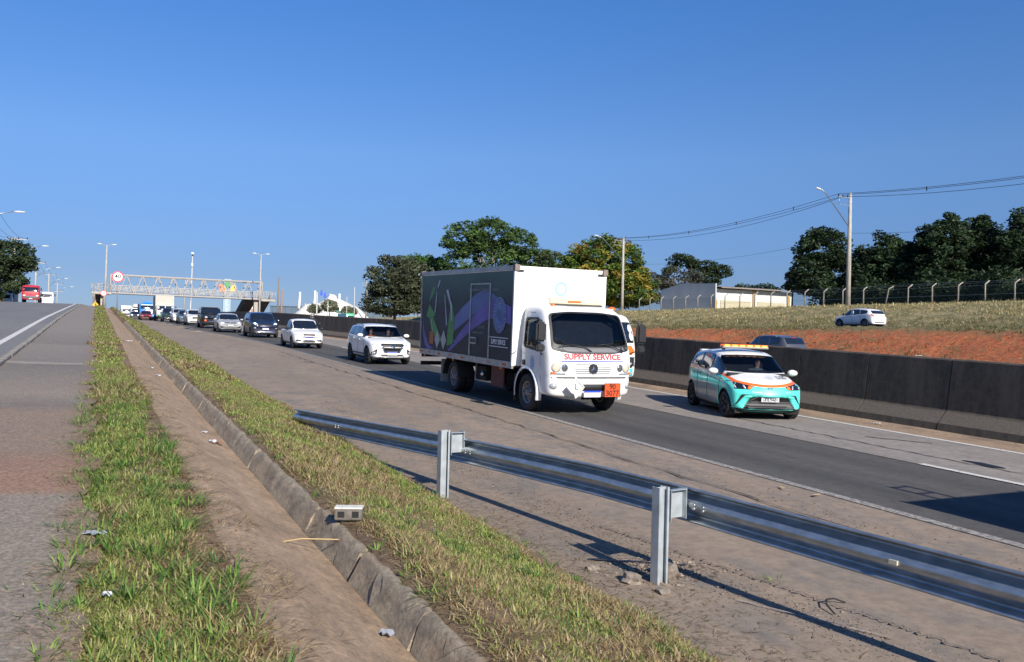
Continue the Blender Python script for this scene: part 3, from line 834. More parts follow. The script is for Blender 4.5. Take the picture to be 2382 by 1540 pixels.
# --- ground materials
def soil_mat():
    m, t, p = new_mat('verge soil'); p.inputs['Roughness'].default_value = .95
    n1 = noise(t, .9, 6, .6); n2 = noise(t, 14, 5, .7)
    c = ramp(t, n1, [(.35, (.14, .085, .048)), (.55, (.22, .135, .08)), (.7, (.11, .10, .035))])
    c = mix(t, .45, c, ramp(t, n2, [(.3, (.07, .05, .028)), (.7, (.27, .19, .11))]))
    s = sep(t); f = math_(t, 'GREATER_THAN', s[0], 60)
    c = mix(t, f, c, (.10, .10, .04))
    L(t, c, p.inputs['Base Color']); bump(t, p, n2, .8, .03); return m
def bank_mat():
    m, t, p = new_mat('embankment earth and dry grass'); p.inputs['Roughness'].default_value = .95
    s = sep(t); n1 = noise(t, 1.5, 9, .78, (1, 1.6, .6)); n2 = noise(t, 3.4, 9, .8, (1, 1, .5)); n3 = noise(t, .16, 4)
    red = ramp(t, n2, [(.32, (.16, .040, .016)), (.5, (.50, .135, .045)), (.66, (.64, .24, .10))])
    green = ramp(t, noise(t, 4.5, 9, .8), [(.35, (.09, .085, .03)), (.5, (.20, .17, .07)), (.62, (.36, .28, .14))])
    gold = ramp(t, n2, [(.3, (.16, .14, .06)), (.5, (.38, .30, .15)), (.7, (.55, .45, .24))]); gold = mix(t, ramp(t, noise(t, .9, 8, .75, (1, .5, 1)), [(.44, (.75, .75, .75)), (.56, (0, 0, 0))]), gold, (.13, .135, .05))
    k = ramp(t, math_(t, 'ADD', n1, math_(t, 'MULTIPLY_ADD', n3, .18, .16)), [(.765, (0, 0, 0)), (.84, (1, 1, 1))])
    low = mix(t, k, red, green)
    edge = math_(t, 'ADD', s[0], math_(t, 'MULTIPLY', n1, 3.0))
    c = mix(t, ramp(t, math_(t, 'MULTIPLY_ADD', edge, .5, -24.6), [(.0, (0, 0, 0)), (1, (1, 1, 1))]), low, green)
    c = mix(t, ramp(t, math_(t, 'MULTIPLY_ADD', edge, .25, -15.0), [(.0, (0, 0, 0)), (1, (1, 1, 1))]), c, gold)
    L(t, c, p.inputs['Base Color']); bump(t, p, n2, 1.0, .25); return m
def asphalt(name, a, b, tint=None, wheel=None, scale=1., seams=None):
    m, t, p = new_mat(name); p.inputs['Roughness'].default_value = .88; p.inputs['Specular IOR Level'].default_value = .3
    big = noise(t, .5 * scale, 6, .6, (1, .16, 1)); mid = noise(t, 2.2, 6, .65, (1, .5, 1)); fine = noise(t, 46, 4, .8); gr = noise(t, 170, 2, .7)
    c = ramp(t, big, [(.32, a), (.68, b)])
    if tint:
        k = ramp(t, mid, [(.45, (0, 0, 0)), (.70, (1, 1, 1))]); c = mix(t, k, c, tint)
    f = math_(t, 'MULTIPLY_ADD', math_(t, 'ADD', fine, gr), .9, .12)
    c = mix(t, 1.0, c, ramp(t, f, [(.35, (.45, .45, .45)), (1.0, (1.0, 1.0, 1.0))]), 'MULTIPLY')
    bl = noise(t, 7, 9, .78); c = mix(t, 1.0, c, ramp(t, bl, [(.33, (.74, .74, .76)), (.5, (1, 1, 1)), (.68, (1.26, 1.22, 1.18))]), 'MULTIPLY')
    c2 = mix(t, 1.0, c, (1.45, 1.45, 1.45), 'MULTIPLY')
    if wheel:
        s = sep(t); w = None
        for x0, wd, k in wheel:
            d = math_(t, 'ABSOLUTE', math_(t, 'SUBTRACT', math_(t, 'ADD', s[0], math_(t, 'MULTIPLY', mid, .25)), x0 + .12))
            g = math_(t, 'MULTIPLY', math_(t, 'SUBTRACT', 1.0, math_(t, 'MINIMUM', math_(t, 'DIVIDE', d, wd), 1.0)), k)
            w = g if w is None else math_(t, 'MAXIMUM', w, g)
        c2 = mix(t, w, c2, (.028, .028, .03))
    L(t, c2, p.inputs['Base Color']); bump(t, p, math_(t, 'ADD', fine, gr), .5, .006); return m
def worn_paint(name, col, under, wear=.45):
    m, t, p = new_mat(name); p.inputs['Roughness'].default_value = .7
    k = ramp(t, noise(t, 22, 6, .75), [(wear - .06, (0, 0, 0)), (wear + .08, (1, 1, 1))])
    L(t, mix(t, k, under, col), p.inputs['Base Color']); return m
def path_mat():
    m, t, p = new_mat('patched footpath asphalt'); p.inputs['Roughness'].default_value = .92
    s = sep(t); w = noise(t, .8, 5, .6); y = math_(t, 'MULTIPLY_ADD', w, 1.1, math_(t, 'SUBTRACT', s[1], .55))
    y = math_(t, 'ADD', y, math_(t, 'MULTIPLY', s[0], .25))
    u = math_(t, 'DIVIDE', y, 40.0)
    grey = (.262, .226, .186); red = (.30, .185, .13); brown = (.25, .19, .145); pale = (.36, .32, .28)
    def st(Y): return Y / 40.0
    c = ramp(t, u, [(st(0), grey), (st(7.35), grey), (st(7.6), red), (st(8.9), (.27, .17, .12)), (st(9.5), brown), (st(12.8), brown), (st(13.3), (.185, .16, .14)), (st(15), grey), (st(21.2), (.16, .148, .14)), (st(21.6), pale), (st(22.0), (.20, .185, .17)), (st(29), (.24, .215, .195)), (st(29.5), (.19, .175, .16)), (1, (.24, .22, .20))])
    k = ramp(t, noise(t, 3.2, 7, .7), [(.50, (0, 0, 0)), (.68, (1, 1, 1))])
    c = mix(t, math_(t, 'MULTIPLY', k, .55), c, (.30, .215, .15))
    ed = N(t, 'ShaderNodeClamp'); L(t, math_(t, 'MULTIPLY_ADD', math_(t, 'ADD', s[0], math_(t, 'MULTIPLY', noise(t, 2.6, 6, .7), .9)), 3.2, -.55), ed.inputs[0])
    c = mix(t, math_(t, 'MULTIPLY', ed.outputs[0], .85), c, (.24, .16, .10))
    fine = noise(t, 34, 9, .85); vor = N(t, 'ShaderNodeTexVoronoi'); vor.inputs['Scale'].default_value = 48
    tc = N(t, 'ShaderNodeTexCoord'); L(t, tc.outputs['Object'], vor.inputs['Vector'])
    peb = ramp(t, vor.outputs['Color'], [(.2, (.55, .55, .55)), (.75, (1.15, 1.1, 1.05))])
    c = mix(t, .6, c, mix(t, 1.0, c, peb, 'MULTIPLY')); c = mix(t, 1.0, c, ramp(t, fine, [(.36, (.52, .52, .54)), (.64, (1.38, 1.35, 1.30))]), 'MULTIPLY')
    L(t, c, p.inputs['Base Color']); bump(t, p, fine, .7, .006); return m
def channel_mat(name, dirt):
    m, t, p = new_mat(name); p.inputs['Roughness'].default_value = .93
    n = noise(t, 1.3, 7, .65, (1, .6, 1)); f = noise(t, 30, 6, .8)
    conc = ramp(t, noise(t, 5, 6, .6), [(.3, (.24, .20, .15)), (.7, (.42, .35, .265))])
    sand = ramp(t, noise(t, 2.1, 6, .6), [(.3, (.27, .19, .125)), (.7, (.42, .30, .20))])
    k = ramp(t, n, [(dirt - .1, (1, 1, 1)), (dirt + .12, (0, 0, 0))])
    c = mix(t, k, conc, sand); c = mix(t, 1.0, c, ramp(t, f, [(.3, (.6, .6, .6)), (.7, (1.3, 1.3, 1.3))]), 'MULTIPLY'); c = mix(t, 1.0, c, ramp(t, noise(t, 9, 8, .8, (1, .5, 1)), [(.36, (.70, .72, .74)), (.62, (1.2, 1.17, 1.12))]), 'MULTIPLY')
    L(t, c, p.inputs['Base Color']); bump(t, p, f, .9, .012); return m

sheet('ground', XS, YS, ground, soil_mat(), 'red brown verge soil and open land beyond the roads')
by = np.concatenate([np.arange(-12, 100, 1.1), np.arange(100, 300, 3.5), [320, 350, 390, 440, 500, 600, 700]])
sheet('embankment', [38, 39.5] + list(np.arange(40.5, 50, .9)) + [50.3, 51, 54, 58.5] + list(np.arange(59.3, 76, 1.1)) + [80, 86, 92, 100, 112], by,
      lambda X, Y: bank(X, Y) + np.where((X <= 38.01) | (X >= 111.9), -.35, .02), bank_mat(), 'red earth cutting with golden dry grass bank above')
ry = np.concatenate([np.arange(-30, 110, 2.), np.arange(110, 340, 5.)])
def hs(x): return lambda Y: x + shift(Y)
def zroad(k): return lambda X, Y: zh(Y) + .004 * k
m_sh = asphalt('brown shoulder asphalt', (.160, .126, .097), (.222, .172, .132), (.130, .116, .102))
m_near = asphalt('dark near lane asphalt', (.056, .053, .051), (.076, .072, .068), None, [(9.45, .60, .45), (11.0, .60, .38), (10.2, .35, .25)])
m_far = asphalt('pale far lane asphalt', (.160, .142, .129), (.205, .180, .162), (.142, .128, .118))
m_strip = asphalt('sandy gutter strip', (.20, .145, .10), (.26, .19, .135), (.12, .09, .07))
hz_ = zh
sheet('hard_shoulder', [3.62, 4.4, 6.2, 7.6, hs(8.62)], ry, lambda X, Y: zh(Y) + .004 + .012 * wob(X, Y, .6) * (X < 7) - .0, m_sh, 'brown worn asphalt hard shoulder beside the verge')
sheet('near_lane', [hs(8.60), hs(9.6), hs(10.7), hs(11.86)], ry, zroad(2), m_near, 'dark grey asphalt lane nearest the shoulder')
sheet('far_lane', [hs(11.86), hs(13.4), hs(15.0)], ry, zroad(4), m_far, 'pale pinkish asphalt lane beside the barrier')
sheet('gutter_strip', [hs(15.0), hs(15.6), hs(16.5)], ry, zroad(3), m_strip, 'sandy strip between edge line and barrier')
sheet('far_carriageway', [hs(17.1), 20, 26, 31, 37.5], ry, lambda X, Y: zo(Y) + .01, asphalt('far carriageway asphalt', (.10, .095, .09), (.13, .12, .115)), 'asphalt carriageway hidden behind the median barrier')
sheet('side_street', [51.2, 54, 58.2], by, lambda X, Y: 3.40 + 0 * X - 9 * sstep(400, 650, Y), asphalt('side street asphalt', (.10, .095, .09), (.14, .13, .12)), 'narrow street on top of the red cutting')
ly = np.concatenate([np.arange(-10, 120, 2.), np.arange(120, 240, 4.)])
m_loc = asphalt('local road asphalt', (.105, .105, .108), (.135, .132, .132), None, None, .8)
sheet('local_road', [-11.95, -9, -6, -4, -2.3, -1.94], ly, lambda X, Y: zr(Y) + .012, m_loc, 'grey asphalt local road climbing to the crest')
wl = worn_paint('worn white road paint', (.62, .60, .56), (.17, .16, .15), .40)
wl2 = worn_paint('very worn grey road paint', (.40, .38, .35), (.15, .125, .105), .50)
yl = worn_paint('worn yellow road paint', (.55, .30, .06), (.15, .13, .11), .42)
sheet('white_edge_line', [-2.62, -2.42], ly, lambda X, Y: zr(Y) + .018, wl, 'broad white edge line of the local road')
sheet('yellow_line', [-11.6, -11.42], ly, lambda X, Y: zr(Y) + .018, yl, 'yellow line along the far edge of the local road')
sheet('worn_edge_line', [hs(8.46), hs(8.62)], ry, lambda X, Y: zh(Y) + .013, wl2, 'worn pale line between shoulder and near lane')
sheet('barrier_edge_line', [hs(14.80), hs(14.94)], ry, lambda X, Y: zh(Y) + .021, wl, 'white edge line below the median barrier')
for a in (5.4, 41.5, 57.5, 73.5, 89.5, 105.5, 25.6):
    yy = np.linspace(a, a + 4.1, 5)
    sheet('lane_dash', [hs(11.83), hs(11.97)], yy, lambda X, Y: zh(Y) + .021, wl, 'white dash between the two highway lanes')
# kerb blocks between the local road and the footpath
kc = plain('weathered kerb concrete', (.27, .24, .205), .9, var=.3, vscale=5, bumpk=.4)
kerb = tag(add('kerb', MB().box((-1.86, -2, float(zr(-2)) - .03), (.16, 3, .2), kc).mesh('kerb')), 'low weathered concrete kerb between local road and footpath', None, None, 'structure')
y = -.5; me_k = MB().box((0, 0, 0), (.15, 1.47, .22), kc, bev=.012).mesh('kerb_block')
while y < 128:
    b = add('kerb_block', me_k, kerb); sl = (float(zr(y + 1.5)) - float(zr(y))) / 1.5
    b.location = (-1.86 + rnd.uniform(-.008, .008), y + .75, float(zr(y + .75)) - .055 + rnd.uniform(-.006, .006)); b.rotation_euler = (math.atan(sl), 0, rnd.uniform(-.004, .004)); y += 1.5
sheet('footpath', [-1.80, -1.62, -1.3, -.9, -.55, -.3, -.14, lambda y: -.0 + .05 * np.sin(y * 2.3) + .03 * np.sin(y * 5.9) + .012 * np.sin(y * 31) + .012 * np.sin(y * 17)], np.concatenate([np.arange(-3, 30, .15), np.arange(30, 190, 3)]), lambda X, Y: zl(Y) + .012 + .010 * wob(X, Y, 1.2) + (zr(Y) - zl(Y) - .03) * np.clip((-.9 - X) / .9, 0, 1), path_mat(), 'patched grey and reddish footpath on top of the verge')
# drainage channel: sandy floor and concrete wall slabs
cy = np.concatenate([np.arange(-3, 34, .5), np.arange(34, 135, 3.)])
sheet('drain_floor', [.68, .80, 1.0, 1.2, 1.42, 1.57], cy, lambda X, Y: ground(X, Y) + .016 + .008 * wob(X, Y, 1.5) - .05 * (X < .7), channel_mat('sandy channel floor', .80), 'sandy concrete floor of the drainage channel')
wall = tag(add('drain_wall', MB().box((1.64, -2.6, float(zl(-2.6)) - .3), (.1, 1, .1), kc).mesh('drain_wall')), 'broken concrete side wall of the drainage channel', None, None, 'structure')
cm = channel_mat('mossy channel concrete', .34); y = -1.5; rr = random.Random(3)
while y < 60:
    ln = rr.choice([1.3, 1.8, 2.4, 3.0]); g = rr.choice([.01, .02, .05, .09]); z = float(zl(y + ln / 2)); sl = .032
    prof = [(-.10, -.375), (-.07, -.345), (-.01, -.21), (.02, -.15), (.05, -.125), (.09, -.14), (.10, -.3), (.0, -.46)]
    ks = 14; b = MB(); vs = []; o1 = rr.uniform(-.006, .006); dz = rr.uniform(-.006, .006)
    for k in range(ks + 1):
        yy = -ln / 2 + (ln - g) * k / ks; e = .014
        vs += [(px + rr.uniform(-e, e), yy + rr.uniform(-e, e), pz + yy * sl + rr.uniform(-e, e)) for px, pz in prof]
    n = len(prof); fs = [(k * n + i, k * n + (i + 1) % n, (k + 1) * n + (i + 1) % n, (k + 1) * n + i) for k in range(ks) for i in range(n)]
    b.put(vs, fs, cm, True); b.put([vs[i] for i in range(n)], [tuple(range(n))], cm); b.put([vs[ks * n + i] for i in range(n)], [tuple(reversed(range(n)))], cm); o = b.build('wall_slab', wall); o.location = (1.655 + o1, y + ln / 2, z + dz); o.rotation_euler = (0, 0, rr.uniform(-.003, .003)); y += ln

# tar-sealed cracks in the far lane
def ribbon(name, pts, w, label, m):
    P = [Vector((x, y, float(zh(y)) + .024)) for x, y in pts]; b = MB(); vs = []
    for i, p in enumerate(P):
        d = (P[min(i + 1, len(P) - 1)] - P[max(i - 1, 0)]).normalized(); q = Vector((-d.y, d.x, 0)) * w[i % len(w)]
        vs += [p - q, p + q]
    b.put(vs, [(2 * i, 2 * i + 1, 2 * i + 3, 2 * i + 2) for i in range(len(P) - 1)], m)
    o = b.build(name); return tag(o, label, None, None, 'structure')
tar = plain('tar sealant', (.018, .018, .02), .45)
def wiggle(a, b, n, amp, seed):
    q = random.Random(seed); return [(a[0] + (b[0] - a[0]) * i / n + q.uniform(-amp, amp), a[1] + (b[1] - a[1]) * i / n) for i in range(n + 1)]
ribbon('sealed_crack', wiggle((12.9, 15.5), (12.75, 8.4), 40, .05, 1), [.012, .02, .014, .017], 'long thin tar sealed crack along the pale lane', tar)
ribbon('sealed_crack', wiggle((13.55, 12.1), (14.2, 11.1), 9, .03, 2), [.022, .03], 'short slanting tar mark near the barrier edge line', tar)
ribbon('tar_patch', [(12.95, 9.55), (12.98, 9.3), (12.9, 9.0), (12.95, 8.8)], [.03, .10, .13, .03], 'dark tar blob on the pale lane', tar)
ribbon('sealed_crack', wiggle((12.7, 7.8), (12.9, 5.2), 12, .03, 4), [.012], 'thin crack in the pale lane near the frame edge', tar)
ribbon('shoulder_joint', wiggle((7.6, 40), (7.25, 1), 90, .05, 5), [.012, .022, .008], 'irregular joint line running along the hard shoulder', plain('dark joint', (.06, .048, .04), .9))
ribbon('tyre_mark', wiggle((7.2, 33.3), (7.5, 32.6), 5, .02, 6), [.02, .05, .03], 'small dark scrape on the hard shoulder', tar)

# ================================================================== median barrier
def bar_mat():
    m, t, p = new_mat('sooty barrier concrete with dark foot'); p.inputs['Roughness'].default_value = .9
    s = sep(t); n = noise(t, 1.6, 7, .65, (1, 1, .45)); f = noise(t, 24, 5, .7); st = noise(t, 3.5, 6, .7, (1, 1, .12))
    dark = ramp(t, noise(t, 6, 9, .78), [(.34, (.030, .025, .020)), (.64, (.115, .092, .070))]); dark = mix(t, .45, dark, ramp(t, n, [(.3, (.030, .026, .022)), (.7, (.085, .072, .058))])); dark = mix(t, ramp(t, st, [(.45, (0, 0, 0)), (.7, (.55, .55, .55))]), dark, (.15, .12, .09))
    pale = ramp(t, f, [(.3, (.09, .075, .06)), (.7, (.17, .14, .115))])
    k = ramp(t, math_(t, 'ADD', s[2], math_(t, 'MULTIPLY', n, .08)), [(.42, (1, 1, 1)), (.47, (0, 0, 0))]); k = math_(t, 'MULTIPLY', k, math_(t, 'GREATER_THAN', s[2], .155))  # pale on the sloped ledge only; the foot below is coloured dark
    L(t, mix(t, k, dark, pale), p.inputs['Base Color']); bump(t, p, f, .5, .01); return m
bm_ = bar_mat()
bar = thing('median_barrier', 'long sooty concrete median barrier between the carriageways', 'barrier', (16.2, 0, 0))
bp = [(0, -.1), (.0, .02), (.05, .16), (.27, .40), (.30, .44), (.42, 1.50), (.45, 1.53), (.66, 1.53), (.69, 1.50), (.82, .44), (1.1, .13), (1.1, -.1)]
def seg_mesh(ln):
    vs = [(x, yy, z) for yy in (0, ln * .33, ln * .66, ln - .025) for x, z in bp]; n = len(bp); b = MB()
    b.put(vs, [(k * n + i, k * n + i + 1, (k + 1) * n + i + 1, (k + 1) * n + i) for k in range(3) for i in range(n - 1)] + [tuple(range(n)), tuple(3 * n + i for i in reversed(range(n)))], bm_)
    return b.mesh('barrier_segment')
sm1, sm2 = seg_mesh(2.2), seg_mesh(4.4); y = -5.0
while y < 320:
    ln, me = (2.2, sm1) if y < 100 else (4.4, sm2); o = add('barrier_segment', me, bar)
    z0, z1 = float(zh(y)), float(zh(y + ln)); x0, x1 = float(shift(y)), float(shift(y + ln))
    o.location = (x0 + rnd.uniform(-.006, .006), y, z0 + rnd.uniform(-.008, .008)); o.rotation_euler = (math.atan2(z1 - z0, ln), 0, -math.atan2(x1 - x0, ln)); y += ln

# ================================================================== guardrail
gr = thing('guardrail', 'galvanised steel guardrail ending in the grass verge', 'guardrail', (4.5, 5.9, float(zh(5.9))))
GL = Vector((4.5, 5.9, float(zh(5.9))))
dr = Vector((-.1544, .988, 0)); nr = Vector((.988, .1544, 0))      # along the rail, towards the highway
q0 = Vector((4.23, 5.85, 0)) + nr * .27
def rail_pt(s, off, dz):
    """s metres along from the near post; dz from the rail's mid height"""
    base = q0 + dr * s; top = float(np.interp(s, [-9, 0, 1.2, 3.4, 7.2, 9.6], [.80, .79, .775, .70, .52, .42])) - .155
    if s > 0: base = base + nr * (-.0065 * s * s * .35)
    z = .03 * base.y if base.y < 20 else float(zh(base.y))
    return Vector((base.x, base.y, z + top)) + nr * off + Vector((0, 0, dz)) - GL
wprof = [(u_, v_ * .93) for u_, v_ in [(.028, .155), (.012, .150), (.006, .138), (.070, .118), (.082, .104), (.078, .088), (.030, .058), (.008, .036), (-.002, .014), (-.002, -.014), (.008, -.036), (.030, -.058), (.078, -.088), (.082, -.104), (.070, -.118), (.006, -.138), (.004, -.150), (.022, -.160)]]
SS = list(np.arange(-6.0, 9.0, .3)); b = MB(); vs = []
for s in SS:
    kk = 1.0
    for x, z in wprof: vs.append(rail_pt(s, x, z))
for s in SS:
    for x, z in wprof: vs.append(rail_pt(s, x + .004, z))
n = len(wprof); half = len(SS) * n
fs = [(k * n + i, k * n + i + 1, (k + 1) * n + i + 1, (k + 1) * n + i) for k in range(len(SS) - 1) for i in range(n - 1)]
fs += [tuple(half + q for q in reversed(f)) for f in fs]
galv = M['galv']
def galv_mat():
    m, t, p = new_mat('guardrail galvanised steel'); p.inputs['Metallic'].default_value = .80
    n = noise(t, 6, 6, .6, (1, 1, 3)); f = noise(t, 60, 4, .7)
    L(t, ramp(t, n, [(.3, (.30, .33, .35)), (.7, (.52, .56, .60))]), p.inputs['Base Color']); L(t, ramp(t, f, [(.3, (.30, .30, .30)), (.7, (.46, .46, .46))]), p.inputs['Roughness']); return m
gm = galv_mat(); pm_ = plain('post galvanised steel', (.44, .48, .51), .55, .45, .22, 7)
b.put(vs, fs, gm, True); o = b.build('rail_beam', gr)
for s in (-3.9, -.18, .18, 3.4, 7.0):
    bb = MB()
    for dz in (-.05, .05):
        for ds in (-.05, .05):
            p = rail_pt(s + ds, -.004, dz * .3); bb.tube([p, p - nr * .02], .013, gm, 6)
    bb.build('bolt', gr)
rf = MB(); p = rail_pt(-1.9, -.006, .0); rf.box(p, (.02, .06, .03), plain('reflector cream', (.6, .55, .4), .3), rz=.15); rf.build('reflector', gr)
for s, px in ((0., None), (3.56, None), (-3.56, None)):
    base = q0 + dr * s - nr * .27; z = .03 * base.y; c = Vector((base.x, base.y, z)) - GL; b = MB()
    top = float(np.interp(s, [-9, 0, 3.56], [.80, .80, .79]))
    R_ = Matrix(((dr.x, nr.x, 0), (dr.y, nr.y, 0), (0, 0, 1)))      # local x along rail, y towards the road
    def lb(cc, d):
        bx = MB(); bx.box((0, 0, 0), d, pm_); b.put([R_ @ (Vector(v) + Vector(cc)) + c for v in bx.v], bx.f, pm_)
    lb((0, -.055, top / 2 - .1), (.085, .006, top + .2)); lb((0, .055, top / 2 - .1), (.085, .006, top + .2)); lb((-.0, 0, top / 2 - .1), (.006, .104, top + .2))
    for yy in (-.055, .055):
        for xx in (-.0425, .0425): lb((xx, yy * .82, top / 2 - .1), (.005, .02, top + .2))
    po = b.build('post', gr); b = MB()
    lb((0, .165, top - .15), (.005, .17, .24)); lb((0, .252, top - .15), (.10, .006, .26)); lb((-.025, .165, top - .032), (.05, .17, .005)); lb((0, .08, top - .16), (.09, .006, .26))
    for zz in (-.24, -.09): lb((.035, .24, top + zz), (.03, .03, .03))
    b.build('spacer', po)

# ================================================================== footbridge
sw = M['steelwhite']; YB = 170.0
def bz(x): return 7.95 - .005 * (x - 2)
fb = thing('footbridge', 'white steel truss footbridge crossing the highway', 'footbridge', (2.0, YB, 3.0))
O = Vector((2.0, YB, 3.0)); X0, X1 = 2.07, 28.4; HT = 3.25
def fbb(): return MB()
for yy in (-1.0, 1.0):
    for z in (0, HT):
        b = MB(); b.tube([Vector((X0, YB + yy, bz(X0) + z)) - O, Vector((X1, YB + yy, bz(X1) + z)) - O], .15 if z == 0 else .14, sw, 6, True, False); b.build('chord', fb)
    npan = 10; w = (X1 - X0) / npan
    for k in range(npan):
        a = X0 + w * k
        for (xa, za), (xb, zb_) in (((a + .05, HT), (a + w * .5 - .1, .05)), ((a + w * .5 + .1, .05), (a + w - .05, HT))):
            b = MB(); b.tube([Vector((xa, YB + yy, bz(xa) + za)) - O, Vector((xb, YB + yy, bz(xb) + zb_)) - O], .085, sw, 6, True, False); b.build('diagonal', fb)
    for xx in (X0, X1):
        b = MB(); b.tube([Vector((xx, YB + yy, bz(xx))) - O, Vector((xx, YB + yy, bz(xx) + HT)) - O], .12, sw, 6, True, False); b.build('end_post', fb)
    for z in (.35, .6, .85, 1.1, 1.35):
        b = MB(); b.tube([Vector((X0, YB + yy * .85, bz(X0) + z)) - O, Vector((X1, YB + yy * .85, bz(X1) + z)) - O], .045 if z < 1.3 else .06, plain('grey rail steel', (.42, .42, .42), .5, .2), 5, True, False); b.build('handrail', fb)
    for k in range(21):
        xx = X0 + (X1 - X0) * k / 20; b = MB(); b.tube([Vector((xx, YB + yy * .85, bz(xx))) - O, Vector((xx, YB + yy * .85, bz(xx) + 1.35)) - O], .03, sw, 4); b.build('baluster', fb)
for k in range(11):
    xx = X0 + (X1 - X0) * k / 10; b = MB(); b.tube([Vector((xx, YB - 1, bz(xx) + HT)) - O, Vector((xx, YB + 1, bz(xx) + HT)) - O], .06, sw, 5); b.build('top_brace', fb)
b = MB(); b.box(Vector(((X0 + X1) / 2, YB, bz(15) - .02)) - O, (X1 - X0, 1.9, .14), plain('bridge deck', (.28, .26, .24), .8, var=.2)); b.build('deck', fb)
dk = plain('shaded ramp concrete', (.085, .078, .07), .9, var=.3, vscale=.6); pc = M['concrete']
def flight(xa, xb, ya, yb, za, zb_, mat=dk, nm='ramp'):
    b = MB(); vs = [(x, y_, z + dz) for (y_, z) in ((ya, za), (yb, zb_)) for x in (xa, xb) for dz in (-.32, 0)]
    vs = [Vector(v) - O for v in vs]; b.put(vs, [(0, 1, 3, 2), (4, 6, 7, 5), (0, 2, 6, 4), (1, 5, 7, 3), (0, 4, 5, 1), (2, 3, 7, 6)], mat); r_ = b.build(nm, fb)
    for x in (xa, xb):
        g = MB(); vs = [Vector(v) - O for v in [(x, ya, za), (x, yb, zb_), (x, yb, zb_ + 1.1), (x, ya, za + 1.1)]]; vs2 = [v + Vector((.06, 0, 0)) for v in vs]
        g.put(vs + vs2, [(0, 1, 2, 3), (7, 6, 5, 4), (0, 4, 5, 1), (3, 2, 6, 7), (1, 5, 6, 2), (0, 3, 7, 4)], mat); g.build('side_panel', r_)
def landing(xa, xb, z, side):
    b = MB(); b.box(Vector(((xa + xb) / 2, YB, z - .2)) - O, (xb - xa, 3.2, .4), pc); l_ = b.build('landing', fb)
    g = MB()
    for yy in (-1.5, 1.5):
        for zz in (.45, .9, 1.4): g.tube([Vector((xa, YB + yy, z + zz)) - O, Vector((xb, YB + yy, z + zz)) - O], .05 if zz > 1 else .035, sw, 5)
        for k in range(4): x = xa + (xb - xa) * k / 3; g.tube([Vector((x, YB + yy, z)) - O, Vector((x, YB + yy, z + 1.4)) - O], .05, sw, 5)
        g.tube([Vector((xa, YB + yy, z + 1.4)) - O, Vector(((xa + xb) / 2, YB + yy, z)) - O, Vector((xb, YB + yy, z + 1.4)) - O], .04, sw, 5)
    g.build('landing_railing', l_)
landing(-.9, X0 + .2, bz(2) + .1, -1); landing(X1 - .2, X1 + 2.4, bz(28) + .05, 1)
flight(-.6, 1.4, YB + 1.5, YB + 9, bz(2) - .1, 4.2); flight(25.6, 27.6, YB + 1.5, YB + 17, bz(28) - .1, 3.6); flight(X1 - .2, X1 + 1.8, YB + 1.0, YB + 8, bz(28) - .1, 5.6); flight(-.75, -.35, YB - 1.4, YB + 2.2, 7.7, 3.2, M['concrete'], 'stair_edge')
for x, zb_ in ((.9, 2.0), (27.4, 2.8)):
    b = MB(); b.box(Vector((x, YB, (bz(x) - .2 + zb_) / 2)) - O, (.7, .7, bz(x) - .2 - zb_), pc); b.build('pier', fb)
# ================================================================== the traffic
def seal(root, frame, r, ry, ring, core, nteeth=26):
    """round emblem: outer ring of small marks, shaded inner disc; frame(u,v,k)"""
    def disc(nm, r0, r1, m, k, n=40):
        b = MB(); vs = []
        for i in range(n):
            a = 2 * math.pi * i / n
            vs += [frame(math.cos(a) * r * r0, math.sin(a) * ry * r0, k), frame(math.cos(a) * r * r1, math.sin(a) * ry * r1, k)]
        b.put(vs, [(2 * i, 2 * i + 1, (2 * i + 3) % (2 * n), (2 * i + 2) % (2 * n)) for i in range(n)], m); return b.build(nm, root)
    disc('emblem_ring', .97, 1.0, ring, 1); disc('emblem_ring', .66, .70, ring, 1); disc('emblem_core', .42 if ry < .3 and r > .2 else .30, .62, core, 1)
    b = MB()
    for i in range(nteeth):
        a = 2 * math.pi * i / nteeth
        if i % 7 == 6: continue
        for (du, dv, w, h) in ((0, 0, .035, .15), (.05, 0, .03, .05)):
            ca, sa = math.cos(a), math.sin(a); q = []
            for x, y in ((-w, -h / 2), (w, -h / 2), (w, h / 2), (-w, h / 2)):
                rr_ = .83 + y + dv; tt = a + (x + du) * 1.1; q.append(frame(math.cos(tt) * r * rr_, math.sin(tt) * ry * rr_, 1))
            b.put(q, [(0, 1, 2, 3)], ring)
    b.build('emblem_lettering', root)

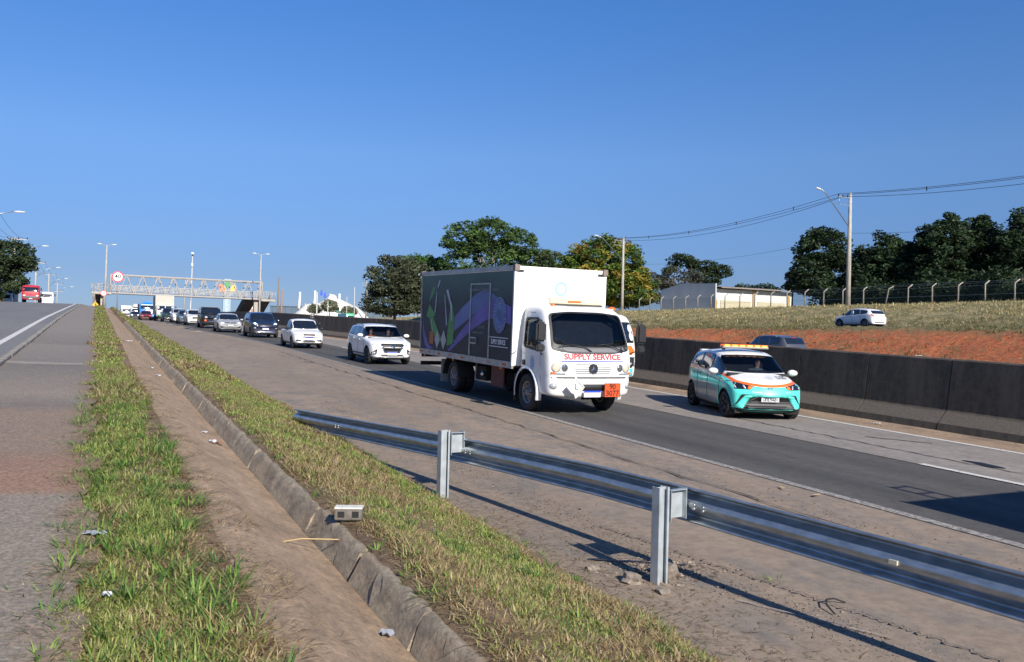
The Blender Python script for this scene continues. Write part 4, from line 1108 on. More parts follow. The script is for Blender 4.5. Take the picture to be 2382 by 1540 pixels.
def main_truck():
    W = 2.14; hw = W / 2; root = thing('box_truck', 'white cab box truck with dark printed side reading SUPPLY SERVICE', 'truck')
    cabm = paint('truck cab white', (.78, .78, .77), .22)
    lev = [(.40, .10, .93), (.46, .05, .97), (.78, .03, .985), (.84, .05, .985), (.92, .03, 1.0), (1.25, .05, 1.0), (1.36, .08, 1.0), (1.62, .18, .985), (2.12, .40, .945), (2.26, .52, .92), (2.36, .72, .86), (2.38, .95, .80)]
    ws = rnd_poly([(-.93, 1.52), (-.5, 1.47), (.5, 1.47), (.93, 1.52), (.87, 2.17), (.4, 2.21), (-.4, 2.21), (-.87, 2.17)], .2)
    wsv = [(x * .99, 1.50 + (z - 1.47) * .965) for x, z in ws]
    sw_ = rnd_poly([(.62, 1.40), (1.32, 1.46), (1.32, 2.06), (.72, 2.06)], .15)
    me, bvh = cab_shell(W, lev, 1.58, cabm, [('front', wsv), ('side', sw_)], (1.13, .44, .52))
    add('cab', me, root)
    K = M['black']
    gask = rnd_poly([(-.98, 1.42), (-.5, 1.35), (.5, 1.35), (.98, 1.42), (.91, 2.20), (.4, 2.25), (-.4, 2.25), (-.91, 2.20)], .2)
    def ring_panel(nm, outer, inner, m, off):
        dn = lambda P_: [tuple(Vector(P_[i]).lerp(Vector(P_[(i + 1) % len(P_)]), k / 4)) for i in range(len(P_)) for k in range(4)]
        outer, inner = dn(outer), dn(inner)
        n = len(outer); b = MB(); vs = []
        for P_ in (outer, inner):
            for x, z in P_:
                h = bvh.ray_cast(Vector((x, -3, z)), Vector((0, 1, 0))); p = h[0] if h[0] is not None else bvh.find_nearest(Vector((x, 0, z)))[0]
                vs.append(p + Vector((0, -off, 0)))
        b.put(vs, [(i, (i + 1) % n, (i + 1) % n + n, i + n) for i in range(n)], m, True); return b.build(nm, root)
    ring_panel('windscreen_gasket', gask, wsv, K, .014)
    panel('windscreen', bvh, 'front', wsv, M['tint'], root, .012, .12, .006)
    panel('wiper_cowl', bvh, 'front', rnd_poly([(-.96, 1.44), (-.5, 1.36), (.5, 1.36), (.96, 1.44), (.92, 1.50), (0, 1.47), (-.92, 1.50)], .15), plain('grey cowl', (.16, .16, .17), .6), root, .014, .1, .01)
    for xa, xb, za in ((-.05, -.62, 1.53), (.78, .28, 1.56)):
        b = MB(); pts = [(-.0 + xa, .06, 1.40), (xa - .25 * (1 if xa > 0 else .7), .08, 1.50), (xb, .10, za)]; b.tube(pts, [.012, .010, .007], K, 6); b.tube([(xb - .22, .09, za - .03), (xb + .25, .10, za + .02)], .010, K, 5); b.build('wiper', root)
    for side in ('left', 'right'):
        panel('side_glass', bvh, side, sw_, M['tint'], root, .004, .2, .006)
        n = len(sw_); d = -1 if side == 'left' else 1
        cx = sum(p[0] for p in sw_) / n; cz = sum(p[1] for p in sw_) / n
        outp = [(cx + (p[0] - cx) * 1.13, cz + (p[1] - cz) * 1.13) for p in sw_]; b = MB(); vs = []
        for P_ in (outp, sw_):
            for y, z in P_:
                h = bvh.ray_cast(Vector((4 * d, y, z)), Vector((-d, 0, 0))); p = h[0] if h[0] is not None else bvh.find_nearest(Vector((d, y, z)))[0]
                vs.append(p + Vector((d * .006, 0, 0)))
        b.put(vs, [(i, (i + 1) % n, (i + 1) % n + n, i + n) for i in range(n)], K, True); b.build('window_frame', root)
        for y0, z0, y1, z1 in ((.50, .62, .50, 2.2), (1.42, .62, 1.42, 2.2)):
            panel('door_seam', bvh, side, [(y0 - .006, z0), (y0 + .006, z0), (y1 + .006, z1), (y1 - .006, z1)], M['ink'], root, .001, .2, .003)
        panel('door_seam', bvh, side, [(.50, 2.20), (1.42, 2.20), (1.42, 2.212), (.50, 2.212)], M['ink'], root, .001, .2, .003)
        panel('door_handle', bvh, side, rnd_poly([(1.22, 1.02), (1.38, 1.02), (1.38, 1.14), (1.22, 1.14)], .3), K, root, .014, .2, .02)
        panel('air_intake', bvh, side, rnd_poly([(1.46, 1.12), (1.55, 1.0), (1.55, 1.40), (1.46, 1.34)], .3), K, root, .008, .2, .02)
        q = MB(); s = d
        q.tube([(s * (hw - .02), .50, 2.02), (s * (hw + .16), .22, 2.06), (s * (hw + .20), .16, 1.45), (s * (hw - .0), .45, 1.30)], .014, K, 6); q.box((s * (hw + .20), .14, 1.80), (.24, .12, .42), K, bev=.04); q.box((s * (hw + .20), .14, 1.46), (.20, .11, .16), K, bev=.03); q.build('side_mirror', root)
        b = MB(); arcs = [(math.pi * t / 12) for t in range(-1, 14)]
        vs = []; R1, R2 = .51, .565
        for a in arcs:
            for rr_, xo in ((R1, .02), (R2, .022), (R2, -.1)): vs.append((s * (hw + xo), 1.13 - math.cos(a) * rr_, .44 + math.sin(a) * rr_))
        b.put(vs, [(3 * i + j, 3 * i + j + 1, 3 * i + j + 4, 3 * i + j + 3) for i in range(len(arcs) - 1) for j in range(2)], cabm, True); b.build('wheel_arch_trim', root)
    for xs_, nm in (((-.89, -.70), 0), ((.69, .86), 1)):
        for x in xs_:
            big = abs(x) > .8; r_ = .088 if big else .068
            poly = [(x + math.cos(a) * r_, 1.045 + math.sin(a) * r_ * 1.1) for a in [2 * math.pi * k / 16 for k in range(16)]]
            panel('headlamp', bvh, 'front', poly, plain('pale lamp lens', (.62, .52, .42), .15, coat=.8) if big else plain('dark lamp lens', (.20, .22, .24), .1, .5, .5, 20, coat=.8), root, .012, .05, .02)
            p2 = [(x + math.cos(a) * r_ * 1.18, 1.045 + math.sin(a) * r_ * 1.3) for a in [2 * math.pi * k / 16 for k in range(16)]]
            panel('headlamp_bezel', bvh, 'front', p2, plain('grey bezel', (.50, .50, .51), .35, .2), root, .008, .05, .01)
    for s in (-1, 1):
        panel('turn_signal', bvh, 'front', [(s * .68, .89), (s * .92, .90), (s * .92, .95), (s * .68, .94)], M['lamp'], root, .01, .1, .02)
        panel('turn_signal', bvh, 'front', [(s * .92, .90), (s * 1.0, .90), (s * 1.0, .95), (s * .92, .95)], M['orange_lens'], root, .01, .1, .02)
        panel('fog_lamp', bvh, 'front', [(s * .93 + math.cos(a) * .075, .65 + math.sin(a) * .07) for a in [2 * math.pi * k / 14 for k in range(14)]], M['lamp'], root, .01, .08, .02)
    for k in range(5):
        z = .915 + .048 * k; panel('grille_slot', bvh, 'front', [(-.46 + .02 * abs(2 - k), z), (.46 - .02 * abs(2 - k), z), (.46 - .02 * abs(2 - k), z + .013), (-.46 + .02 * abs(2 - k), z + .013)], K, root, .004, .15, .01)
    panel('bumper_gap', bvh, 'front', [(-.98, .815), (.98, .815), (.98, .845), (-.98, .845)], K, root, .006, .15, .02)
    panel('bumper_slot', bvh, 'front', [(-.32, .545), (.34, .545), (.34, .69), (-.32, .69)], K, root, .006, .15, .02)
    ci = [(math.cos(a), math.sin(a)) for a in [2 * math.pi * k / 20 for k in range(20)]]
    b = MB(); b.lathe((0, .035, 1.02), (0, -1, 0), [(.001, .0), (.10, 0), (.112, .012), (.118, 0)], M['chrome'], 24, False); b.lathe((0, .030, 1.02), (0, -1, 0), [(.001, .0), (.10, .0)], K, 24, False); eb = b.build('star_badge', root)
    b = MB()
    for k in range(3):
        a = math.pi / 2 + 2 * math.pi * k / 3; t = Vector((math.cos(a), 0, math.sin(a))); n_ = Vector((-t.z, 0, t.x)); c = Vector((0, .02, 1.02))
        b.put([c + n_ * .022, c - n_ * .022, c + t * .105, c + Vector((0, -.014, 0))], [(0, 3, 2), (3, 1, 2), (0, 1, 3)], M['chrome'])
    b.build('star', eb)
    project_text('SUPPLY SERVICE', .165, M['redprint'], root, bvh, 'front', 0, 1.275, .008, bold=.005, sx=1.2)
    for z in (1.175, 1.378):
        panel('blue_stripe', bvh, 'front', [(-.78, z), (.78, z), (.78, z + .018), (-.78, z + .018)], M['blueprint'], root, .008, .15, .006)
    b = MB(); b.box((-.04, -.02, .485), (.42, .02, .14), plain('pinkish plate', (.74, .66, .68), .4), bev=.004); po = b.build('number_plate', root)
    b = MB(); b.box((-.04, -.034, .54), (.41, .01, .034), M['blue']); b.build('plate_band', po)
    b = MB(); b.box((.44, -.06, .57), (.40, .016, .30), plain('hazard orange', (.80, .085, .012), .5)); hp = b.build('hazard_plate', root)
    for s_, z in (('90', .64), ('3077', .50)): text_obj(s_, .165, M['ink'], hp, lambda u, v, z=z: (.44 + u, -.072, z + v), bold=.004)
    b = MB()
    for (x0, x1, z0, z1) in ((.24, .64, .42, .428), (.24, .64, .712, .72), (.24, .248, .42, .72), (.632, .64, .42, .72)): b.box(((x0 + x1) / 2, -.07, (z0 + z1) / 2), (x1 - x0, .006, z1 - z0), M['ink'])
    b.build('plate_border', hp)
    b = MB(); b.prism([(-.72, .64), (-.50, .86), (-.28, .64), (-.34, .57), (-.40, .56), (-.44, .44), (-.50, .40), (-.54, .50), (-.60, .52), (-.64, .56)], -.10, -.075, 'y', plain('hazard white', (.72, .71, .66), .6)); dd = b.build('hazard_diamond', root)
    b = MB(); b.tube([(-.52, -.105, .72), (-.51, -.105, .60), (-.44, -.105, .59)], .008, M['ink'], 4); b.tube([(-.50, -.105, .80), (-.30, -.105, .62)], .004, M['ink'], 4); b.build('mark', dd)
    b = MB(); b.box((.05, 1.02, 2.47), (1.35, .07, .19), plain('yellowed deflector', (.60, .54, .38), .5, var=.12), rx=-.55, bev=.02); b.box((.05, .95, 2.395), (1.33, .05, .03), M['black']); b.box((.0, .955, 2.475), (.34, .01, .035), M['orange_lens'], rx=-.55); b.build('roof_sign', root)
    b = MB(); b.lathe((-.62, .85, 2.36), (0, 0, 1), [(.05, 0), (.045, .04), (.001, .07)], M['orange_lens'], 10); b.build('marker_lamp', root)
    sealblue = plain('sky blue print', (.22, .50, .80), .5)
    seal(root, lambda u, v, k: (-(hw + .012), .86 + u, 1.10 + v), .10, .155, M['blueprint'], sealblue, 14)
    # interior and driver
    b = MB(); b.box((0, .62, 1.28), (W * .86, .4, .22), M['dash'], bev=.04); b.build('dashboard', root)
    b = MB(); b.box((0, 1.0, .98), (W * .88, 1.0, .06), M['dark']); b.build('cabin_floor', root)
    for x in (-.5, .5):
        b = MB(); b.box((x, 1.18, 1.14), (.5, .5, .16), M['seat'], bev=.04); b.box((x, 1.42, 1.55), (.5, .12, .75), M['seat'], bev=.05); b.build('seat', root)
    b = MB(); c = Vector((.5, .74, 1.46)); b.tube([c + Vector((math.cos(a) * .22, math.sin(a) * .17, math.sin(a) * .10)) for a in [2 * math.pi * q / 18 for q in range(19)]], .014, M['black'], 6, False); b.tube([c, c + Vector((0, -.15, -.2))], .03, K); b.build('steering_wheel', root)
    # cargo box with printed side
    bw, y0, y1, z0, z1 = 2.38, 1.62, 7.78, .97, 3.24; hb = bw / 2
    wht = plain('box white panel', (.79, .79, .78), .45, var=.05, vscale=1.5)
    m, t, p = new_mat('dark printed vinyl'); p.inputs['Roughness'].default_value = .45; p.inputs['Specular IOR Level'].default_value = .25
    s = sep(t); n = noise(t, 1.1, 6, .6, (1, .6, 1)); 
    cdark = ramp(t, n, [(.3, (.012, .014, .022)), (.7, (.035, .038, .055))])
    hz = N(t, 'ShaderNodeClamp'); L(t, math_(t, 'MULTIPLY', math_(t, 'SUBTRACT', math_(t, 'MULTIPLY_ADD', n, .8, s[2]), 2.62), 1.0), hz.inputs[0])
    L(t, mix(t, hz.outputs[0], cdark, (.075, .145, .115)), p.inputs['Base Color']); vin = m
    b = MB(); b.box((0, (y0 + y1) / 2, (z0 + z1) / 2), (bw, y1 - y0, z1 - z0), wht, bev=.015); bo = b.build('cargo_box', root)
    b = MB(); b.put([(-hb - .003, y0 + .05, z0 + .08), (-hb - .003, y1 - .05, z0 + .08), (-hb - .003, y1 - .05, z1 - .1), (-hb - .003, y0 + .05, z1 - .1)], [(0, 1, 2, 3)], vin); pr = b.build('side_print', root)
    b = MB(); b.put([(hb + .003, y0 + .05, z0 + .08), (hb + .003, y1 - .05, z0 + .08), (hb + .003, y1 - .05, z1 - .1), (hb + .003, y0 + .05, z1 - .1)], [(3, 2, 1, 0)], vin); b.build('side_print', root)
    def pf_(poly, m, k, nm):
        b = MB(); b.put([(-hb - .003 - .003 * k, u, v) for u, v in poly], [tuple(range(len(poly)))], m); return b.build(nm, pr)
    def bez(pts, n=10):
        out = []
        P_ = [Vector(q) for q in pts]
        for i in range(len(P_) - 1):
            a, b_ = P_[i], P_[i + 1]; c0 = a + (P_[i + 1] - P_[max(i - 1, 0)]) / 6; c1 = b_ - (P_[min(i + 2, len(P_) - 1)] - P_[i]) / 6
            for k in range(n): tt = k / n; out.append(tuple(a * (1 - tt) ** 3 + c0 * 3 * tt * (1 - tt) ** 2 + c1 * 3 * tt * tt * (1 - tt) + b_ * tt ** 3))
        out.append(tuple(P_[-1])); return out
    def band(top, bot, m, k, nm):
        A_, B_ = bez(top), bez(bot); n = min(len(A_), len(B_)); b = MB(); vs = []
        for q in range(n): vs += [(-hb - .003 - .003 * k, *A_[q]), (-hb - .003 - .003 * k, *B_[q])]
        b.put(vs, [(2 * q, 2 * q + 1, 2 * q + 3, 2 * q + 2) for q in range(n - 1)], m); return b.build(nm, pr)
    pur = plain('purple print', (.10, .065, .36), .4, var=.35, vscale=1.5); blu = plain('slate blue print', (.085, .125, .36), .4, var=.4, vscale=1.2); grn = plain('green print', (.03, .24, .04), .4, var=.35, vscale=2); sil = plain('silver print', (.40, .41, .48), .4, var=.2)
    band([(5.3, 1.95), (4.6, 2.30), (3.5, 2.68), (2.6, 2.55), (1.75, 2.05)], [(5.3, 1.60), (4.6, 1.85), (3.5, 2.20), (2.7, 2.12), (1.75, 1.95)], blu, 1, 'swoosh')
    band([(5.62, 1.10), (4.6, 1.72), (3.7, 2.16), (2.8, 2.50), (1.75, 2.30)], [(5.45, 1.10), (4.5, 1.50), (3.7, 1.80), (2.8, 2.02), (1.75, 1.90)], pur, 2, 'swoosh')
    band([(7.6, 1.9), (7.5, 1.6), (7.1, 1.2), (6.7, 1.1)], [(7.62, 2.3), (7.6, 1.5), (7.3, 1.1), (6.9, 1.08)], pur, 1, 'swoosh')
    pf_([(6.94, 2.80), (7.16, 2.42), (7.12, 2.40), (6.78, 2.62), (6.65, 2.82)], grn, 2, 'arrow')
    pf_([(7.12, 2.34), (7.35, 1.98), (7.1, 1.95), (6.9, 1.6), (6.3, 1.22), (6.1, 1.40), (6.55, 1.75), (6.8, 1.98), (6.62, 2.04)], grn, 2, 'arrow')
    pf_([(5.72, 1.22), (5.20, 1.30), (5.24, 1.45), (5.20, 1.95), (5.42, 2.45), (5.50, 2.2), (5.62, 1.9)], grn, 2, 'arrow')
    for pl_ in ([(5.86, 2.72), (5.70, 2.74), (5.40, 2.3), (5.36, 1.9), (5.44, 1.9), (5.52, 2.3)], [(5.98, 2.6), (5.93, 2.6), (5.70, 1.8), (5.78, 1.75)], [(6.55, 2.85), (6.50, 2.85), (6.62, 2.1), (6.70, 2.1)], [(6.95, 1.9), (6.91, 1.9), (6.75, 1.5), (6.80, 1.5)], [(6.4, 3.0), (6.3, 3.0), (6.52, 2.7), (6.62, 2.7)]):
        pf_(pl_, sil, 3, 'highlight')
    pf_([(7.02, 1.57), (6.70, 1.57), (6.70, 1.22), (7.02, 1.22)], plain('dull orange print', (.42, .10, .02), .5), 4, 'orange_label')
    for u in (6.42, 5.94): pf_([(u + .22, 1.36), (u, 1.64), (u - .22, 1.36), (u, 1.10)], plain('grey label', (.40, .40, .40), .5), 4, 'diamond_label')
    fr_ = lambda cy, cz: (lambda u, v: (-hb - .016, cy - u, cz + v))
    text_obj('SUPPLY SERVICE', .155, plain('bright print', (.85, .85, .88), .5), pr, fr_(2.40, 1.47), bold=.004, sx=.72)
    for z in (1.57, 1.355): pf_([(2.97, z), (1.86, z), (1.86, z + .022), (2.97, z + .022)], M['whiteprint'], 4, 'rule')
    g2 = plain('grey print', (.28, .29, .31), .5)
    text_obj('Gerenciamento | Transporte de Residuos', .115, g2, pr, fr_(3.35, 2.72), sx=.95); text_obj('Solucoes em meio ambiente', .10, plain('faint print', (.10, .12, .12), .5), pr, fr_(3.1, 2.95))
    text_obj('11 2277 4700', .095, g2, pr, fr_(3.48, 1.79)); text_obj('supplyservice.com.br', .085, g2, pr, fr_(3.62, 1.66))
    pf_([(3.32, 2.13), (3.36, 2.13), (3.36, 2.12), (3.32, 2.12)], g2, 4, 'fleck')
    silb = plain('pale blue print', (.30, .38, .62), .4); corb = plain('blue seal centre', (.07, .16, .45), .4, var=.5, vscale=6)
    b = MB(); b.put([(-hb - .014, 2.36 + math.cos(a) * .37, 2.11 + math.sin(a) * .42) for a in [2 * math.pi * k / 36 for k in range(36)]], [tuple(range(36))], plain('seal ground', (.06, .08, .24), .4)); b.build('emblem_ground', pr)
    seal(pr, lambda u, v, k: (-hb - .017, 2.36 + u, 2.11 + v), .37, .42, silb, corb, 26)
    skb = plain('faint sky blue print', (.30, .56, .80), .5)
    seal(root, lambda u, v, k: (u + .0, y0 - .004, 2.77 + v), .25, .27, plain('fainter blue print', (.30, .55, .80), .5), skb, 22)
    al = plain('worn aluminium trim', (.42, .41, .40), .45, .5, .3, 6); b = MB()
    for sx in (-1, 1):
        b.box((sx * (hb + .002), (y0 + y1) / 2, z1 - .03), (.05, y1 - y0 + .02, .10), al); b.box((sx * (hb + .002), (y0 + y1) / 2, z0 + .01), (.05, y1 - y0 + .02, .15), al)
        for y in (y0 + .01, y1 - .01): b.box((sx * hb, y, (z0 + z1) / 2), (.055, .055, z1 - z0), wht if y < 3 else al)
        for y in (y0, y1): b.box((sx * (hb - .02), y, z1 - .03), (.12, .12, .14), plain('rusty corner', (.22, .17, .14), .7, var=.3, vscale=9))
    b.build('box_frame', bo); b = MB()
    b.box((0, y0 - .003, z1 - .02), (bw, .02, .06), wht); b.build('front_trim', bo)
    for x in (-1.05, 1.05):
        b = MB(); b.box((x, y0 - .012, z1 - .10), (.12, .02, .045), K); b.build('clearance_lamp', bo)
    for yy in (2.94, 4.12):
        b = MB(); b.box((-hb - .012, yy, 1.95), (.025, .055, 1.84), al); b.build('door_post', bo)
    b = MB(); b.box((-hb - .012, 3.53, 2.86), (.022, 1.2, .035), al); b.box((-hb - .012, 3.53, 1.03), (.022, 1.2, .035), al); b.build('door_rail', bo)
    b = MB(); b.box((-hb - .02, 3.88, 1.45), (.03, .36, .17), al); b.box((-hb - .038, 3.88, 1.45), (.012, .30, .10), K); b.build('door_latch', bo)
    for k, y in enumerate((2.0, 2.9, 4.55, 5.4, 6.2, 7.0, 7.6)):
        b = MB(); b.box((-hb - .03, y, z0 + .01), (.012, .16, .05), M['red'] if k % 2 == 0 else plain('dull reflector', (.4, .18, .16), .4)); b.build('reflector', bo)
    for y in (2.3, 5.3, 7.5):
        b = MB(); b.box((-hb + .04, y, z0 - .10), (.04, .07, .05), M['orange_lens']); b.build('side_marker', bo)
    ch = MB(); D = M['dark']
    for sx in (-1, 1): ch.box((sx * .40, 4.3, .78), (.09, 6.6, .2), D); ch.box((sx * .8, 4.5, .93), (.1, 6.0, .08), D)
    ch.box((0, 5.6, .45), (1.5, .14, .14), D); ch.box((0, 1.1, .42), (1.5, .12, .12), D); ch.box((-.72, 4.0, .62), (.4, .7, .34), D); ch.box((.72, 3.6, .58), (.45, 1.2, .42), D)
    ch.lathe((-.62, 2.6, .60), (0, 1, 0), [(.001, 0), (.22, 0), (.22, .55), (.001, .55)], D, 16); ch.box((0, 1.9, .65), (.7, 1.2, .4), D)
    ch.build('chassis', root)
    b = MB(); b.box((-.92, 2.95, .66), (.03, .72, .58), plain('dull red locker', (.11, .035, .03), .7, var=.4, vscale=4)); b.build('side_locker', root)
    b = MB(); b.lathe((-.95, 3.75, .62), (-1, 0, 0), [(.001, 0), (.07, 0), (.075, .05), (.001, .08)], M['chrome'], 12); b.tube([(-.95, 4.2, .85), (-.97, 4.2, .45), (-.95, 3.9, .42)], .02, al, 6); b.build('side_fitting', root)
    for z in (.62, .86):
        b = MB(); b.box((0, 7.72 if z > .7 else 7.78, z), (bw * .98, .08, .11), K); b.build('rear_underrun_bar', root)
    for y, zz in ((6.35, .52), (1.72, .48)):
        for sx in (-1, 1):
            b = MB(); b.box((sx * .90, y, zz), (.36, .025, .62), plain('mudflap', (.03, .03, .03), .8) if y < 3 else plain('pale mudflap', (.35, .34, .32), .8)); b.build('mudflap', root)
    for sx in (-1, 1):
        b = MB(); arcs = [math.pi * t / 8 for t in range(0, 9)]; vs = []
        for a in arcs: vs += [(sx * .70, 5.5 - math.cos(a) * .56, .44 + math.sin(a) * .54), (sx * 1.14, 5.5 - math.cos(a) * .56, .44 + math.sin(a) * .54)]
        b.put(vs, [(2 * i, 2 * i + 1, 2 * i + 3, 2 * i + 2) for i in range(8)], K); b.build('mudguard', root)
    for x in (-.94, .94): put_wheel(root, x, 1.13, .42, .23, .25, 'disc', M['steelrim'])
    for x in (-.95, -.70, .70, .95): put_wheel(root, x, 5.50, .42, .22, .25, 'disc', M['steelrim'])
    ship(root, 9.72, 16.0, float(zh(16.0)), 0, .029)
    bpy.context.view_layer.update()
    p_ = seated('person', 'driver in a blue shirt behind the windscreen of the white box truck', root.matrix_world @ Matrix.Translation((.5, 1.22, 1.22)), 'blue work shirt', (.05, .13, .26), True)
    return root
main_truck()

# --- teal nosed patrol hatchback
def patrol():
    m, t, p = new_mat('two tone patrol paint'); p.inputs['Roughness'].default_value = .4; p.inputs['Coat Weight'].default_value = .8; p.inputs['Coat Roughness'].default_value = .05
    s = sep(t)
    xx = math_(t, 'ABSOLUTE', s[0])
    # stripe height on the nose rises towards the wings; on the sides it climbs to the tail
    front = math_(t, 'MULTIPLY_ADD', math_(t, 'MULTIPLY', xx, xx), .16, .77)
    sidez = math_(t, 'MULTIPLY', math_(t, 'MINIMUM', math_(t, 'MAXIMUM', math_(t, 'SUBTRACT', s[1], .45), 0.), .8), .16)
    st = math_(t, 'ADD', front, sidez)
    d = math_(t, 'SUBTRACT', s[2], st)
    orange = math_(t, 'LESS_THAN', math_(t, 'ABSOLUTE', d), .027)
    up = math_(t, 'GREATER_THAN', d, 0.)
    side_shade = math_(t, 'MULTIPLY', math_(t, 'GREATER_THAN', s[1], 1.75), math_(t, 'LESS_THAN', s[2], 1.22))  # rear side's shade and sky reflection put into a darker teal
    pil = math_(t, 'MULTIPLY', math_(t, 'GREATER_THAN', s[2], .99), math_(t, 'LESS_THAN', s[1], 1.75)); up = math_(t, 'MAXIMUM', up, pil); orange = math_(t, 'MULTIPLY', orange, math_(t, 'SUBTRACT', 1., pil))
    wh = mix(t, side_shade, (.78, .78, .77), (.10, .36, .36))
    base = mix(t, up, (.095, .70, .60), wh)
    lowd = math_(t, 'MULTIPLY', math_(t, 'GREATER_THAN', s[1], 1.15), math_(t, 'LESS_THAN', s[2], math_(t, 'MULTIPLY_ADD', s[1], .07, .56)))
    base = mix(t, lowd, base, (.36, .38, .38))
    ge = N(t, 'ShaderNodeNewGeometry')
    L(t, mix(t, ge.outputs['Backfacing'], mix(t, orange, base, (.92, .15, .015)), (.012, .012, .014)), p.inputs['Base Color'])
    L(t, math_(t, 'MULTIPLY', math_(t, 'SUBTRACT', 1., ge.outputs['Backfacing']), .8), p.inputs['Coat Weight'])
    tl = m
    P = cp('hatch', L=3.72, W=1.70, H=1.50, body=tl, R=.30, yf=.19, yr=.835, zb=.17, roofw=.70, see=True, plate=(.49, 'UDL9A01'), plate_off=.075, rimmat=plain('dark alloy', (.05, .05, .055), .4, .5), mirrormat=paint('mirror white', (.8, .8, .8), .02), sill=.06,
           curve=(.26, .12), seaty=.50)
    P['prof'] = [(0, .36), (.008, .45), (.03, .535), (.09, .60), (.20, .665), (.42, .945), (.52, .99), (.64, 1.0), (.82, .97), (.92, .915), (.965, .70), (.99, .56), (1, .46)]; P['ws'] = (.205, .42)
    hl = rnd_poly([(.36, .755), (.44, .69), (.74, .69), (.83, .78), (.82, .875), (.72, .835)], .10)
    P['front'] = [('headlamp', M['glass'], hl, True, .008), ('daytime_lamp', M['lamp'], [(.52, .70), (.555, .70), (.585, .78), (.55, .78)], True, .014), ('daytime_lamp', M['lamp'], [(.71, .71), (.74, .71), (.77, .84), (.74, .83)], True, .014),
        ('turn_signal', M['amber'], [(.385, .75), (.44, .70), (.49, .70), (.47, .76)], True, .014),
        ('grille', M['black'], rnd_poly([(-.62, .58), (.62, .58), (.78, .27), (-.78, .27)], .12), False, .006), ('lower_lip', M['black'], [(-.80, .21), (.80, .21), (.80, .275), (-.80, .275)], False, .010),
        ('bumper_blade', tl, [(.40, .545), (.55, .555), (.78, .27), (.60, .27)], True, .03)]
    root, bvh = car('patrol_car', 'white and turquoise highway patrol hatchback with orange stripe and lit amber roof bar', 'car', P)
    g = MB()
    for z in (.31, .35, .39, .43):
        g.box((0, .02 + (.0), z), (1.05 - (z - .31), .03, .012), plain('grille grey', (.10, .10, .11), .5))
    g.build('grille_bar', root)
    project_text('11-1312', .075, M['ink'], root, bvh, 'front', .42, .935, .010, sx=1.1, bold=.003)
    project_text('BYD', .045, M['chrome'], root, bvh, 'front', 0, .715, .008, sx=1.6, bold=.002)
    project_text('Rodovias', .055, M['whiteprint'], root, bvh, 'front', -.30, .635, .008, bold=.002); project_text('Eletrico', .04, M['whiteprint'], root, bvh, 'front', .42, .645, .008)
    project_text('CCR', .07, plain('grey bonnet print', (.35, .42, .44), .5), root, bvh, 'front', .10, .925, .01)
    b = MB(); b.box((0, 1.78, 1.555), (1.12, .26, .05), plain('bar tray', (.35, .32, .30), .4), bev=.012); lb = b.build('light_bar', root)
    b = MB(); b.box((0, 1.78, 1.592), (1.10, .24, .045), M['amber'], bev=.015); b.build('amber_lens', lb)
    for x in (-.46, -.27, -.09, .10, .28, .46):
        b = MB(); b.box((x, 1.655, 1.590), (.11, .02, .034), M['amber_hot']); b.build('bulb', lb)
    for x in (-.5, .5):
        b = MB(); b.box((x, 1.78, 1.515), (.05, .1, .06), M['black']); b.build('bar_foot', lb)
    b = MB(); b.box((0, 3.40, 1.405), (1.06, .22, .045), paint('mirror white', (.8, .8, .8)), bev=.02); b.build('roof_spoiler', root)
    yaw = -R(20); f = Vector((13.30, 14.42)); ship(root, f.x, f.y, float(zh(14.5)) , yaw, .03)
    bpy.context.view_layer.update()
    seated('person', 'driver in a grey shirt inside the turquoise patrol car', root.matrix_world @ Matrix.Translation((.36, 1.80, .55)), 'grey shirt', (.10, .11, .12), True)
patrol()

wc = M['white']; Bk = M['black']; La = M['lamp']
def grille_lines(root, x, y, zs, w, m):
    b = MB()
    for z in zs: b.box((x, y, z), (w, .02, .012), m)
    b.build('grille_bar', root)
# --- white crossover with roof rails
P = cp('suv', L=4.0, W=1.70, H=1.53, body=wc, R=.33, yf=.19, yr=.80, zb=.22, roofw=.73, see=True, plate=(.44, ''), sill=.14, rails=M['galv'], rimmat=plain('dark alloy', (.05, .05, .055), .4, .5), seaty=.47,
       front=[('headlamp', La, rnd_poly([(.44, .745), (.62, .715), (.84, .80), (.82, .90)], .15), True), ('lit_lamp', M['lit'], [(.62, .74), (.71, .76), (.71, .81), (.62, .79)], True, .012),
              ('grille', Bk, rnd_poly([(-.42, .82), (.42, .82), (.44, .76), (.27, .46), (-.27, .46), (-.44, .76)], .1), False), ('chrome_blade', M['chrome'], [(.43, .80), (.47, .78), (.31, .46), (.26, .46)], True, .014),
              ('fog_recess', Bk, rnd_poly([(.58, .62), (.78, .50), (.80, .36), (.62, .40)], .2), True), ('fog_lamp', La, [(.66, .42), (.74, .42), (.74, .50), (.66, .50)], True, .014), ('lower_lip', Bk, rnd_poly([(-.42, .40), (.42, .40), (.55, .27), (-.55, .27)], .1), False), ('skid_plate', La, [(-.40, .285), (.40, .285), (.40, .305), (-.40, .305)], False, .014),
              ('badge', M['chrome'], [(math.cos(a) * .075, .70 + math.sin(a) * .075) for a in [2 * math.pi * k / 14 for k in range(14)]], False, .016)])
r1, _ = car('crossover_car', 'white crossover with silver roof rails and black grille just behind the box truck', 'car', P); ship(r1, 10.25, 31.6, float(zh(32)), 0, .028)
bpy.context.view_layer.update()
seated('person', 'driver in a dark top behind the wheel of the white crossover', r1.matrix_world @ Matrix.Translation((.36, 1.86, .56)), 'dark top', (.05, .05, .07), True)
seated('person', 'passenger in an orange top in the front of the white crossover', r1.matrix_world @ Matrix.Translation((-.36, 1.86, .56)), 'orange top', (.55, .13, .04), False)
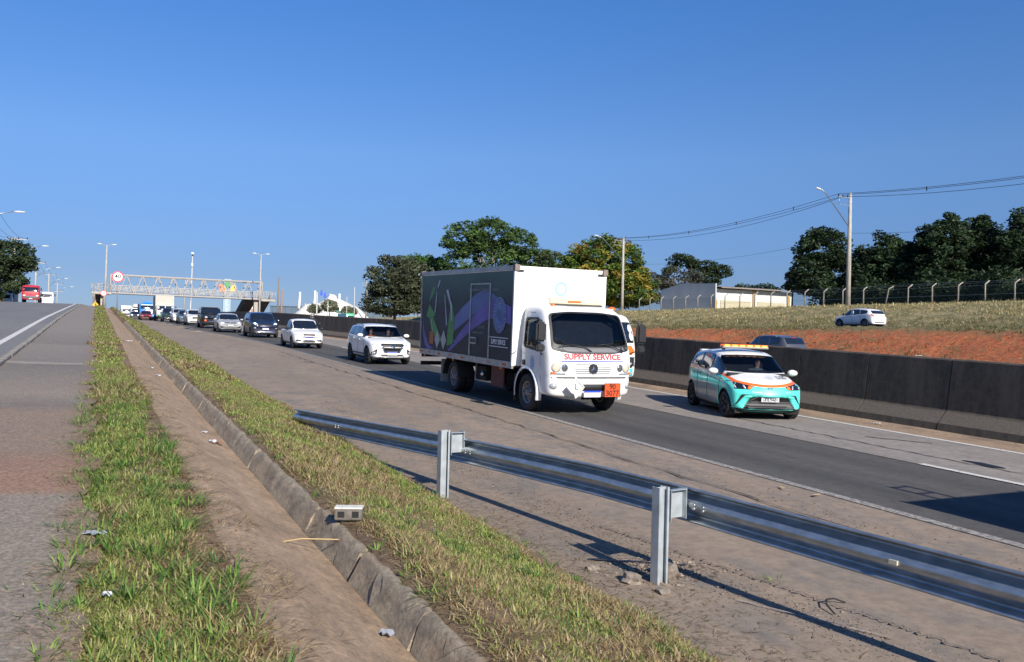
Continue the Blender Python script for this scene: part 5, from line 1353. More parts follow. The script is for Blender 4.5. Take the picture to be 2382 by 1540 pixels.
# --- white small pickup
P = cp('pickup', L=4.05, W=1.56, H=1.48, body=wc, R=.29, yf=.19, yr=.80, zb=.22, roofw=.72, plate=(.50, ''), rimmat=M['steelrim'], wheel='disc', sill=0, rails=None, mirrormat=Bk,
       front=[('headlamp', La, rnd_poly([(.40, .66), (.72, .70), (.74, .82), (.42, .80)], .25), True), ('lit_lamp', M['lit'], [(.44, .70), (.56, .71), (.56, .78), (.44, .77)], True, .012), ('grille', Bk, rnd_poly([(-.30, .66), (.30, .66), (.30, .74), (-.30, .74)], .15), False),
              ('badge', M['red'], [(math.cos(a) * .04, .70 + math.sin(a) * .04) for a in [2 * math.pi * k / 10 for k in range(10)]], False, .014), ('intake', Bk, rnd_poly([(-.30, .33), (.30, .33), (.30, .42), (-.30, .42)], .15), False), ('fog_recess', Bk, rnd_poly([(.40, .38), (.66, .36), (.62, .46), (.40, .44)], .2), True)])
r2, _ = car('small_pickup', 'small white pickup with load bed between white crossover and dark blue car', 'pickup', P)
b = MB(); b.box((0, 3.3, .93), (1.30, 1.15, .03), Bk); b.build('bed_cover', r2); ship(r2, 9.66, 43.3, float(zh(43.8)), 0, .027)
# --- dark blue SUV
nv = paint('dark navy paint', (.006, .012, .035))
P = cp('suv', L=4.25, W=1.78, H=1.66, body=nv, R=.34, zb=.22, roofw=.74, plate=(.60, ''), rails=M['galv'], rimmat=plain('dark alloy', (.05, .05, .055), .4, .5),
       front=[('headlamp', La, rnd_poly([(.48, .84), (.80, .92), (.78, 1.0), (.50, .92)], .2), True), ('lit_lamp', M['litwhite'], [(.60, .88), (.72, .90), (.72, .97), (.60, .95)], True, .014), ('grille', plain('sparkling grille', (.10, .10, .12), .3, .7, .6, 40), rnd_poly([(-.44, .88), (.44, .88), (.36, .60), (-.36, .60)], .15), False),
              ('skid_plate', M['chrome'], rnd_poly([(-.58, .46), (.58, .46), (.48, .36), (-.48, .36)], .2), False, .014), ('fog_lamp', La, [(.62, .60), (.76, .62), (.76, .66), (.62, .64)], True, .014)])
r3, _ = car('navy_suv', 'dark navy SUV with bright white headlamps and chrome lower bumper', 'suv', P); ship(r3, 9.93, 57.3, float(zh(57.8)), 0, .026)
# --- silver saloon
sv = paint('silver paint', (.42, .43, .45)); 
P = cp('sedan', L=4.2, W=1.74, H=1.44, body=sv, R=.31, zb=.19, roofw=.70, plate=(.56, ''), front=[('headlamp', La, rnd_poly([(.42, .66), (.78, .70), (.78, .79), (.44, .76)], .2), True), ('lit_lamp', M['lit'], [(.54, .68), (.66, .69), (.66, .76), (.54, .75)], True, .014), ('grille', Bk, rnd_poly([(-.42, .68), (.42, .68), (.42, .77), (-.42, .77)], .1), False),
     ('badge', M['chrome'], [(math.cos(a) * .05, .72 + math.sin(a) * .05) for a in [2 * math.pi * k / 10 for k in range(10)]], False, .014), ('intake', Bk, rnd_poly([(-.72, .36), (-.5, .30), (.5, .30), (.72, .36), (.74, .50), (.4, .44), (-.4, .44), (-.74, .50)], .1), False)])
r4, _ = car('silver_saloon', 'silver saloon with lit headlamps ahead of the black off-roader', 'car', P); ship(r4, 9.08, 67.2, float(zh(67.8)), 0, .026)
# --- black off-roader
bk = paint('black paint', (.008, .008, .010))
P = cp('jeep', L=4.2, W=1.80, H=1.80, body=bk, R=.37, zb=.30, roofw=.80, plate=(.55, ''), rails=None, front=[('headlamp', M['litwhite'], [(.52 + math.cos(a) * .10, .95 + math.sin(a) * .10) for a in [2 * math.pi * k / 14 for k in range(14)]], False, .014), ('headlamp', La, [(-.52 + math.cos(a) * .10, .95 + math.sin(a) * .10) for a in [2 * math.pi * k / 14 for k in range(14)]], False, .014),
     ('turn_signal', M['amber'], [(-.56 + math.cos(a) * .075, .68 + math.sin(a) * .075) for a in [2 * math.pi * k / 10 for k in range(10)]], False, .014), ('bumper', M['dark'], [(-.80, .42), (.80, .42), (.80, .58), (-.80, .58)], False, .08), ('grille', M['glass'], rnd_poly([(-.40, .78), (.40, .78), (.42, 1.08), (-.42, 1.08)], .1), False)])
r5, _ = car('black_offroader', 'boxy black off-roader with round headlamp and amber indicator', 'suv', P)
b = MB(); b.box((0, 2.4, 1.80), (1.3, 1.9, .05), Bk); b.build('roof_rack', r5); ship(r5, 8.95, 77.5, float(zh(78)), 0, .022)
# --- further cars in the queue
def simple_front(hl_z, m=None): return [('headlamp', m or La, rnd_poly([(.42, hl_z), (.78, hl_z + .05), (.78, hl_z + .13), (.44, hl_z + .08)], .2), True), ('grille', Bk, rnd_poly([(-.36, hl_z - .18), (.36, hl_z - .18), (.40, hl_z + .04), (-.40, hl_z + .04)], .1), False), ('intake', Bk, rnd_poly([(-.6, .32), (.6, .32), (.66, .45), (-.66, .45)], .1), False)]
P = cp('suv', L=4.2, W=1.74, H=1.58, body=wc, R=.33, front=simple_front(.80), plate=None)
r6, _ = car('white_hatch', 'white compact SUV half hidden by the black off-roader', 'car', P); ship(r6, 8.75, 88.5, float(zh(89)), 0, .018)
P = cp('sedan', L=4.2, W=1.72, H=1.5, body=paint('blue grey paint', (.07, .11, .15)), front=simple_front(.68), plate=None)
r7, _ = car('bluegrey_car', 'blue grey car glimpsed between two white SUVs', 'car', P); ship(r7, 8.7, 97.5, float(zh(98)), 0, .015)
P = cp('suv', L=4.5, W=1.88, H=1.70, body=wc, R=.36, rails=None, plate=(.55, ''), front=[('headlamp', La, rnd_poly([(.40, .92), (.84, .98), (.82, 1.04), (.44, 1.0)], .2), True), ('grille', Bk, rnd_poly([(-.34, .98), (.34, .98), (.46, .66), (.56, .36), (-.56, .36), (-.46, .66)], .08), False), ('badge', La, [(-.07, .45), (.07, .45), (.05, .95), (-.05, .95)], False, .02), ('fog_recess', Bk, rnd_poly([(.62, .55), (.86, .72), (.84, .5)], .1), True)])
r8, _ = car('white_suv', 'large white SUV with a wide black spindle grille', 'suv', P); ship(r8, 8.9, 107.5, float(zh(108)), 0, .012)
P = cp('pickup', L=5.0, W=1.86, H=1.78, body=paint('dark blue green paint', (.012, .03, .04)), R=.38, zb=.3, front=simple_front(.92), plate=None)
r9, _ = car('dark_pickup', 'dark pickup between large white SUV and green bumper truck', 'pickup', P); ship(r9, 8.45, 117.0, float(zh(117.5)), 0, .011)
wcab = paint('old truck white', (.52, .52, .50)); grn_ = paint('truck green', (.02, .26, .13)); 
P = dict(W=2.4, Hc=2.35, z0=.62, win=(1.55, 2.15), splitws=True, cab=wcab, plate=None, box=(1.7, 7.6, 2.4, 1.0, 3.66, plain('cream box panel', (.46, .43, .38), .6, var=.08, vscale=1.2), wcab), end=7.4,
         front=[('bumper', grn_, [(-1.1, .62), (1.1, .62), (1.1, .92), (-1.1, .92)]), ('grille', plain('dark green grille', (.02, .09, .06), .6), [(-.7, 1.0), (.7, 1.0), (.7, 1.12), (-.7, 1.12)]), ('headlamp', M['lit'], [(.80, 1.0), (.98, 1.0), (.98, 1.12), (.80, 1.12)], True)])
t1, _ = box_truck('box_truck', 'cream box truck with split windscreen and green bumper', P); ship(t1, 8.75, 131.0, float(zh(131.5)), 0, .011)
P = cp('hatch', L=3.8, W=1.65, H=1.5, body=paint('wine red paint', (.25, .01, .02)), front=simple_front(.68), plate=None)
r10, _ = car('red_car', 'small wine red car between blue truck and cream truck', 'car', P); ship(r10, 6.9, 143.5, float(zh(144)), 0, .011)
bl = paint('bright blue cab paint', (.02, .24, .74))
P = dict(W=2.5, Hc=3.0, z0=.5, win=(1.9, 2.6), cab=bl, box=(2.0, 9.0, 2.5, 1.1, 2.9, plain('brown load boards', (.10, .07, .05), .8, var=.3), bl), end=8.8, front=[('visor', paint('blue white', (.7, .74, .8)), [(-1.1, 2.6), (1.1, 2.6), (1.1, 2.75), (-1.1, 2.75)]), ('front_panel', paint('blue white', (.7, .74, .8)), [(-.3, 1.0), (1.0, 1.0), (1.0, 1.85), (-.3, 1.85)]), ('headlamp', La, [(.75, .7), (1.1, .7), (1.1, .9), (.75, .9)], True)])
t2, _ = box_truck('cab_truck', 'bright blue cab lorry partly behind the red car', P); ship(t2, 8.2, 168.0, float(zh(168.5)), 0, .011)
b = MB(); b.box((0, .9, 3.12), (1.5, 1.1, .34), bl, bev=.1, taper=.8); b.build('air_deflector', t2)
P = dict(W=2.4, Hc=2.9, z0=.5, win=(1.8, 2.4), cab=wcab, box=(2.0, 10.0, 2.5, 1.0, 3.4, plain('white trailer skin', (.7, .7, .7), .5), wcab), end=9.8, front=[('grille', Bk, [(-.8, .9), (.8, .9), (.8, 1.3), (-.8, 1.3)])])
t3, _ = box_truck('cab_truck', 'white lorry with tall box, second of the two far lorries', P); ship(t3, 7.4, 262.0, float(zh(262.5)), 0, .009, 1.05)
P = dict(W=2.5, Hc=2.9, z0=.5, win=(1.8, 2.4), cab=wcab, box=None, end=6.0, front=[('grille', Bk, [(-.8, .7), (.8, .7), (.8, 1.2), (-.8, 1.2)]), ('headlamp', La, [(.7, .8), (1.1, .8), (1.1, 1.0), (.7, 1.0)], True)])
t4, _ = box_truck('cab_truck', 'white cab lorry with domed air deflector at the far crest', P); ship(t4, 8.6, 228.0, float(zh(228.5)), 0, .009)
b = MB(); b.lathe((0, .9, 2.85), (0, 0, 1), [(1.0, 0), (.95, .35), (.7, .65), (.3, .8), (.001, .82)], wcab, 16); b.box((0, 4.0, 1.7), (2.4, 3.6, 1.5), plain('white trailer skin', (.7, .7, .7), .5)); b.build('air_deflector', t4)
P = cp('suv', L=4.2, W=1.75, H=1.55, body=paint('grey dark paint', (.05, .055, .065)), front=simple_front(.78, M['litwhite']), plate=None)
r11, _ = car('grey_suv', 'dark grey car at the head of the far crest beside the white lorry', 'car', P); ship(r11, 6.9, 186.0, float(zh(186.5)), 0, .01)
P = cp('suv', L=4.2, W=1.72, H=1.5, body=wc, front=simple_front(.78), plate=None)
r12, _ = car('white_far_car', 'white car roof glimpsed above the dark pickup', 'car', P); ship(r12, 12.5, 150.0, float(zh(150)) + .0, 0, .01)

# --- tow truck of the road operator, behind the box truck
tq = paint('turquoise bumper paint', (.05, .55, .58)); ow = paint('operator white', (.78, .78, .77), .05)
P = dict(W=2.1, Hc=2.27, z0=.40, yr=1.7, win=(1.42, 2.02), cab=ow, box=None, end=6.4, axles=(1.15, 4.9),
         front=[('bumper', tq, rnd_poly([(-1.02, .36), (1.02, .36), (1.02, .68), (-1.02, .68)], .1)), ('grille', Bk, [(-1.0, .70), (1.0, .70), (1.0, 1.02), (-1.0, 1.02)]), ('headlamp', M['lamp'], [(.72, .74), (.96, .74), (.96, .86), (.72, .86)], True), ('orange_panel', plain('operator orange', (.85, .17, .02), .4), [(-1.0, 1.08), (1.0, 1.08), (1.0, 1.34), (-1.0, 1.34)]),
                ('white_panel', ow, [(-.5, 1.12), (.5, 1.12), (.5, 1.26), (-.5, 1.26)]), ('fog_lamp', La, [(.70, .44), (.92, .44), (.92, .58), (.70, .58)], True)])
t5, bv5 = box_truck('tow_truck', 'white and turquoise tow truck mostly hidden behind the box truck cab', P, cat='truck')
b = MB(); b.tube([(1.0, .35, 2.05), (1.20, .12, 2.06), (1.23, .10, 1.34), (1.03, .3, 1.24)], .016, Bk, 6); b.box((1.21, .1, 1.72), (.13, .10, .42), Bk, bev=.03); b.build('side_mirror', t5)
for x in (-.5, .05, .55):
    b = MB(); b.box((x, .8, 2.34), (.30, .22, .03), Bk); b.lathe((x, .8, 2.35), (0, 0, 1), [(.13, 0), (.12, .07), (.06, .10), (.001, .105)], M['orange_lens'], 12); b.build('beacon', t5)
b = MB(); b.box((0, 4.2, .95), (2.1, 4.4, .12), ow); b.box((0, 2.1, 1.5), (2.0, .12, 1.1), Bk); b.build('tow_bed', t5)
b = MB(); b.tube([(1.02, 2.1, 1.0), (1.02, 2.1, 3.0)], .012, ow, 5); b.build('antenna', t5)
ship(t5, 13.15, 20.9, float(zh(21)), 0, .029)

# --- parked or passing on the far side
P = cp('hatch', L=3.9, W=1.70, H=1.46, body=wc, R=.31, zb=.2, rplate=(.55, ''), rimmat=M['steelrim'], mirrormat=wc, handlemat=Bk, rear=[('tail_lamp', M['red'], rnd_poly([(.52, .92), (.62, .80), (.80, .84), (.84, 1.02), (.70, 1.0)], .15), True), ('tail_lens', emit('tail lit', (.9, .05, .08), .7), [(.60, .86), (.70, .87), (.70, .93), (.60, .92)], True), ('rear_trim', M['dark'], [(-.5, .36), (.5, .36), (.5, .42), (-.5, .42)])])
P['sideglass'] = M['glass']
w1, _ = car('white_hatchback', 'white five door hatchback seen from behind on the side street above the red cutting', 'car', P); ship(w1, 53.6, 50.6, 3.42, math.pi, 0, 1.03)
for s in (-1, 1):
    b = MB(); b.box((s * .79, 2.0, 1.08), (.04, .09, .36), wc); b.build('door_pillar', w1)
P = cp('suv', L=4.6, W=1.85, H=1.78, body=paint('gunmetal paint', (.06, .065, .085)), R=.36, rails=M['galv'], rplate=None, rear=[('high_brake_lamp', M['red'], [(-.15, 1.62), (.15, 1.62), (.15, 1.66), (-.15, 1.66)])])
P['prof'] = [(a, b_) for a, b_ in P['prof']]
w2, _ = car('gunmetal_suv', 'gunmetal estate car with roof rails, only its roof showing above the barrier', 'suv', P); ship(w2, 36.0, 41.5 , float(zo(41)) + .02, math.pi, 0)

# --- local road on the left
rd = paint('red cab paint', (.42, .015, .03)); dg = paint('truck grey', (.12, .11, .11))
P = dict(W=2.3, Hc=2.55, z0=.45, win=(1.62, 2.25), cab=rd, plate=.62, box=(1.8, 7.0, 2.4, 1.0, 1.5, plain('brown flatbed side', (.09, .05, .045), .8), dg), end=6.8, front=[('grille', dg, [(-1.0, .62), (1.0, .62), (1.0, .98), (-1.0, .98)]), ('headlamp', M['lit'], [(.68, .98), (.95, .98), (.95, 1.10), (.68, 1.10)], True), ('badge', M['chrome'], [(-.12, 1.12), (.12, 1.12), (.12, 1.17), (-.12, 1.17)])])
t6, _ = box_truck('flatbed_truck', 'red cab flatbed truck coming over the crest of the local road', P); ship(t6, -8.55, 140.5, float(zr(141)), 0, .01)
P = dict(W=1.9, Hc=2.35, z0=.4, yr=4.6, win=(1.45, 1.95), cab=wc, box=None, end=4.4, axles=(1.0, 3.9), ax=1.0, front=[('headlamp', La, [(.6, .8), (.85, .8), (.85, .95), (.6, .95)], True)])
t7, _ = box_truck('panel_van', 'white van dipping below the crest of the local road', P, cat='van'); ship(t7, -7.4, 161, float(zr(161)) + .05, 0, -.01)
P = dict(W=2.4, Hc=2.6, z0=.5, win=(1.6, 2.2), cab=wcab, box=(2.0, 15, 2.5, 1.0, 4.1, plain('blue grey trailer side', (.20, .24, .30), .6, var=.15), wcab), end=14.5)
t8, _ = box_truck('box_lorry', 'parked lorry with pale front and blue grey side under the roadside trees', P); ship(t8, -13.35, 158, 4.45, R(1), .0)
# --- lorry just outside the frame whose shadow falls across the near lane
P = dict(W=2.2, Hc=2.3, z0=.45, win=(1.45, 2.1), cab=wcab, box=(1.75, 6.6, 2.3, 1.0, 2.55, plain('white trailer skin', (.7, .7, .7), .5), wcab), end=6.4)
t9, _ = box_truck('ladder_truck', 'white lorry with roof ladder just beyond the frame whose shadow crosses the lane', P); ship(t9, 10.5, -3.1, float(zh(-1)), 0, .03)
b = MB()
for x in (-.50, -.20): b.tube([(x, 4.2, 2.80), (x, 6.95, 2.80)], .028, M['galv'], 6)
for k in range(7): b.tube([(-.50, 4.5 + .4 * k, 2.80), (-.20, 4.5 + .4 * k, 2.80)], .018, M['galv'], 5)
b.tube([(-.35, 4.3, 2.5), (-.35, 4.3, 2.85)], .03, M['galv']); b.build('roof_ladder', t9)

# --- motorcyclist filtering between the lanes
mc = thing('motorcycle', 'dark motorcycle filtering past the small white pickup', 'motorcycle')
for y in (0, 1.28): put_wheel(mc, 0, y, .30, .11, .22, 'spoke', M['alloy']).rotation_euler = (0, 0, 0)
b = MB(); b.tube([(0, .55, .55), (0, .75, .75), (0, 1.2, .82)], [.16, .17, .10], paint('black paint', (.008, .008, .01)), 10); b.tube([(0, .5, .40), (0, .8, .38)], .17, M['dark'], 10); b.build('tank', mc)
b = MB(); b.box((0, 1.02, .80), (.26, .6, .09), M['seat'], bev=.03); b.build('saddle', mc)
b = MB()
for s in (-1, 1): b.tube([(s * .09, 0, .30), (s * .09, .22, .95)], .025, M['galv'], 6); b.tube([(s * .09, 1.28, .30), (s * .1, .75, .42)], .022, M['black'], 6)
b.build('fork', mc)
b = MB(); b.tube([(-.36, .36, 1.02), (-.15, .24, 1.0), (.15, .24, 1.0), (.36, .36, 1.02)], .016, M['black'], 6)
for s in (-1, 1): b.tube([(s * .2, .25, 1.0), (s * .28, .2, 1.18)], .008); b.box((s * .30, .2, 1.2), (.12, .02, .08), M['black'])
b.build('handlebar', mc)
b = MB(); b.lathe((0, .12, .90), (0, -1, 0), [(.001, .06), (.07, .05), (.09, 0), (.05, -.08)], M['lamp'], 14); b.build('headlamp', mc)
ship(mc, 11.35, 49.6, float(zh(49)), 0, .027); bpy.context.view_layer.update()
J = {'pelvis': (0, .10, .0), 'waist': (0, .06, .2), 'chest': (0, -.02, .42), 'neck': (0, -.05, .56), 'chin': (0, -.07, .62), 'head': (0, -.07, .72), 'crown': (0, -.05, .80)}
Rd = {'pelvis': (.17, .14), 'waist': (.15, .12), 'chest': (.19, .13), 'neck': .06, 'chin': .08, 'head': (.085, .10), 'crown': .06}
bones = [('pelvis', 'waist'), ('waist', 'chest'), ('chest', 'neck'), ('neck', 'chin'), ('chin', 'head'), ('head', 'crown')]
for s, n in ((-1, 'l'), (1, 'r')):
    J.update({n + 'sh': (.21 * s, -.03, .48), n + 'el': (.34 * s, -.25, .28), n + 'wr': (.35 * s, -.50, .20), n + 'ha': (.35 * s, -.57, .19), n + 'kn': (.22 * s, -.34, -.06), n + 'an': (.20 * s, -.10, -.46), n + 'to': (.20 * s, -.28, -.52)})
    Rd.update({n + 'sh': .075, n + 'el': .055, n + 'wr': .04, n + 'ha': (.045, .03), n + 'kn': .075, n + 'an': .05, n + 'to': .045})
    bones += [('chest', n + 'sh'), (n + 'sh', n + 'el'), (n + 'el', n + 'wr'), (n + 'wr', n + 'ha'), ('pelvis', n + 'kn'), (n + 'kn', n + 'an'), (n + 'an', n + 'to')]
me = person_mesh(J, Rd, bones, [(M['skin'], lambda c: c.z > .57 and c.y < -.08), (plain('black jacket', (.015, .016, .018), .7), lambda c: c.z > .02), (plain('dark trousers', (.03, .035, .06), .9), lambda c: True)])
rid = add('person', me); rid.matrix_world = mc.matrix_world @ Matrix.Translation((0, .92, .90)); tag(rid, 'motorcyclist in a black jacket and grey helmet behind the small white pickup', 'person')
b = MB(); b.lathe((0, -.06, .70), (0, -.1, 1), [(.10, -.10), (.125, -.04), (.132, .03), (.12, .09), (.08, .135), (.001, .155)], plain('grey helmet shell', (.22, .21, .20), .25, var=.4, vscale=14), 18); b.build('helmet', rid)
b = MB(); b.box((0, -.175, .70), (.16, .03, .07), M['glass'], bev=.01); b.build('visor', rid)
# ================================================================== signs, lamps, poles, cables
C_ = M['concrete']
def gb(x, y): return gz(x, y)
def speed_sign(x, y, ztop, r, text, label, lean=0.):
    z0 = gb(x, y); t = thing('speed_limit_sign', label, 'sign', (x, y, z0)); h = ztop - z0
    b = MB(); b.tube([(0, 0, -.2), (lean * .5, 0, h * .5), (lean, 0, h)], .05, plain('grey sign post', (.22, .21, .20), .7), 8); b.build('post', t)
    b = MB(); b.lathe((lean, -.08, h), (0, -1, 0), [(.001, .0), (r, 0), (r, .02), (.001, .022)], M['plate'], 36, False); f = b.build('sign_face', t)
    b = MB(); vs = []; n = 40
    for k in range(n):
        a = 2 * math.pi * k / n
        vs += [(lean + math.cos(a) * r * .99, -.106, h + math.sin(a) * r * .99), (lean + math.cos(a) * r * .80, -.106, h + math.sin(a) * r * .80)]
    b.put(vs, [(2 * k, 2 * k + 1, (2 * k + 3) % (2 * n), (2 * k + 2) % (2 * n)) for k in range(n)], plain('sign red', (.72, .02, .05), .45)); b.build('red_ring', f)
    text_obj(text, r * 1.05, M['ink'], f, lambda u, v: (lean + u, -.108, h + v + r * .05), bold=.008)
    if r > .4: text_obj('km/h', r * .2, M['ink'], f, lambda u, v: (lean + u, -.108, h + v - r * .5))
    return t
p = wp(274, 644, 82); speed_sign(p[0], p[1], p[2], .52, '40', 'large round 40 speed limit sign with red ring on the grass crest'); 
p = wp(241, 682, 128); speed_sign(p[0], p[1], p[2], .42, '50', 'smaller round speed limit sign in front of the bridge stair')
p = wp(222, 709, 121); s_ = thing('warning_sign', 'small yellow warning sign poking up beyond the grass crest', 'sign', (p[0], p[1], gb(p[0], p[1])))
b = MB(); b.tube([(0, 0, -.3), (0, 0, .9)], .04, C_); b.build('post', s_); b = MB(); hh = p[2] - gb(p[0], p[1])
b.prism([(-.42, hh), (0, hh + .42), (.42, hh), (0, hh - .42)], -.06, -.04, 'y', plain('warning yellow', (.85, .45, .02), .5)); f_ = b.build('sign_face', s_)
b = MB(); b.prism([(-.05, hh - .2), (.05, hh - .2), (.05, hh + .05), (.14, hh + .05), (0, hh + .25), (-.14, hh + .05), (-.05, hh + .05)], -.07, -.062, 'y', M['ink']); b.build('arrow', f_)

def lamp_head(b, p, d, L_=.75):
    p = Vector(p); d = Vector(d).normalized(); q = p + d * L_; m = plain('lamp housing', (.62, .62, .60), .4)
    b.tube([p, p + d * L_ * .35, q], [.05, .11, .07], m, 8)
def street_lamp(x, y, h, label, arms=2, armv=None, thick=.13, lean=0., mat=None, group=None):
    z0 = gb(x, y) if x < 50 else float(bank(np.array([x]), np.array([y]))[0]); t = thing('street_lamp', label, 'street lamp', (x, y, z0), group=group); mat = mat or C_
    b = MB(); b.tube([(0, 0, -.4), (lean * .5, 0, h * .5), (lean, 0, h)], [thick, thick * .8, thick * .5], mat, 10); b.build('pole', t)
    for s in ((-1, 1) if arms == 2 else ()):
        b = MB(); b.tube([(lean, 0, h - .1), (lean + s * .8, 0, h + .12)], .035, mat, 6); a = b.build('arm', t); b = MB(); lamp_head(b, (lean + s * .8, 0, h + .12), (s, 0, .05)); b.build('lamp_head', a)
    return t
p = wp(243, 706, 150); top = wp(253, 570, 150); street_lamp(p[0], p[1], top[2] - gb(p[0], p[1]), 'tall double headed street lamp at the left end of the footbridge', lean=.15, thick=.22)
p = wp(603, 722, 158); top = wp(609, 592, 158); street_lamp(p[0], p[1], top[2] - gb(p[0], p[1]), 'tall double headed street lamp at the right end of the footbridge', lean=.1, thick=.2)
# camera mast and slim masts
def mast(px0, py0, px1, py1, dep, r, name, label, cat, mat, head=None):
    a = wp(px0, py0, dep); c = wp(px1, py1, dep); z0 = gb(a[0], a[1]); t = thing(name, label, cat, (a[0], a[1], z0))
    v = Vector((c[0] - a[0], c[1] - a[1], c[2] - z0)); b = MB(); b.tube([(0, 0, -.3), v * .5, v], [r, r * .8, r * .6], mat, 8); b.build('pole', t)
    if head == 'camera':
        b = MB(); b.box(v + Vector((0, 0, .1)), (.5, .3, .35), M['plate'], bev=.05); b.lathe(v + Vector((0, -.2, -.25)), (0, 0, -1), [(.2, 0), (.18, .15), (.001, .25)], M['dark'], 10); b.build('camera_head', t)
        b = MB(); b.tube([v * .80, v * .86], .2, M['plate'], 8); b.build('collar', t)
    if head == 'box':
        b = MB(); b.box(v * .22, (.7, .5, 1.0), C_, bev=.05); b.build('cabinet', t)
    if head == 'lamps':
        b = MB(); lamp_head(b, v, (-1, 0, .1)); lamp_head(b, v, (1, 0, .1)); b.build('lamp_head', t)
    return t
slim = plain('pale grey mast', (.52, .50, .48), .6)
mast(443, 742, 448, 590, 185, .16, 'camera_mast', 'slim mast with a camera head rising behind the footbridge', 'mast', slim, 'camera')
mast(427, 742, 432, 648, 170, .13, 'camera_mast', 'short white mast with twin cameras at the footbridge truss', 'mast', M['steelwhite'], 'lamps')
mast(442, 742, 443.5, 700, 150, .12, 'signal_box', 'post with pale control box above the queue of cars', 'post', slim, 'box')
mast(645, 742, 649, 645, 150, .17, 'bare_pole', 'tall bare dark pole right of the footbridge', 'pole', plain('dark pole', (.20, .16, .12), .8))
mast(654, 742, 656, 673, 160, .24, 'bare_pole', 'short thick rust coloured pole beside the bare dark pole', 'pole', plain('rusty pole', (.30, .18, .12), .8))
mast(736, 742, 738, 680, 150, .16, 'bare_pole', 'pale pole standing in front of the white tent', 'pole', slim)
for i, (px, t_, w, d) in enumerate(((709, 735, 706, 176), (762, 738, 700, 170), (806, 738, 690, 240), (824, 738, 668, 200))):
    mast(px, t_, px + 1, w, d, .12, 'bare_pole', ['thin pole left of the tent mast', 'thin pole below the tent roof', 'thin pole beyond the tent on the right', 'thin pole next to the green bus'][i], 'pole', slim)

# right hand concrete poles with long lamp arms
UT = []
def utility(x, y, h, label, arm, lower=False):
    z0 = float(bank(np.array([x]), np.array([y]))[0]); t = thing('utility_pole', label, 'utility pole', (x, y, z0 - .1))
    b = MB(); b.tube([(0, 0, -.5), (0, 0, h * .5), (0, 0, h)], [.26, .22, .15], C_, 12); b.build('pole', t)
    if arm:
        b = MB(); v0 = Vector((-.1, 0, h * .70)); v1 = Vector((-4.9, -1.0, h * .965)); b.tube([v0, v0.lerp(v1, .9) + Vector((0, 0, .15)), v1 + Vector((-.4, -.15, .1))], .055, M['galv'], 7); a = b.build('lamp_arm', t)
        b = MB(); lamp_head(b, v1 + Vector((-.4, -.15, .1)), (-1, -.2, .1), .95); b.build('lamp_head', a)
    b = MB(); b.box((-.9, 0, h - .55), (1.8, .1, .1), M['galv']); 
    for k in (-1.7, -1.1, -.4): b.lathe((k, 0, h - .5), (0, 0, 1), [(.06, 0), (.09, .08), (.05, .2), (.001, .25)], M['black'], 8)
    b.box((-.9, 0, h - 1.35), (1.5, .06, .06), M['galv']); b.tube([(-1.6, 0, h - .6), (-1.6, 0, h - 1.4)], .03, M['galv'], 5); b.build('bracket', t)
    UT.append(Vector((x, y, z0 + h))); return t
for (x, y, h, lb, ar) in ((72.2, 17, 11.8, 'concrete utility pole beyond the right edge of the view', False), (72.0, 66.9, 12.2, 'tall concrete utility pole with lamp arm behind the white hatchback', True), (75.8, 116.5, 12.2, 'concrete utility pole with lamp arm in front of the yellow green tree', True),
                      (76.5, 167, 12.0, 'concrete utility pole rising behind the box truck roof', True), (77, 217, 12, 'concrete utility pole hidden among the dark grey tree', False), (77.5, 268, 12, 'concrete utility pole with crossarms left of the grey tree', False)):
    utility(x, y, h, lb, ar)
def cable(name, label, a, c, sag, r, group=None, n=14, spacers=False):
    a, c = Vector(a), Vector(c); t = [a.lerp(c, k / n) - Vector((0, 0, sag * 4 * (k / n) * (1 - k / n))) for k in range(n + 1)]
    b = MB(); b.tube([p - a for p in t], r, M['wire'], 5, False)
    o = b.build(name); o.location = a; tag(o, label, 'cable', group)
    if spacers:
        s = MB()
        for k in range(2, n, 3): p = t[k] - a; s.box(p + Vector((0, 0, -.12)), (.07, .07, .42), M['wire'])
        s.build('spacer', o)
    return o
nm = ['span right of the tall pole', 'span between the two lamp poles', 'span from the near lamp pole to the one behind the truck', 'span behind the box truck', 'span beyond the grey tree']
for i in range(len(UT) - 1):
    for j, (dx, dz, sg) in enumerate(((-1.7, -.35, 1.15), (-1.1, -.62, 1.45), (-.4, -.30, 1.1))):
        cable('power_cable', '%s medium voltage cable, %s' % (['outer', 'lowest', 'inner'][j], nm[i]), UT[i] + Vector((dx, 0, dz)), UT[i + 1] + Vector((dx, 0, dz)), sg, .024, 'medium voltage cables', spacers=(j == 0))
for i in range(3):
    cable('power_cable', 'low telephone cable, %s' % nm[i], UT[i] + Vector((.15, 0, -4.6)), UT[i + 1] + Vector((.15, 0, -4.4)), 1.0, .014, 'low cables')
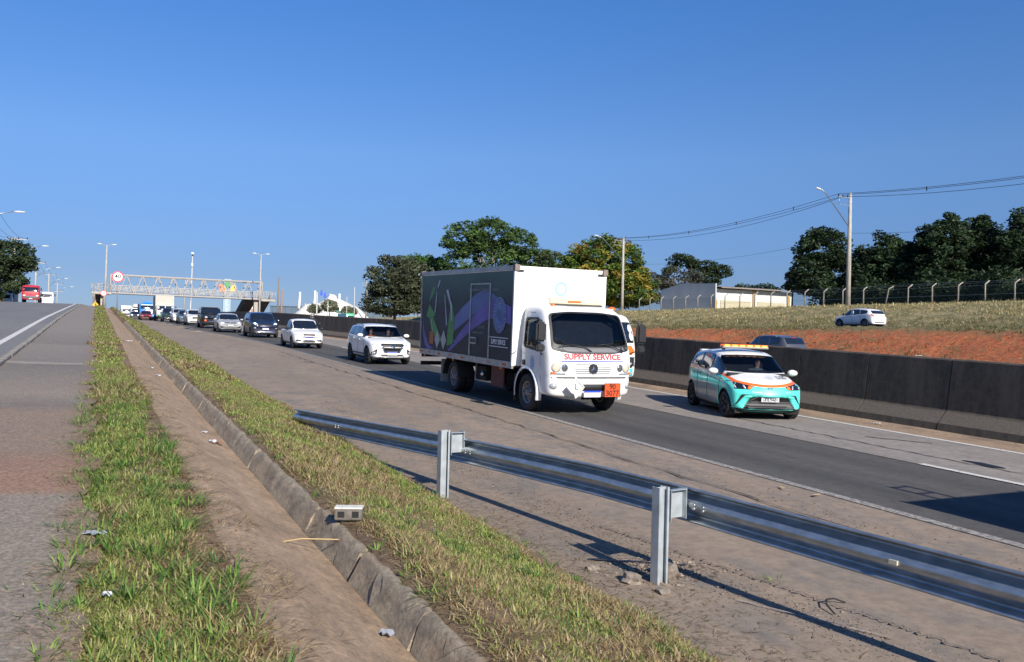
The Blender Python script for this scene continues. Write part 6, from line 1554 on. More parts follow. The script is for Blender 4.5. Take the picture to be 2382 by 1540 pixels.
# left hand poles along the local road
LU = []
for i, y in enumerate((58, 112, 166, 222, 280, 340)):
    x = -12.6; z0 = gb(x, min(y, 300)); z0 = max(z0, 1.0) if y > 250 else z0
    if y >= 222: z0 = 4.6 if y == 222 else 4.9
    h = 11.6; t = thing('utility_pole', ['roadside pole beyond the left edge nearest the camera', 'roadside pole just beyond the left edge, its lamp over the road', 'concrete pole with a crossarm rising from the left tree', 'crossarm pole beyond the tree behind the red truck', 'far crossarm pole above the white van', 'farthest thin pole with two crossarms at the crest'][i], 'utility pole', (x, y, z0))
    b = MB(); b.tube([(0, 0, -4 if y > 200 else -.4), (0, 0, h)], [.24, .15], C_, 10); b.build('pole', t)
    for zz in ((h - .3, h - 3.0) if y > 300 else (h - .3,)):
        b = MB(); b.box((.35, 0, zz), (3.2, .12, .14), M['steelwhite'])
        for k in (-1.1, .5, 1.8): b.lathe((k, 0, zz + .05), (0, 0, 1), [(.07, 0), (.12, .08), (.12, .2), (.001, .34)], plain('brown insulator', (.10, .04, .03), .4), 8)
        b.build('crossarm', t)
    b = MB(); b.tube([(0, 0, h - 3.6), (2.2, .2, h - 1.6), (3.9, .3, h - 1.15)], .05, M['galv'], 6); a = b.build('lamp_arm', t); b = MB(); lamp_head(b, (3.9, .3, h - 1.15), (1, 0, .02), 1.1); b.build('lamp_head', a)
    LU.append(Vector((x, y, z0 + h)))
for i in range(len(LU) - 1):
    for j, dx in enumerate((-1.1, .5, 1.8)):
        cable('power_cable', '%s roadside wire, %s span from the left' % (['left', 'middle', 'right'][j], ['first', 'second', 'third', 'fourth', 'fifth'][i]), LU[i] + Vector((dx, 0, .0)), LU[i + 1] + Vector((dx, 0, 0)), 1.3, .02, 'roadside wires')
b_ = thing('bollard', 'yellow post beside the red truck on the left verge', 'post', (-11.9, 139, gb(-11.9, 139) + .05)); b = MB(); b.tube([(0, 0, -.2), (0, 0, 1.5)], .16, plain('bollard yellow', (.65, .45, .04), .6), 10); b.build('shaft', b_)

# ================================================================== fence on the bank
fx = lambda y: 88.0
fz = lambda y: float(bank(np.array([88.0]), np.array([y]))[0])
fn = thing('wire_fence', 'wire mesh fence on cranked concrete posts along the top of the bank', 'fence', (88, 90, 7))
fo = Vector((88, 90, 7)); fy = [52.5 + 3.35 * k for k in range(29)]
pm = MB(); pm.tube([(0, 0, -.3), (0, 0, 2.25), (.0, -.02, 2.32), (.38, -.30, 2.72)], [.10, .085, .085, .065], plain('fence post concrete', (.36, .33, .29), .85, var=.2), 6); pmm = pm.mesh('post')
for k, y in enumerate(fy):
    o = add('post', pmm, fn); o.location = Vector((88 + rnd.uniform(-.05, .05), y, fz(y))) - fo; o.rotation_euler = (rnd.uniform(-.02, .02), rnd.uniform(-.03, .03), rnd.uniform(-.3, .3))
    if k == 7: o.rotation_euler = (.0, .0, 0); o.rotation_euler[0] = .22
fm, t, p = new_mat('green wire mesh'); p.inputs['Base Color'].default_value = (.025, .05, .04, 1); out = t.nodes['Material Output']
tr = N(t, 'ShaderNodeBsdfTransparent'); mx = N(t, 'ShaderNodeMixShader'); mx.inputs[0].default_value = .24; L(t, tr.outputs[0], mx.inputs[1]); L(t, p.outputs[0], mx.inputs[2]); L(t, mx.outputs[0], out.inputs[0])
V = []
for y in fy: V += [Vector((88.04, y, fz(y))) - fo, Vector((88.04, y, fz(y) + 2.2)) - fo]
b = MB(); b.put(V, [(2 * k, 2 * k + 2, 2 * k + 3, 2 * k + 1) for k in range(len(fy) - 1)], fm); b.build('mesh_panel', fn)
for hz_k in (.3, 1.2, 2.2, 2.5, 2.68):
    b = MB(); b.tube([Vector((88.02 + (.25 if hz_k > 2.3 else 0), y, fz(y) + hz_k)) - fo for y in fy], .016, M['galv'], 4, False); b.build('strand', fn)
# ================================================================== buildings
def wall_box(b, x0, x1, y0, y1, z0, z1, m): b.box(((x0 + x1) / 2, (y0 + y1) / 2, (z0 + z1) / 2), (x1 - x0, y1 - y0, z1 - z0), m)
wpnt = plain('white render', (.74, .73, .70), .8, var=.08, vscale=.4); gry = plain('gable white with painted shade', (.42, .45, .48), .6, var=.1, vscale=.5); crm = plain('cream infill', (.58, .52, .36), .8, var=.06); rft = plain('weathered roof sheet', (.24, .20, .18), .7, var=.25, vscale=.6)  # the gable's shade is put into its blue-grey colour
X0, Y0, Z0 = 103.0, 127.0, 5.6
wh = thing('warehouse', 'white warehouse with gable painted shade grey and overhanging roof beyond the fence', 'building', (X0, Y0, Z0))
b = MB(); wall_box(b, 0, 19, 0, 17, 0, 6.1, wpnt); b.build('wall', wh)
b = MB(); b.put([(-.05, -.1, 0), (-.05, 17, 0), (-.05, 17, 6.4), (-.05, 10, 7.5), (-.05, -.1, 7.05)], [(0, 4, 3, 2, 1)], gry); b.put([(.25, -.1, 0), (.25, 17, 0), (.25, 17, 6.4), (.25, 10, 7.5), (.25, -.1, 7.05)], [(0, 1, 2, 3, 4)], gry); b.put([(-.05, -.1, 0), (.25, -.1, 0), (.25, -.1, 7.05), (-.05, -.1, 7.05)], [(0, 1, 2, 3)], gry); b.put([(-.05, -.1, 7.05), (.25, -.1, 7.05), (.25, 10, 7.5), (-.05, 10, 7.5)], [(0, 1, 2, 3)], gry); b.put([(-.05, 10, 7.5), (.25, 10, 7.5), (.25, 17, 6.4), (-.05, 17, 6.4)], [(0, 1, 2, 3)], gry); b.build('gable_wall', wh)
b = MB(); b.put([(.3, -1.4, 6.35), (19.6, -1.4, 6.35), (19.6, 9, 7.3), (.3, 9, 7.3), (.3, 17.2, 6.4), (19.6, 17.2, 6.4)], [(0, 1, 2, 3), (3, 2, 5, 4)], rft); b.put([(.3, -1.4, 6.2), (19.6, -1.4, 6.2), (19.6, -1.4, 6.42), (.3, -1.4, 6.42)], [(0, 1, 2, 3)], rft); rf = b.build('roof', wh)
for k in range(26):
    b = MB(); b.box((.5 + k * .76, -1.42, 6.30), (.09, .05, .2), rft); b.build('sheet_rib', rf)
for x in (9.1, 17.8): b = MB(); b.box((x, -.12, 3.05), (.5, .25, 6.1), plain('ochre pilaster', (.55, .36, .14), .8)); b.build('pilaster', wh)
for x0, x1 in ((1.2, 8.4), (10.0, 17.0)): b = MB(); b.box(((x0 + x1) / 2, -.06, 2.0), (x1 - x0, .1, 4.0), crm); b.build('infill_panel', wh)
b = MB(); b.box((.1, -.15, 2.0), (.5, .15, 4.0), plain('ochre pilaster', (.55, .36, .14), .8)); b.build('corner_trim', wh)
lw = thing('boundary_wall', 'low white wall in front of the shade-grey gable', 'wall', (97, 128, 5.8)); b = MB(); wall_box(b, -3, 6, 0, 22, -.3, 1.55, wpnt); b.build('wall', lw)
lb = thing('shed', 'long low white shed with a grey ribbed roof behind the fence posts', 'building', (92, 150, 5.8)); b = MB(); wall_box(b, 0, 10, 0, 26, -.3, 1.6, wpnt); b.build('wall', lb); b = MB(); b.box((5, 13, 1.85), (10.8, 27, .25), plain('grey ribbed roof', (.30, .30, .31), .6)); rf = b.build('roof', lb)
for k in range(20): b = MB(); b.box((-.45, .4 + 1.3 * k, 1.85), (.1, .35, .3), plain('pale rib', (.5, .5, .5), .6)); b.build('sheet_rib', rf)
# tall pale block glimpsed through the right hand trees
pb = thing('factory', 'pale factory wall glimpsed through the dark trees at the right', 'building', (128, 84, 5.5)); b = MB(); wall_box(b, 0, 40, 0, 10, 0, 9.5, plain('pale pinkish factory wall', (.70, .64, .60), .8, var=.08, vscale=.3)); b.build('wall', pb)
for k in range(6): b = MB(); b.box((3 + 5.5 * k, -.05, 6.3), (2.6, .15, 1.1), M['glass']); b.build('window', pb)
b = MB(); b.box((20, 5, 9.65), (40.6, 10.6, .3), plain('grey ribbed roof', (.30, .30, .31), .6)); b.build('roof', pb)
# dark blue hangar and tent
db = wp(628, 733, 300); hg = thing('hangar', 'long dark blue hangar roof behind the white tent', 'building', (db[0], db[1], db[2] - 1.0)); e1 = wp(899, 740, 300)
v = Vector((e1[0] - db[0], e1[1] - db[1], 0)); ln = v.length; an = math.atan2(v.y, v.x); hg.rotation_euler = (0, 0, an)
b = MB(); wall_box(b, 0, ln, 0, 12, -3, 4.1, plain('blue grey cladding', (.105, .15, .20), .6, var=.12, vscale=.3)); b.build('wall', hg)
b = MB(); b.box((ln / 2, 6, 4.2), (ln + .4, 12.4, .2), plain('blue grey roof', (.08, .11, .15), .6)); b.build('roof', hg)
for k in range(int(ln / 2.2)): b = MB(); b.box((1 + 2.2 * k, -.05, .8), (.12, .1, 6.4), plain('cladding rib', (.08, .115, .16), .6)); b.build('cladding_rib', hg)
b = MB(); wall_box(b, 1.5, 9, -4, -2, -2, 1.3, wpnt); b.build('annex', hg)
tp = wp(765, 738, 285); tn = thing('circus_tent', 'white peaked circus tent with blue trim beyond the barrier', 'tent', (tp[0], tp[1], tp[2])); tn.rotation_euler = (0, 0, -R(15)); k_ = 285 / 2000.
tm = plain('tent canvas', (.78, .74, .66), .7, var=.06, vscale=.25)
def tent_h(x): return float(np.interp(x, [-92, -60, -52, -22, -8, 0, 12, 20, 55, 62, 75, 100], [0, 30, 36, 40, 50, 62, 60, 52, 36, 34, 24, 0])) * k_
xs = np.linspace(-92, 100, 49); ysn = np.linspace(-1, 1, 9); b = MB(); vs = []
for yy in ysn:
    for x in xs: vs.append((x * k_, yy * 12, tent_h(x) * (1 - abs(yy) ** 1.3) * (1 - .0 * yy) - 1))
n = len(xs); b.put(vs, [(j * n + i, j * n + i + 1, (j + 1) * n + i + 1, (j + 1) * n + i) for j in range(8) for i in range(n - 1)], tm, True); b.build('canvas', tn)
for x, h, w in ((-66, 56, 4.2), (-32, 60, 4.4), (23, 55, 4.0)):
    b = MB(); b.tube([((x - 2) * k_, -2, 18 * k_), (x * k_, -2, 45 * k_), (x * k_, -2, h * k_)], [w * k_ * .9, w * k_ * .6, w * k_ * .55], plain('tent mast white', (.80, .80, .80), .5), 8); b.build('mast_cone', tn)
for x, a, c in ((-18, 50, 64), (-10, 44, 58), (-1, 34, 52)):
    b = MB(); b.prism([((x - 3.5) * k_, a * k_), ((x + 3.5) * k_, a * k_), ((x + .8) * k_, c * k_), ((x - .8) * k_, c * k_)], -1.4, -1.2, 'y', plain('tent blue', (.03, .09, .55), .6)); b.build('blue_trim', tn)
b = MB(); b.box((20 * k_, -9, 2.0), (1.2, .2, 2.0), plain('tent door green', (.05, .14, .12), .7)); b.build('doorway', tn)
# totem, tank lorry, green bus
tt = wp(527, 735, 235); to = thing('totem_sign', 'tall pale advertising totem with orange and yellow leaf emblem behind the footbridge', 'sign', (tt[0], tt[1], tt[2])); k_ = 235 / 2000.
b = MB(); b.prism([(-10 * k_, -2), (8 * k_, -2), (8 * k_, 86 * k_), (-8 * k_, 86 * k_)], -.4, .4, 'y', plain('pale blue totem', (.28, .38, .45), .5)); b.build('panel', to)
for nm_, col_, pl in (('orange_leaf', (.80, .22, .03), [(-20, 72), (-12, 74), (-4, 62), (-4, 56), (-18, 56)]), ('yellow_leaf', (.80, .52, .12), [(4, 56), (4, 62), (14, 76), (20, 66), (16, 56)]), ('green_leaf', (.10, .30, .12), [(-8, 76), (0, 82), (8, 76), (0, 62)])):
    b = MB(); b.prism([(x * k_, z * k_) for x, z in pl], -.6, -.45, 'y', plain(nm_.replace('_', ' '), col_, .5)); b.build(nm_, to)
tx = text_obj('SHOPPING', 11 * k_, plain('totem grey lettering', (.55, .62, .66), .5), to, lambda u, v: (-v, -.42, 30 * k_ + u))
tl_ = wp(576, 731, 210); P = dict(W=2.5, Hc=2.6, z0=.5, win=(1.6, 2.2), cab=wcab, box=None, end=8); k_ = 210 / 2000.
tk, _ = box_truck('tank_lorry', 'white tank lorry showing above the barrier left of the bridge ramp', P); tk.location = (tl_[0] - 2.5, tl_[1] + 1, tl_[2] - 1.5); tk.rotation_euler = (0, 0, R(-60))
b = MB(); b.tube([(0, 1.9, 2.4), (0, 2.1, 2.5), (0, 6.4, 2.5), (0, 6.6, 2.4)], [1.0, 1.3, 1.3, 1.0], plain('tank cream', (.68, .64, .58), .5), 18); b.box((1.32, 4.2, 2.5), (.04, 1.9, .8), plain('tank lettering patch', (.50, .30, .24), .6)); b.build('tank', tk)
gbp = wp(816, 740, 215); P = dict(W=2.5, Hc=3.0, z0=.5, win=(1.5, 2.3), cab=paint('green bus paint', (.02, .36, .17)), yr=9., box=None, end=8.8, axles=(2.0, 6.8), front=[('headlamp', M['litwhite'], [(.75, .8), (1.0, .8), (1.0, .95), (.75, .95)], True)])
gbs, _ = box_truck('bus', 'green bus front showing above the barrier near the tent', P, cat='bus'); gbs.location = (gbp[0], gbp[1], gbp[2] - 1.75)

# ================================================================== trees
def leaf_mat():
    m, t, p = new_mat('foliage'); p.inputs['Roughness'].default_value = .6; p.inputs['Specular IOR Level'].default_value = .25
    a = N(t, 'ShaderNodeAttribute'); a.attribute_name = 'Col'
    L(t, a.outputs['Color'], p.inputs['Base Color'])
    tr = N(t, 'ShaderNodeBsdfTranslucent'); L(t, a.outputs['Color'], tr.inputs[0]); ad = N(t, 'ShaderNodeMixShader'); ad.inputs[0].default_value = .22
    L(t, p.outputs[0], ad.inputs[1]); L(t, tr.outputs[0], ad.inputs[2]); L(t, ad.outputs[0], t.nodes['Material Output'].inputs[0]); return m
LEAF = leaf_mat(); BARK = plain('bark', (.10, .075, .055), .9, var=.35, vscale=3, bumpk=.5)
def leaves(Pc, size, cols, rg, flat=.5):
    """two-triangle leaves at the given centres"""
    n = len(Pc); a = rg.normal(size=(n, 3)); a[:, 2] *= flat; a /= np.linalg.norm(a, axis=1)[:, None]
    c = rg.normal(size=(n, 3)); c[:, 2] *= .8; b = np.cross(a, c); b /= np.linalg.norm(b, axis=1)[:, None]
    s = size * rg.uniform(.6, 1.35, (n, 1)); V = np.stack([Pc - a * s, Pc + b * s * .45, Pc + a * s, Pc - b * s * .45], 1).reshape(-1, 3)
    return V, np.arange(4 * n).reshape(-1, 4), np.repeat(cols, 4, 0)
def tree(label, base, h, blobs, pal, nclump, per, leaf, cr, tr=.25, name='broadleaf_tree', seed=1, limbs=9, trunkm=None, group=None, depthv=None):
    per = int(per * 1.0); leaf *= .92; rg = np.random.default_rng(seed); x, y, z = base; t = thing(name, label, 'tree', (x, y, z), group=group)
    cl = []; rad = []
    w = np.array([b[3] * b[4] * b[5] for b in blobs]) ** .66; w = w / w.sum()
    for k in range(nclump):
        b = blobs[rg.choice(len(blobs), p=w)]; d = rg.normal(size=3); d /= np.linalg.norm(d); r = rg.uniform(.55, 1.0) ** .5
        if d[2] < -.3: d[2] *= .5
        cl.append(np.array(b[:3]) + d * r * np.array(b[3:6])); rad.append(cr * rg.uniform(.6, 1.3))
    cl = np.array(cl); rad = np.array(rad); P = []; Cc = []
    for c, r in zip(cl, rad):
        m = int(per * rg.uniform(.7, 1.3)); q = rg.normal(size=(m, 3)); q /= np.linalg.norm(q, axis=1)[:, None]; q *= (rg.uniform(.3, 1, (m, 1)) ** .5) * r; q[:, 2] *= .62
        P.append(c + q); base_c = np.array(pal[rg.integers(len(pal))]) * rg.uniform(.65, 1.65); Cc.append(np.clip(base_c * rg.uniform(.72, 1.3, (m, 1)), 0, 1))
    V, F, K = leaves(np.concatenate(P), leaf, np.concatenate(Cc), rg); add('crown', raw_mesh('crown', V, F, LEAF, col=K), t)
    b = MB(); top = Vector((float(cl[:, 0].mean()), float(cl[:, 1].mean()), h * .72)); fk = Vector((top.x * .3, top.y * .3, h * .28)); tm_ = trunkm or BARK
    b.tube([(0, 0, -.5), (0, 0, .3), fk, top], [tr * 1.35, tr, tr * .8, tr * .3], tm_, 9); trk = b.build('trunk', t)
    idx = rg.choice(len(cl), min(limbs, len(cl)), replace=False)
    for i in idx:
        c = Vector(cl[i]); s0 = fk.lerp(top, rg.uniform(0, .6)); mid = s0.lerp(c, .5) + Vector((0, 0, -.25 * (c - s0).length * .3)); b = MB(); b.tube([s0, mid, c], [tr * .42, tr * .25, tr * .07], tm_, 6); b.build('limb', trk)
    return t
def tbase(px, depth, zb): p = wp(px, 730, depth); return (float(p[0]), float(p[1]), zb)
G1 = [(.045, .085, .022), (.065, .11, .030), (.035, .065, .020)]; G2 = [(.06, .075, .04), (.075, .085, .05), (.045, .055, .03)]; G3 = [(.07, .115, .02), (.09, .135, .022), (.15, .155, .024), (.21, .16, .025), (.055, .095, .02)]; G4 = [(.022, .040, .016), (.032, .055, .022), (.015, .028, .012)]; G5 = [(.03, .05, .02), (.02, .035, .015)]
tree('dense grey green tree at the left end of the tree group', tbase(917, 168, 3.8), 13, [(0, 0, 8.0, 5.6, 5, 5.4), (-.5, 0, 3.6, 5.6, 4.2, 3.6), (3.0, 0, 9.0, 4.0, 4, 3.8), (4.5, 0, 4.5, 4, 4, 4)], G2, 440, 62, .30, 1.15, .3, seed=2, limbs=14)
tree('mid green tree between the grey green tree and the tallest one', tbase(995, 178, 4.2), 14, [(0, 0, 9.6, 5.4, 4.5, 4.2), (-3.4, 0, 12.4, 2.0, 2, 1.7), (.5, 0, 4.8, 5.5, 4, 4)], [(.045, .095, .022), (.06, .12, .03)], 280, 60, .32, 1.2, .3, seed=3)
tree('tallest spreading dark green tree behind the box truck', tbase(1132, 172, 4.5), 21, [(-5.2, 0, 16.0, 4.3, 4, 3.6), (1.0, 0, 17.4, 4.6, 5, 3.6), (6.6, 0, 15.4, 3.8, 4, 3.6), (10.8, 0, 12.5, 3.0, 3, 3.2), (12.8, 0, 9.5, 3.4, 3, 4.0), (0, 0, 11.0, 10.0, 6, 4.8), (0, 0, 6, 11, 6, 4.5)], G1, 640, 60, .34, 1.25, .5, seed=4, limbs=22, trunkm=plain('pale bark', (.26, .22, .18), .85, var=.3))
tree('grey brown thin tree between the tallest tree and the yellow green one', tbase(1282, 176, 4.5), 14, [(0, 0, 10.6, 4.4, 3, 4.8), (0, 0, 5, 6, 3, 5.5)], [(.055, .085, .03), (.07, .095, .035), (.045, .065, .03)], 320, 50, .30, 1.1, .25, seed=5)
tree('rounded yellow green tree behind the near lamp pole', tbase(1405, 160, 5.2), 16.5, [(0, 0, 8.8, 8.6, 7, 6.9), (-4.2, 0, 6.2, 6.4, 6, 5.4), (4.2, 0, 5.6, 6.4, 6, 5.4)], G3, 900, 66, .32, 1.15, .45, seed=6, limbs=10)
tree('flat topped dark tree behind the shade-grey warehouse gable', tbase(1622, 205, 6.0), 17, [(-5, 0, 14.4, 3.4, 3, 1.7), (1.5, 0, 13.6, 4.2, 3, 1.8), (6.0, 0, 12.6, 2.8, 3, 1.8), (3.5, 0, 10.4, 4.5, 3, 1.8)], G5, 150, 46, .34, 1.15, .4, seed=7, limbs=22)
tree('brown leafless looking tree beside the shade-grey warehouse gable', tbase(1570, 190, 6.0), 14, [(0, 0, 8.5, 6.4, 4, 4.0), (-3, 0, 6.0, 4.5, 4, 3.5), (5, 0, 9.5, 3, 3, 2)], [(.075, .070, .055), (.06, .058, .045), (.045, .06, .03)], 170, 50, .28, 1.2, .35, seed=8, limbs=24)
tree('small dark tree behind the right end of the warehouse roof', tbase(1775, 200, 6.0), 9.5, [(0, 0, 7.6, 4.2, 3, 1.8), (-6, 0, 7.6, 2.4, 2, 1.4)], G5, 70, 46, .32, 1.0, .25, seed=9)
tree('little dark bush tree at the right end of the warehouse', tbase(1842, 128, 6.6), 6.5, [(0, 0, 4.2, 1.2, 1.2, 2.4)], G4, 34, 60, .22, .7, .15, seed=10)
tree('broad dark tree left of the tall utility pole', tbase(1912, 126, 6.8), 12, [(0, 0, 8.4, 3.6, 3.6, 3.9), (-2.2, 0, 4.4, 3.0, 3, 3.8), (2.4, 0, 4.2, 3.4, 3, 4.2)], G4, 430, 66, .26, .95, .3, seed=12)
def cyp(label, px, depth, zb, H, w, seed):
    bl = [(0, 0, H * .22, w * 1.1, w, H * .24), (-.2 * w, 0, H * .55, w * .88, w * .85, H * .26), (.25 * w, 0, H * .74, w * .66, w * .6, H * .2), (0, 0, H * .88, w * .36, w * .36, H * .12)]
    tree(label, tbase(px, depth, zb), H, bl, G4, int(165 * w * H / 26), 62, .25, .9, .28, 'conifer_tree', seed, 6, group='dark conifers along the fence')
cyp('dark conifer just right of the tall utility pole', 2010, 124, 6.8, 9.4, 3.3, 21)
cyp('conifer with the pointed tip right of the tall utility pole', 2055, 122, 6.8, 11.4, 3.2, 22)
cyp('lower dark conifer between two taller ones', 2116, 121, 6.8, 10.2, 3.7, 23)
cyp('slim conifer leaning on the tall ragged one', 2152, 120, 6.8, 12.0, 2.8, 28)
cyp('dense conifer between the two tallest of the row', 2236, 119, 6.8, 12.6, 3.0, 29)
cyp('tall ragged conifer in the middle of the right hand row', 2192, 116, 6.8, 13.4, 3.8, 24)
cyp('tall conifer with a flat top right of the middle one', 2275, 117, 6.8, 13.0, 3.9, 25)
cyp('shaded conifer filling the gap before the last one', 2330, 122, 6.8, 11.9, 3.4, 27)
cyp('tallest conifer at the right edge of the view', 2376, 112, 6.8, 13.8, 3.4, 26)
tree('large dark roadside tree at the left edge of the view', (-15.6, 128, 4.3), 12.0, [(0, 0, 8.4, 3.4, 3.5, 2.8), (-2.5, 0, 6.6, 4.0, 4, 3.0), (2.0, 0, 6.8, 1.8, 3, 1.6)], [(.05, .075, .028), (.065, .08, .03), (.035, .05, .02)], 230, 62, .26, 1.0, .35, seed=31, limbs=14)
tree('roadside tree overhanging the red truck', (-13.2, 152, 4.6), 10.5, [(1.0, 0, 7.6, 3.4, 3.5, 2.6), (0, 0, 5.4, 2.6, 3, 2.4), (3.2, 0, 6.6, 1.7, 2, 1.4), (1.6, 0, 3.6, 1.4, 2, 2.6)], [(.035, .055, .025), (.045, .065, .03)], 200, 62, .26, .95, .3, seed=32, limbs=12)
tree('low scrubby tree beside the parked lorry', (-13.6, 138, 4.6), 3.0, [(0, 0, 1.3, 2.0, 1.6, 1.1)], G4, 60, 50, .2, .6, .12, seed=33)
for i, (px, dp, zb, H, w) in enumerate(((766, 262, 6.2, 5.0, 2.4), (731, 266, 6.2, 3.8, 1.5), (811, 262, 6.0, 3.4, 2.2))):
    tree(['pale feathery tree in front of the circus tent', 'thin spindly tree at the left slope of the tent', 'low pale shrub tree right of the tent'][i], tbase(px, dp, zb), H, [(0, 0, H * .6, w, 3, H * .42)], [(.16, .18, .11), (.10, .13, .07), (.20, .21, .15)], 90, 40, .28, .9, .16, seed=40 + i, limbs=8)

# dark undergrowth behind the fence
rg = np.random.default_rng(77); n = 12000; yy = rg.uniform(52, 92, n); X = 91 + np.abs(rg.normal(size=n)) * 3.0; Z = 6.8 + rg.uniform(0, 1, n) ** .8 * (3.2 + 1.2 * np.sin(yy * .7) + .8 * np.sin(yy * 1.9))
V, F, K = leaves(np.stack([X, yy, Z], 1), .30, np.array(G4)[rg.integers(3, size=n)] * rg.uniform(.7, 1.3, (n, 1)), rg)
tag(add('undergrowth', raw_mesh('undergrowth', V, F, LEAF, col=K)), 'dark undergrowth filling the gaps below the conifers behind the fence', None, None, 'stuff')
# ================================================================== grass and weeds (uncountable)
def grass_mat():
    m, t, p = new_mat('grass blades'); p.inputs['Roughness'].default_value = .55; p.inputs['Specular IOR Level'].default_value = .3
    a = N(t, 'ShaderNodeAttribute'); a.attribute_name = 'Col'; L(t, a.outputs['Color'], p.inputs['Base Color'])
    tr = N(t, 'ShaderNodeBsdfTranslucent'); L(t, a.outputs['Color'], tr.inputs[0]); ad = N(t, 'ShaderNodeMixShader'); ad.inputs[0].default_value = .3
    L(t, p.outputs[0], ad.inputs[1]); L(t, tr.outputs[0], ad.inputs[2]); L(t, ad.outputs[0], t.nodes['Material Output'].inputs[0]); return m
GM = grass_mat()
def blades(name, label, X, Y, Z, h, w, col, rg, lean=.6, bend=.5, azb=None, lmin=.15):
    n = len(X); az = rg.uniform(0, 2 * math.pi, n) if azb is None else azb; ca, sa = np.cos(az), np.sin(az)
    ln = rg.uniform(lmin, 1, n) * lean; B = np.stack([X, Y, Z], 1); side = np.stack([-sa, ca, np.zeros(n)], 1) * (w[:, None] / 2)
    d = np.stack([ca, sa, np.zeros(n)], 1)
    up = np.zeros((n, 3)); up[:, 2] = 1
    hh = h[:, None]; c1 = np.cos(ln)[:, None]; s1 = np.sin(ln)[:, None]; l2 = ln + bend * rg.uniform(.2, 1, n); c2 = np.cos(l2)[:, None]; s2 = np.sin(l2)[:, None]
    m1 = B + (d * s1 + up * c1) * hh * .55; tip = m1 + (d * s2 + up * c2) * hh * .5
    V = np.stack([B - side, B + side, m1 + side * .8, m1 - side * .8, tip], 1).reshape(-1, 3)
    i = np.arange(n)[:, None] * 5; T = np.concatenate([i + [0, 1, 2], i + [0, 2, 3], i + [3, 2, 4]], 0)
    K = np.repeat(col, 5, 0); o = add(name, raw_mesh(name, V, T, GM, col=K)); tag(o, label, None, None, 'stuff'); return o
def fbm(x, y, s=0):
    r = 0; a = 1.
    for k in range(4):
        f = 1.9 ** k * .9; r = r + a * (np.sin(x * f * 1.7 + y * f * .6 + 1.3 * k + s) * np.sin(y * f * 1.2 - x * f * .8 + 2.1 * k + s)); a *= .62
    return r
GREEN = np.array([[.21, .26, .065], [.28, .33, .09], [.15, .20, .05], [.37, .37, .13]]); STRAW = np.array([[.46, .36, .18], [.36, .27, .13], [.52, .42, .24], [.25, .17, .08]])
def colours(n, dry, rg):
    g = GREEN[rg.integers(4, size=n)] * rg.uniform(.75, 1.25, (n, 1)); s = STRAW[rg.integers(4, size=n)] * rg.uniform(.7, 1.15, (n, 1))
    k = (rg.uniform(size=n) < dry)[:, None]; return np.where(k, s, g)
def verge(name, label, lo, hi, y0, y1, dens, hb, wb_, dry0, rg, mode):
    A = (hi - lo) * (y1 - y0); n = int(A * dens); X = rg.uniform(lo, hi, n); Y = rg.uniform(y0, y1, n)
    if mode == 'left':
        eL = -.14 + .14 * fbm(Y * .0, Y * .9, 3) + .05 * np.sin(Y * 5.1); eR = .72 + .11 * fbm(Y * 0, Y * .7, 9); eL = np.where(Y > 35, -.22, eL)
        d = np.minimum(X - eL, eR - X) / .22
    else:
        eL = 1.76 + .05 * np.sin(Y * 1.3); eR = 3.66 + .13 * fbm(Y * 0, Y * .6, 5) - .10 * (Y < 6) * (6 - Y) * .6; d = np.minimum((X - eL) / .16, (eR - X) / .35)
    f = fbm(X * .8, Y * .8, 1)
    keep = (rg.uniform(size=n) < np.clip(d + .15, 0, 1)) & (rg.uniform(size=n) < np.clip(.80 + .60 * fbm(X * 1.6, Y * 1.2, 7), .18, 1)); X, Y, d, f = X[keep], Y[keep], d[keep], f[keep]; n = len(X)
    dry = np.clip(dry0 + .42 * f + .40 * (1 - np.clip(d, 0, 1)) + .40 * (fbm(X * 2.6, Y * 2.0, 4) > .30) + .25 * (fbm(X * 5.1, Y * 4.2, 8) > .4) - .35 * (fbm(X * 3.1, Y * 2.4, 11) > .5), .03, .97); C = colours(n, dry, rg)
    isdry = C[:, 0] > C[:, 1]
    h = hb * rg.uniform(.5, 1.3, n) * np.clip(.8 + .5 * f, .5, 1.6) * np.clip(d + .45, .4, 1); w = wb_ * rg.uniform(.6, 1.3, n)
    Z = ground(X, Y) - .006
    a = ~isdry; blades(name, label, X[a], Y[a], Z[a], h[a], w[a], C[a], rg, .75, .8); a = isdry
    blades('dry_' + name, label.replace('green', 'straw coloured dry'), X[a], Y[a], Z[a] + .004, h[a] * 1.15, w[a] * .8, C[a], rg, 1.45, .25, None, .5)
rg = np.random.default_rng(5)
verge('grass', 'green mown grass of the near verge beside the footpath', -.5, 1.0, 2.6, 9, 8200, .082, .0095, .33, rg, 'left')
verge('grass', 'green grass of the verge further along the footpath', -.5, 1.15, 9, 22, 4600, .09, .013, .36, rg, 'left')
verge('grass', 'green grass strip climbing to the crest', -.5, 1.1, 22, 60, 1300, .11, .030, .40, rg, 'left')
verge('grass', 'green grass far along the crest', -.5, 1.05, 60, 135, 420, .16, .065, .30, rg, 'left')
verge('grass', 'green grass of the near slope between drain and guardrail', 1.75, 3.8, 2.4, 9, 6400, .07, .0095, .62, rg, 'right')
verge('grass', 'green grass of the slope above the hard shoulder', 1.75, 3.8, 9, 22, 4200, .08, .014, .54, rg, 'right')
verge('grass', 'green grass of the slope further up the highway', 1.75, 3.8, 22, 60, 1100, .11, .034, .46, rg, 'right')
verge('grass', 'green grass of the slope at the far crest', 1.75, 3.8, 60, 135, 360, .16, .07, .30, rg, 'right')
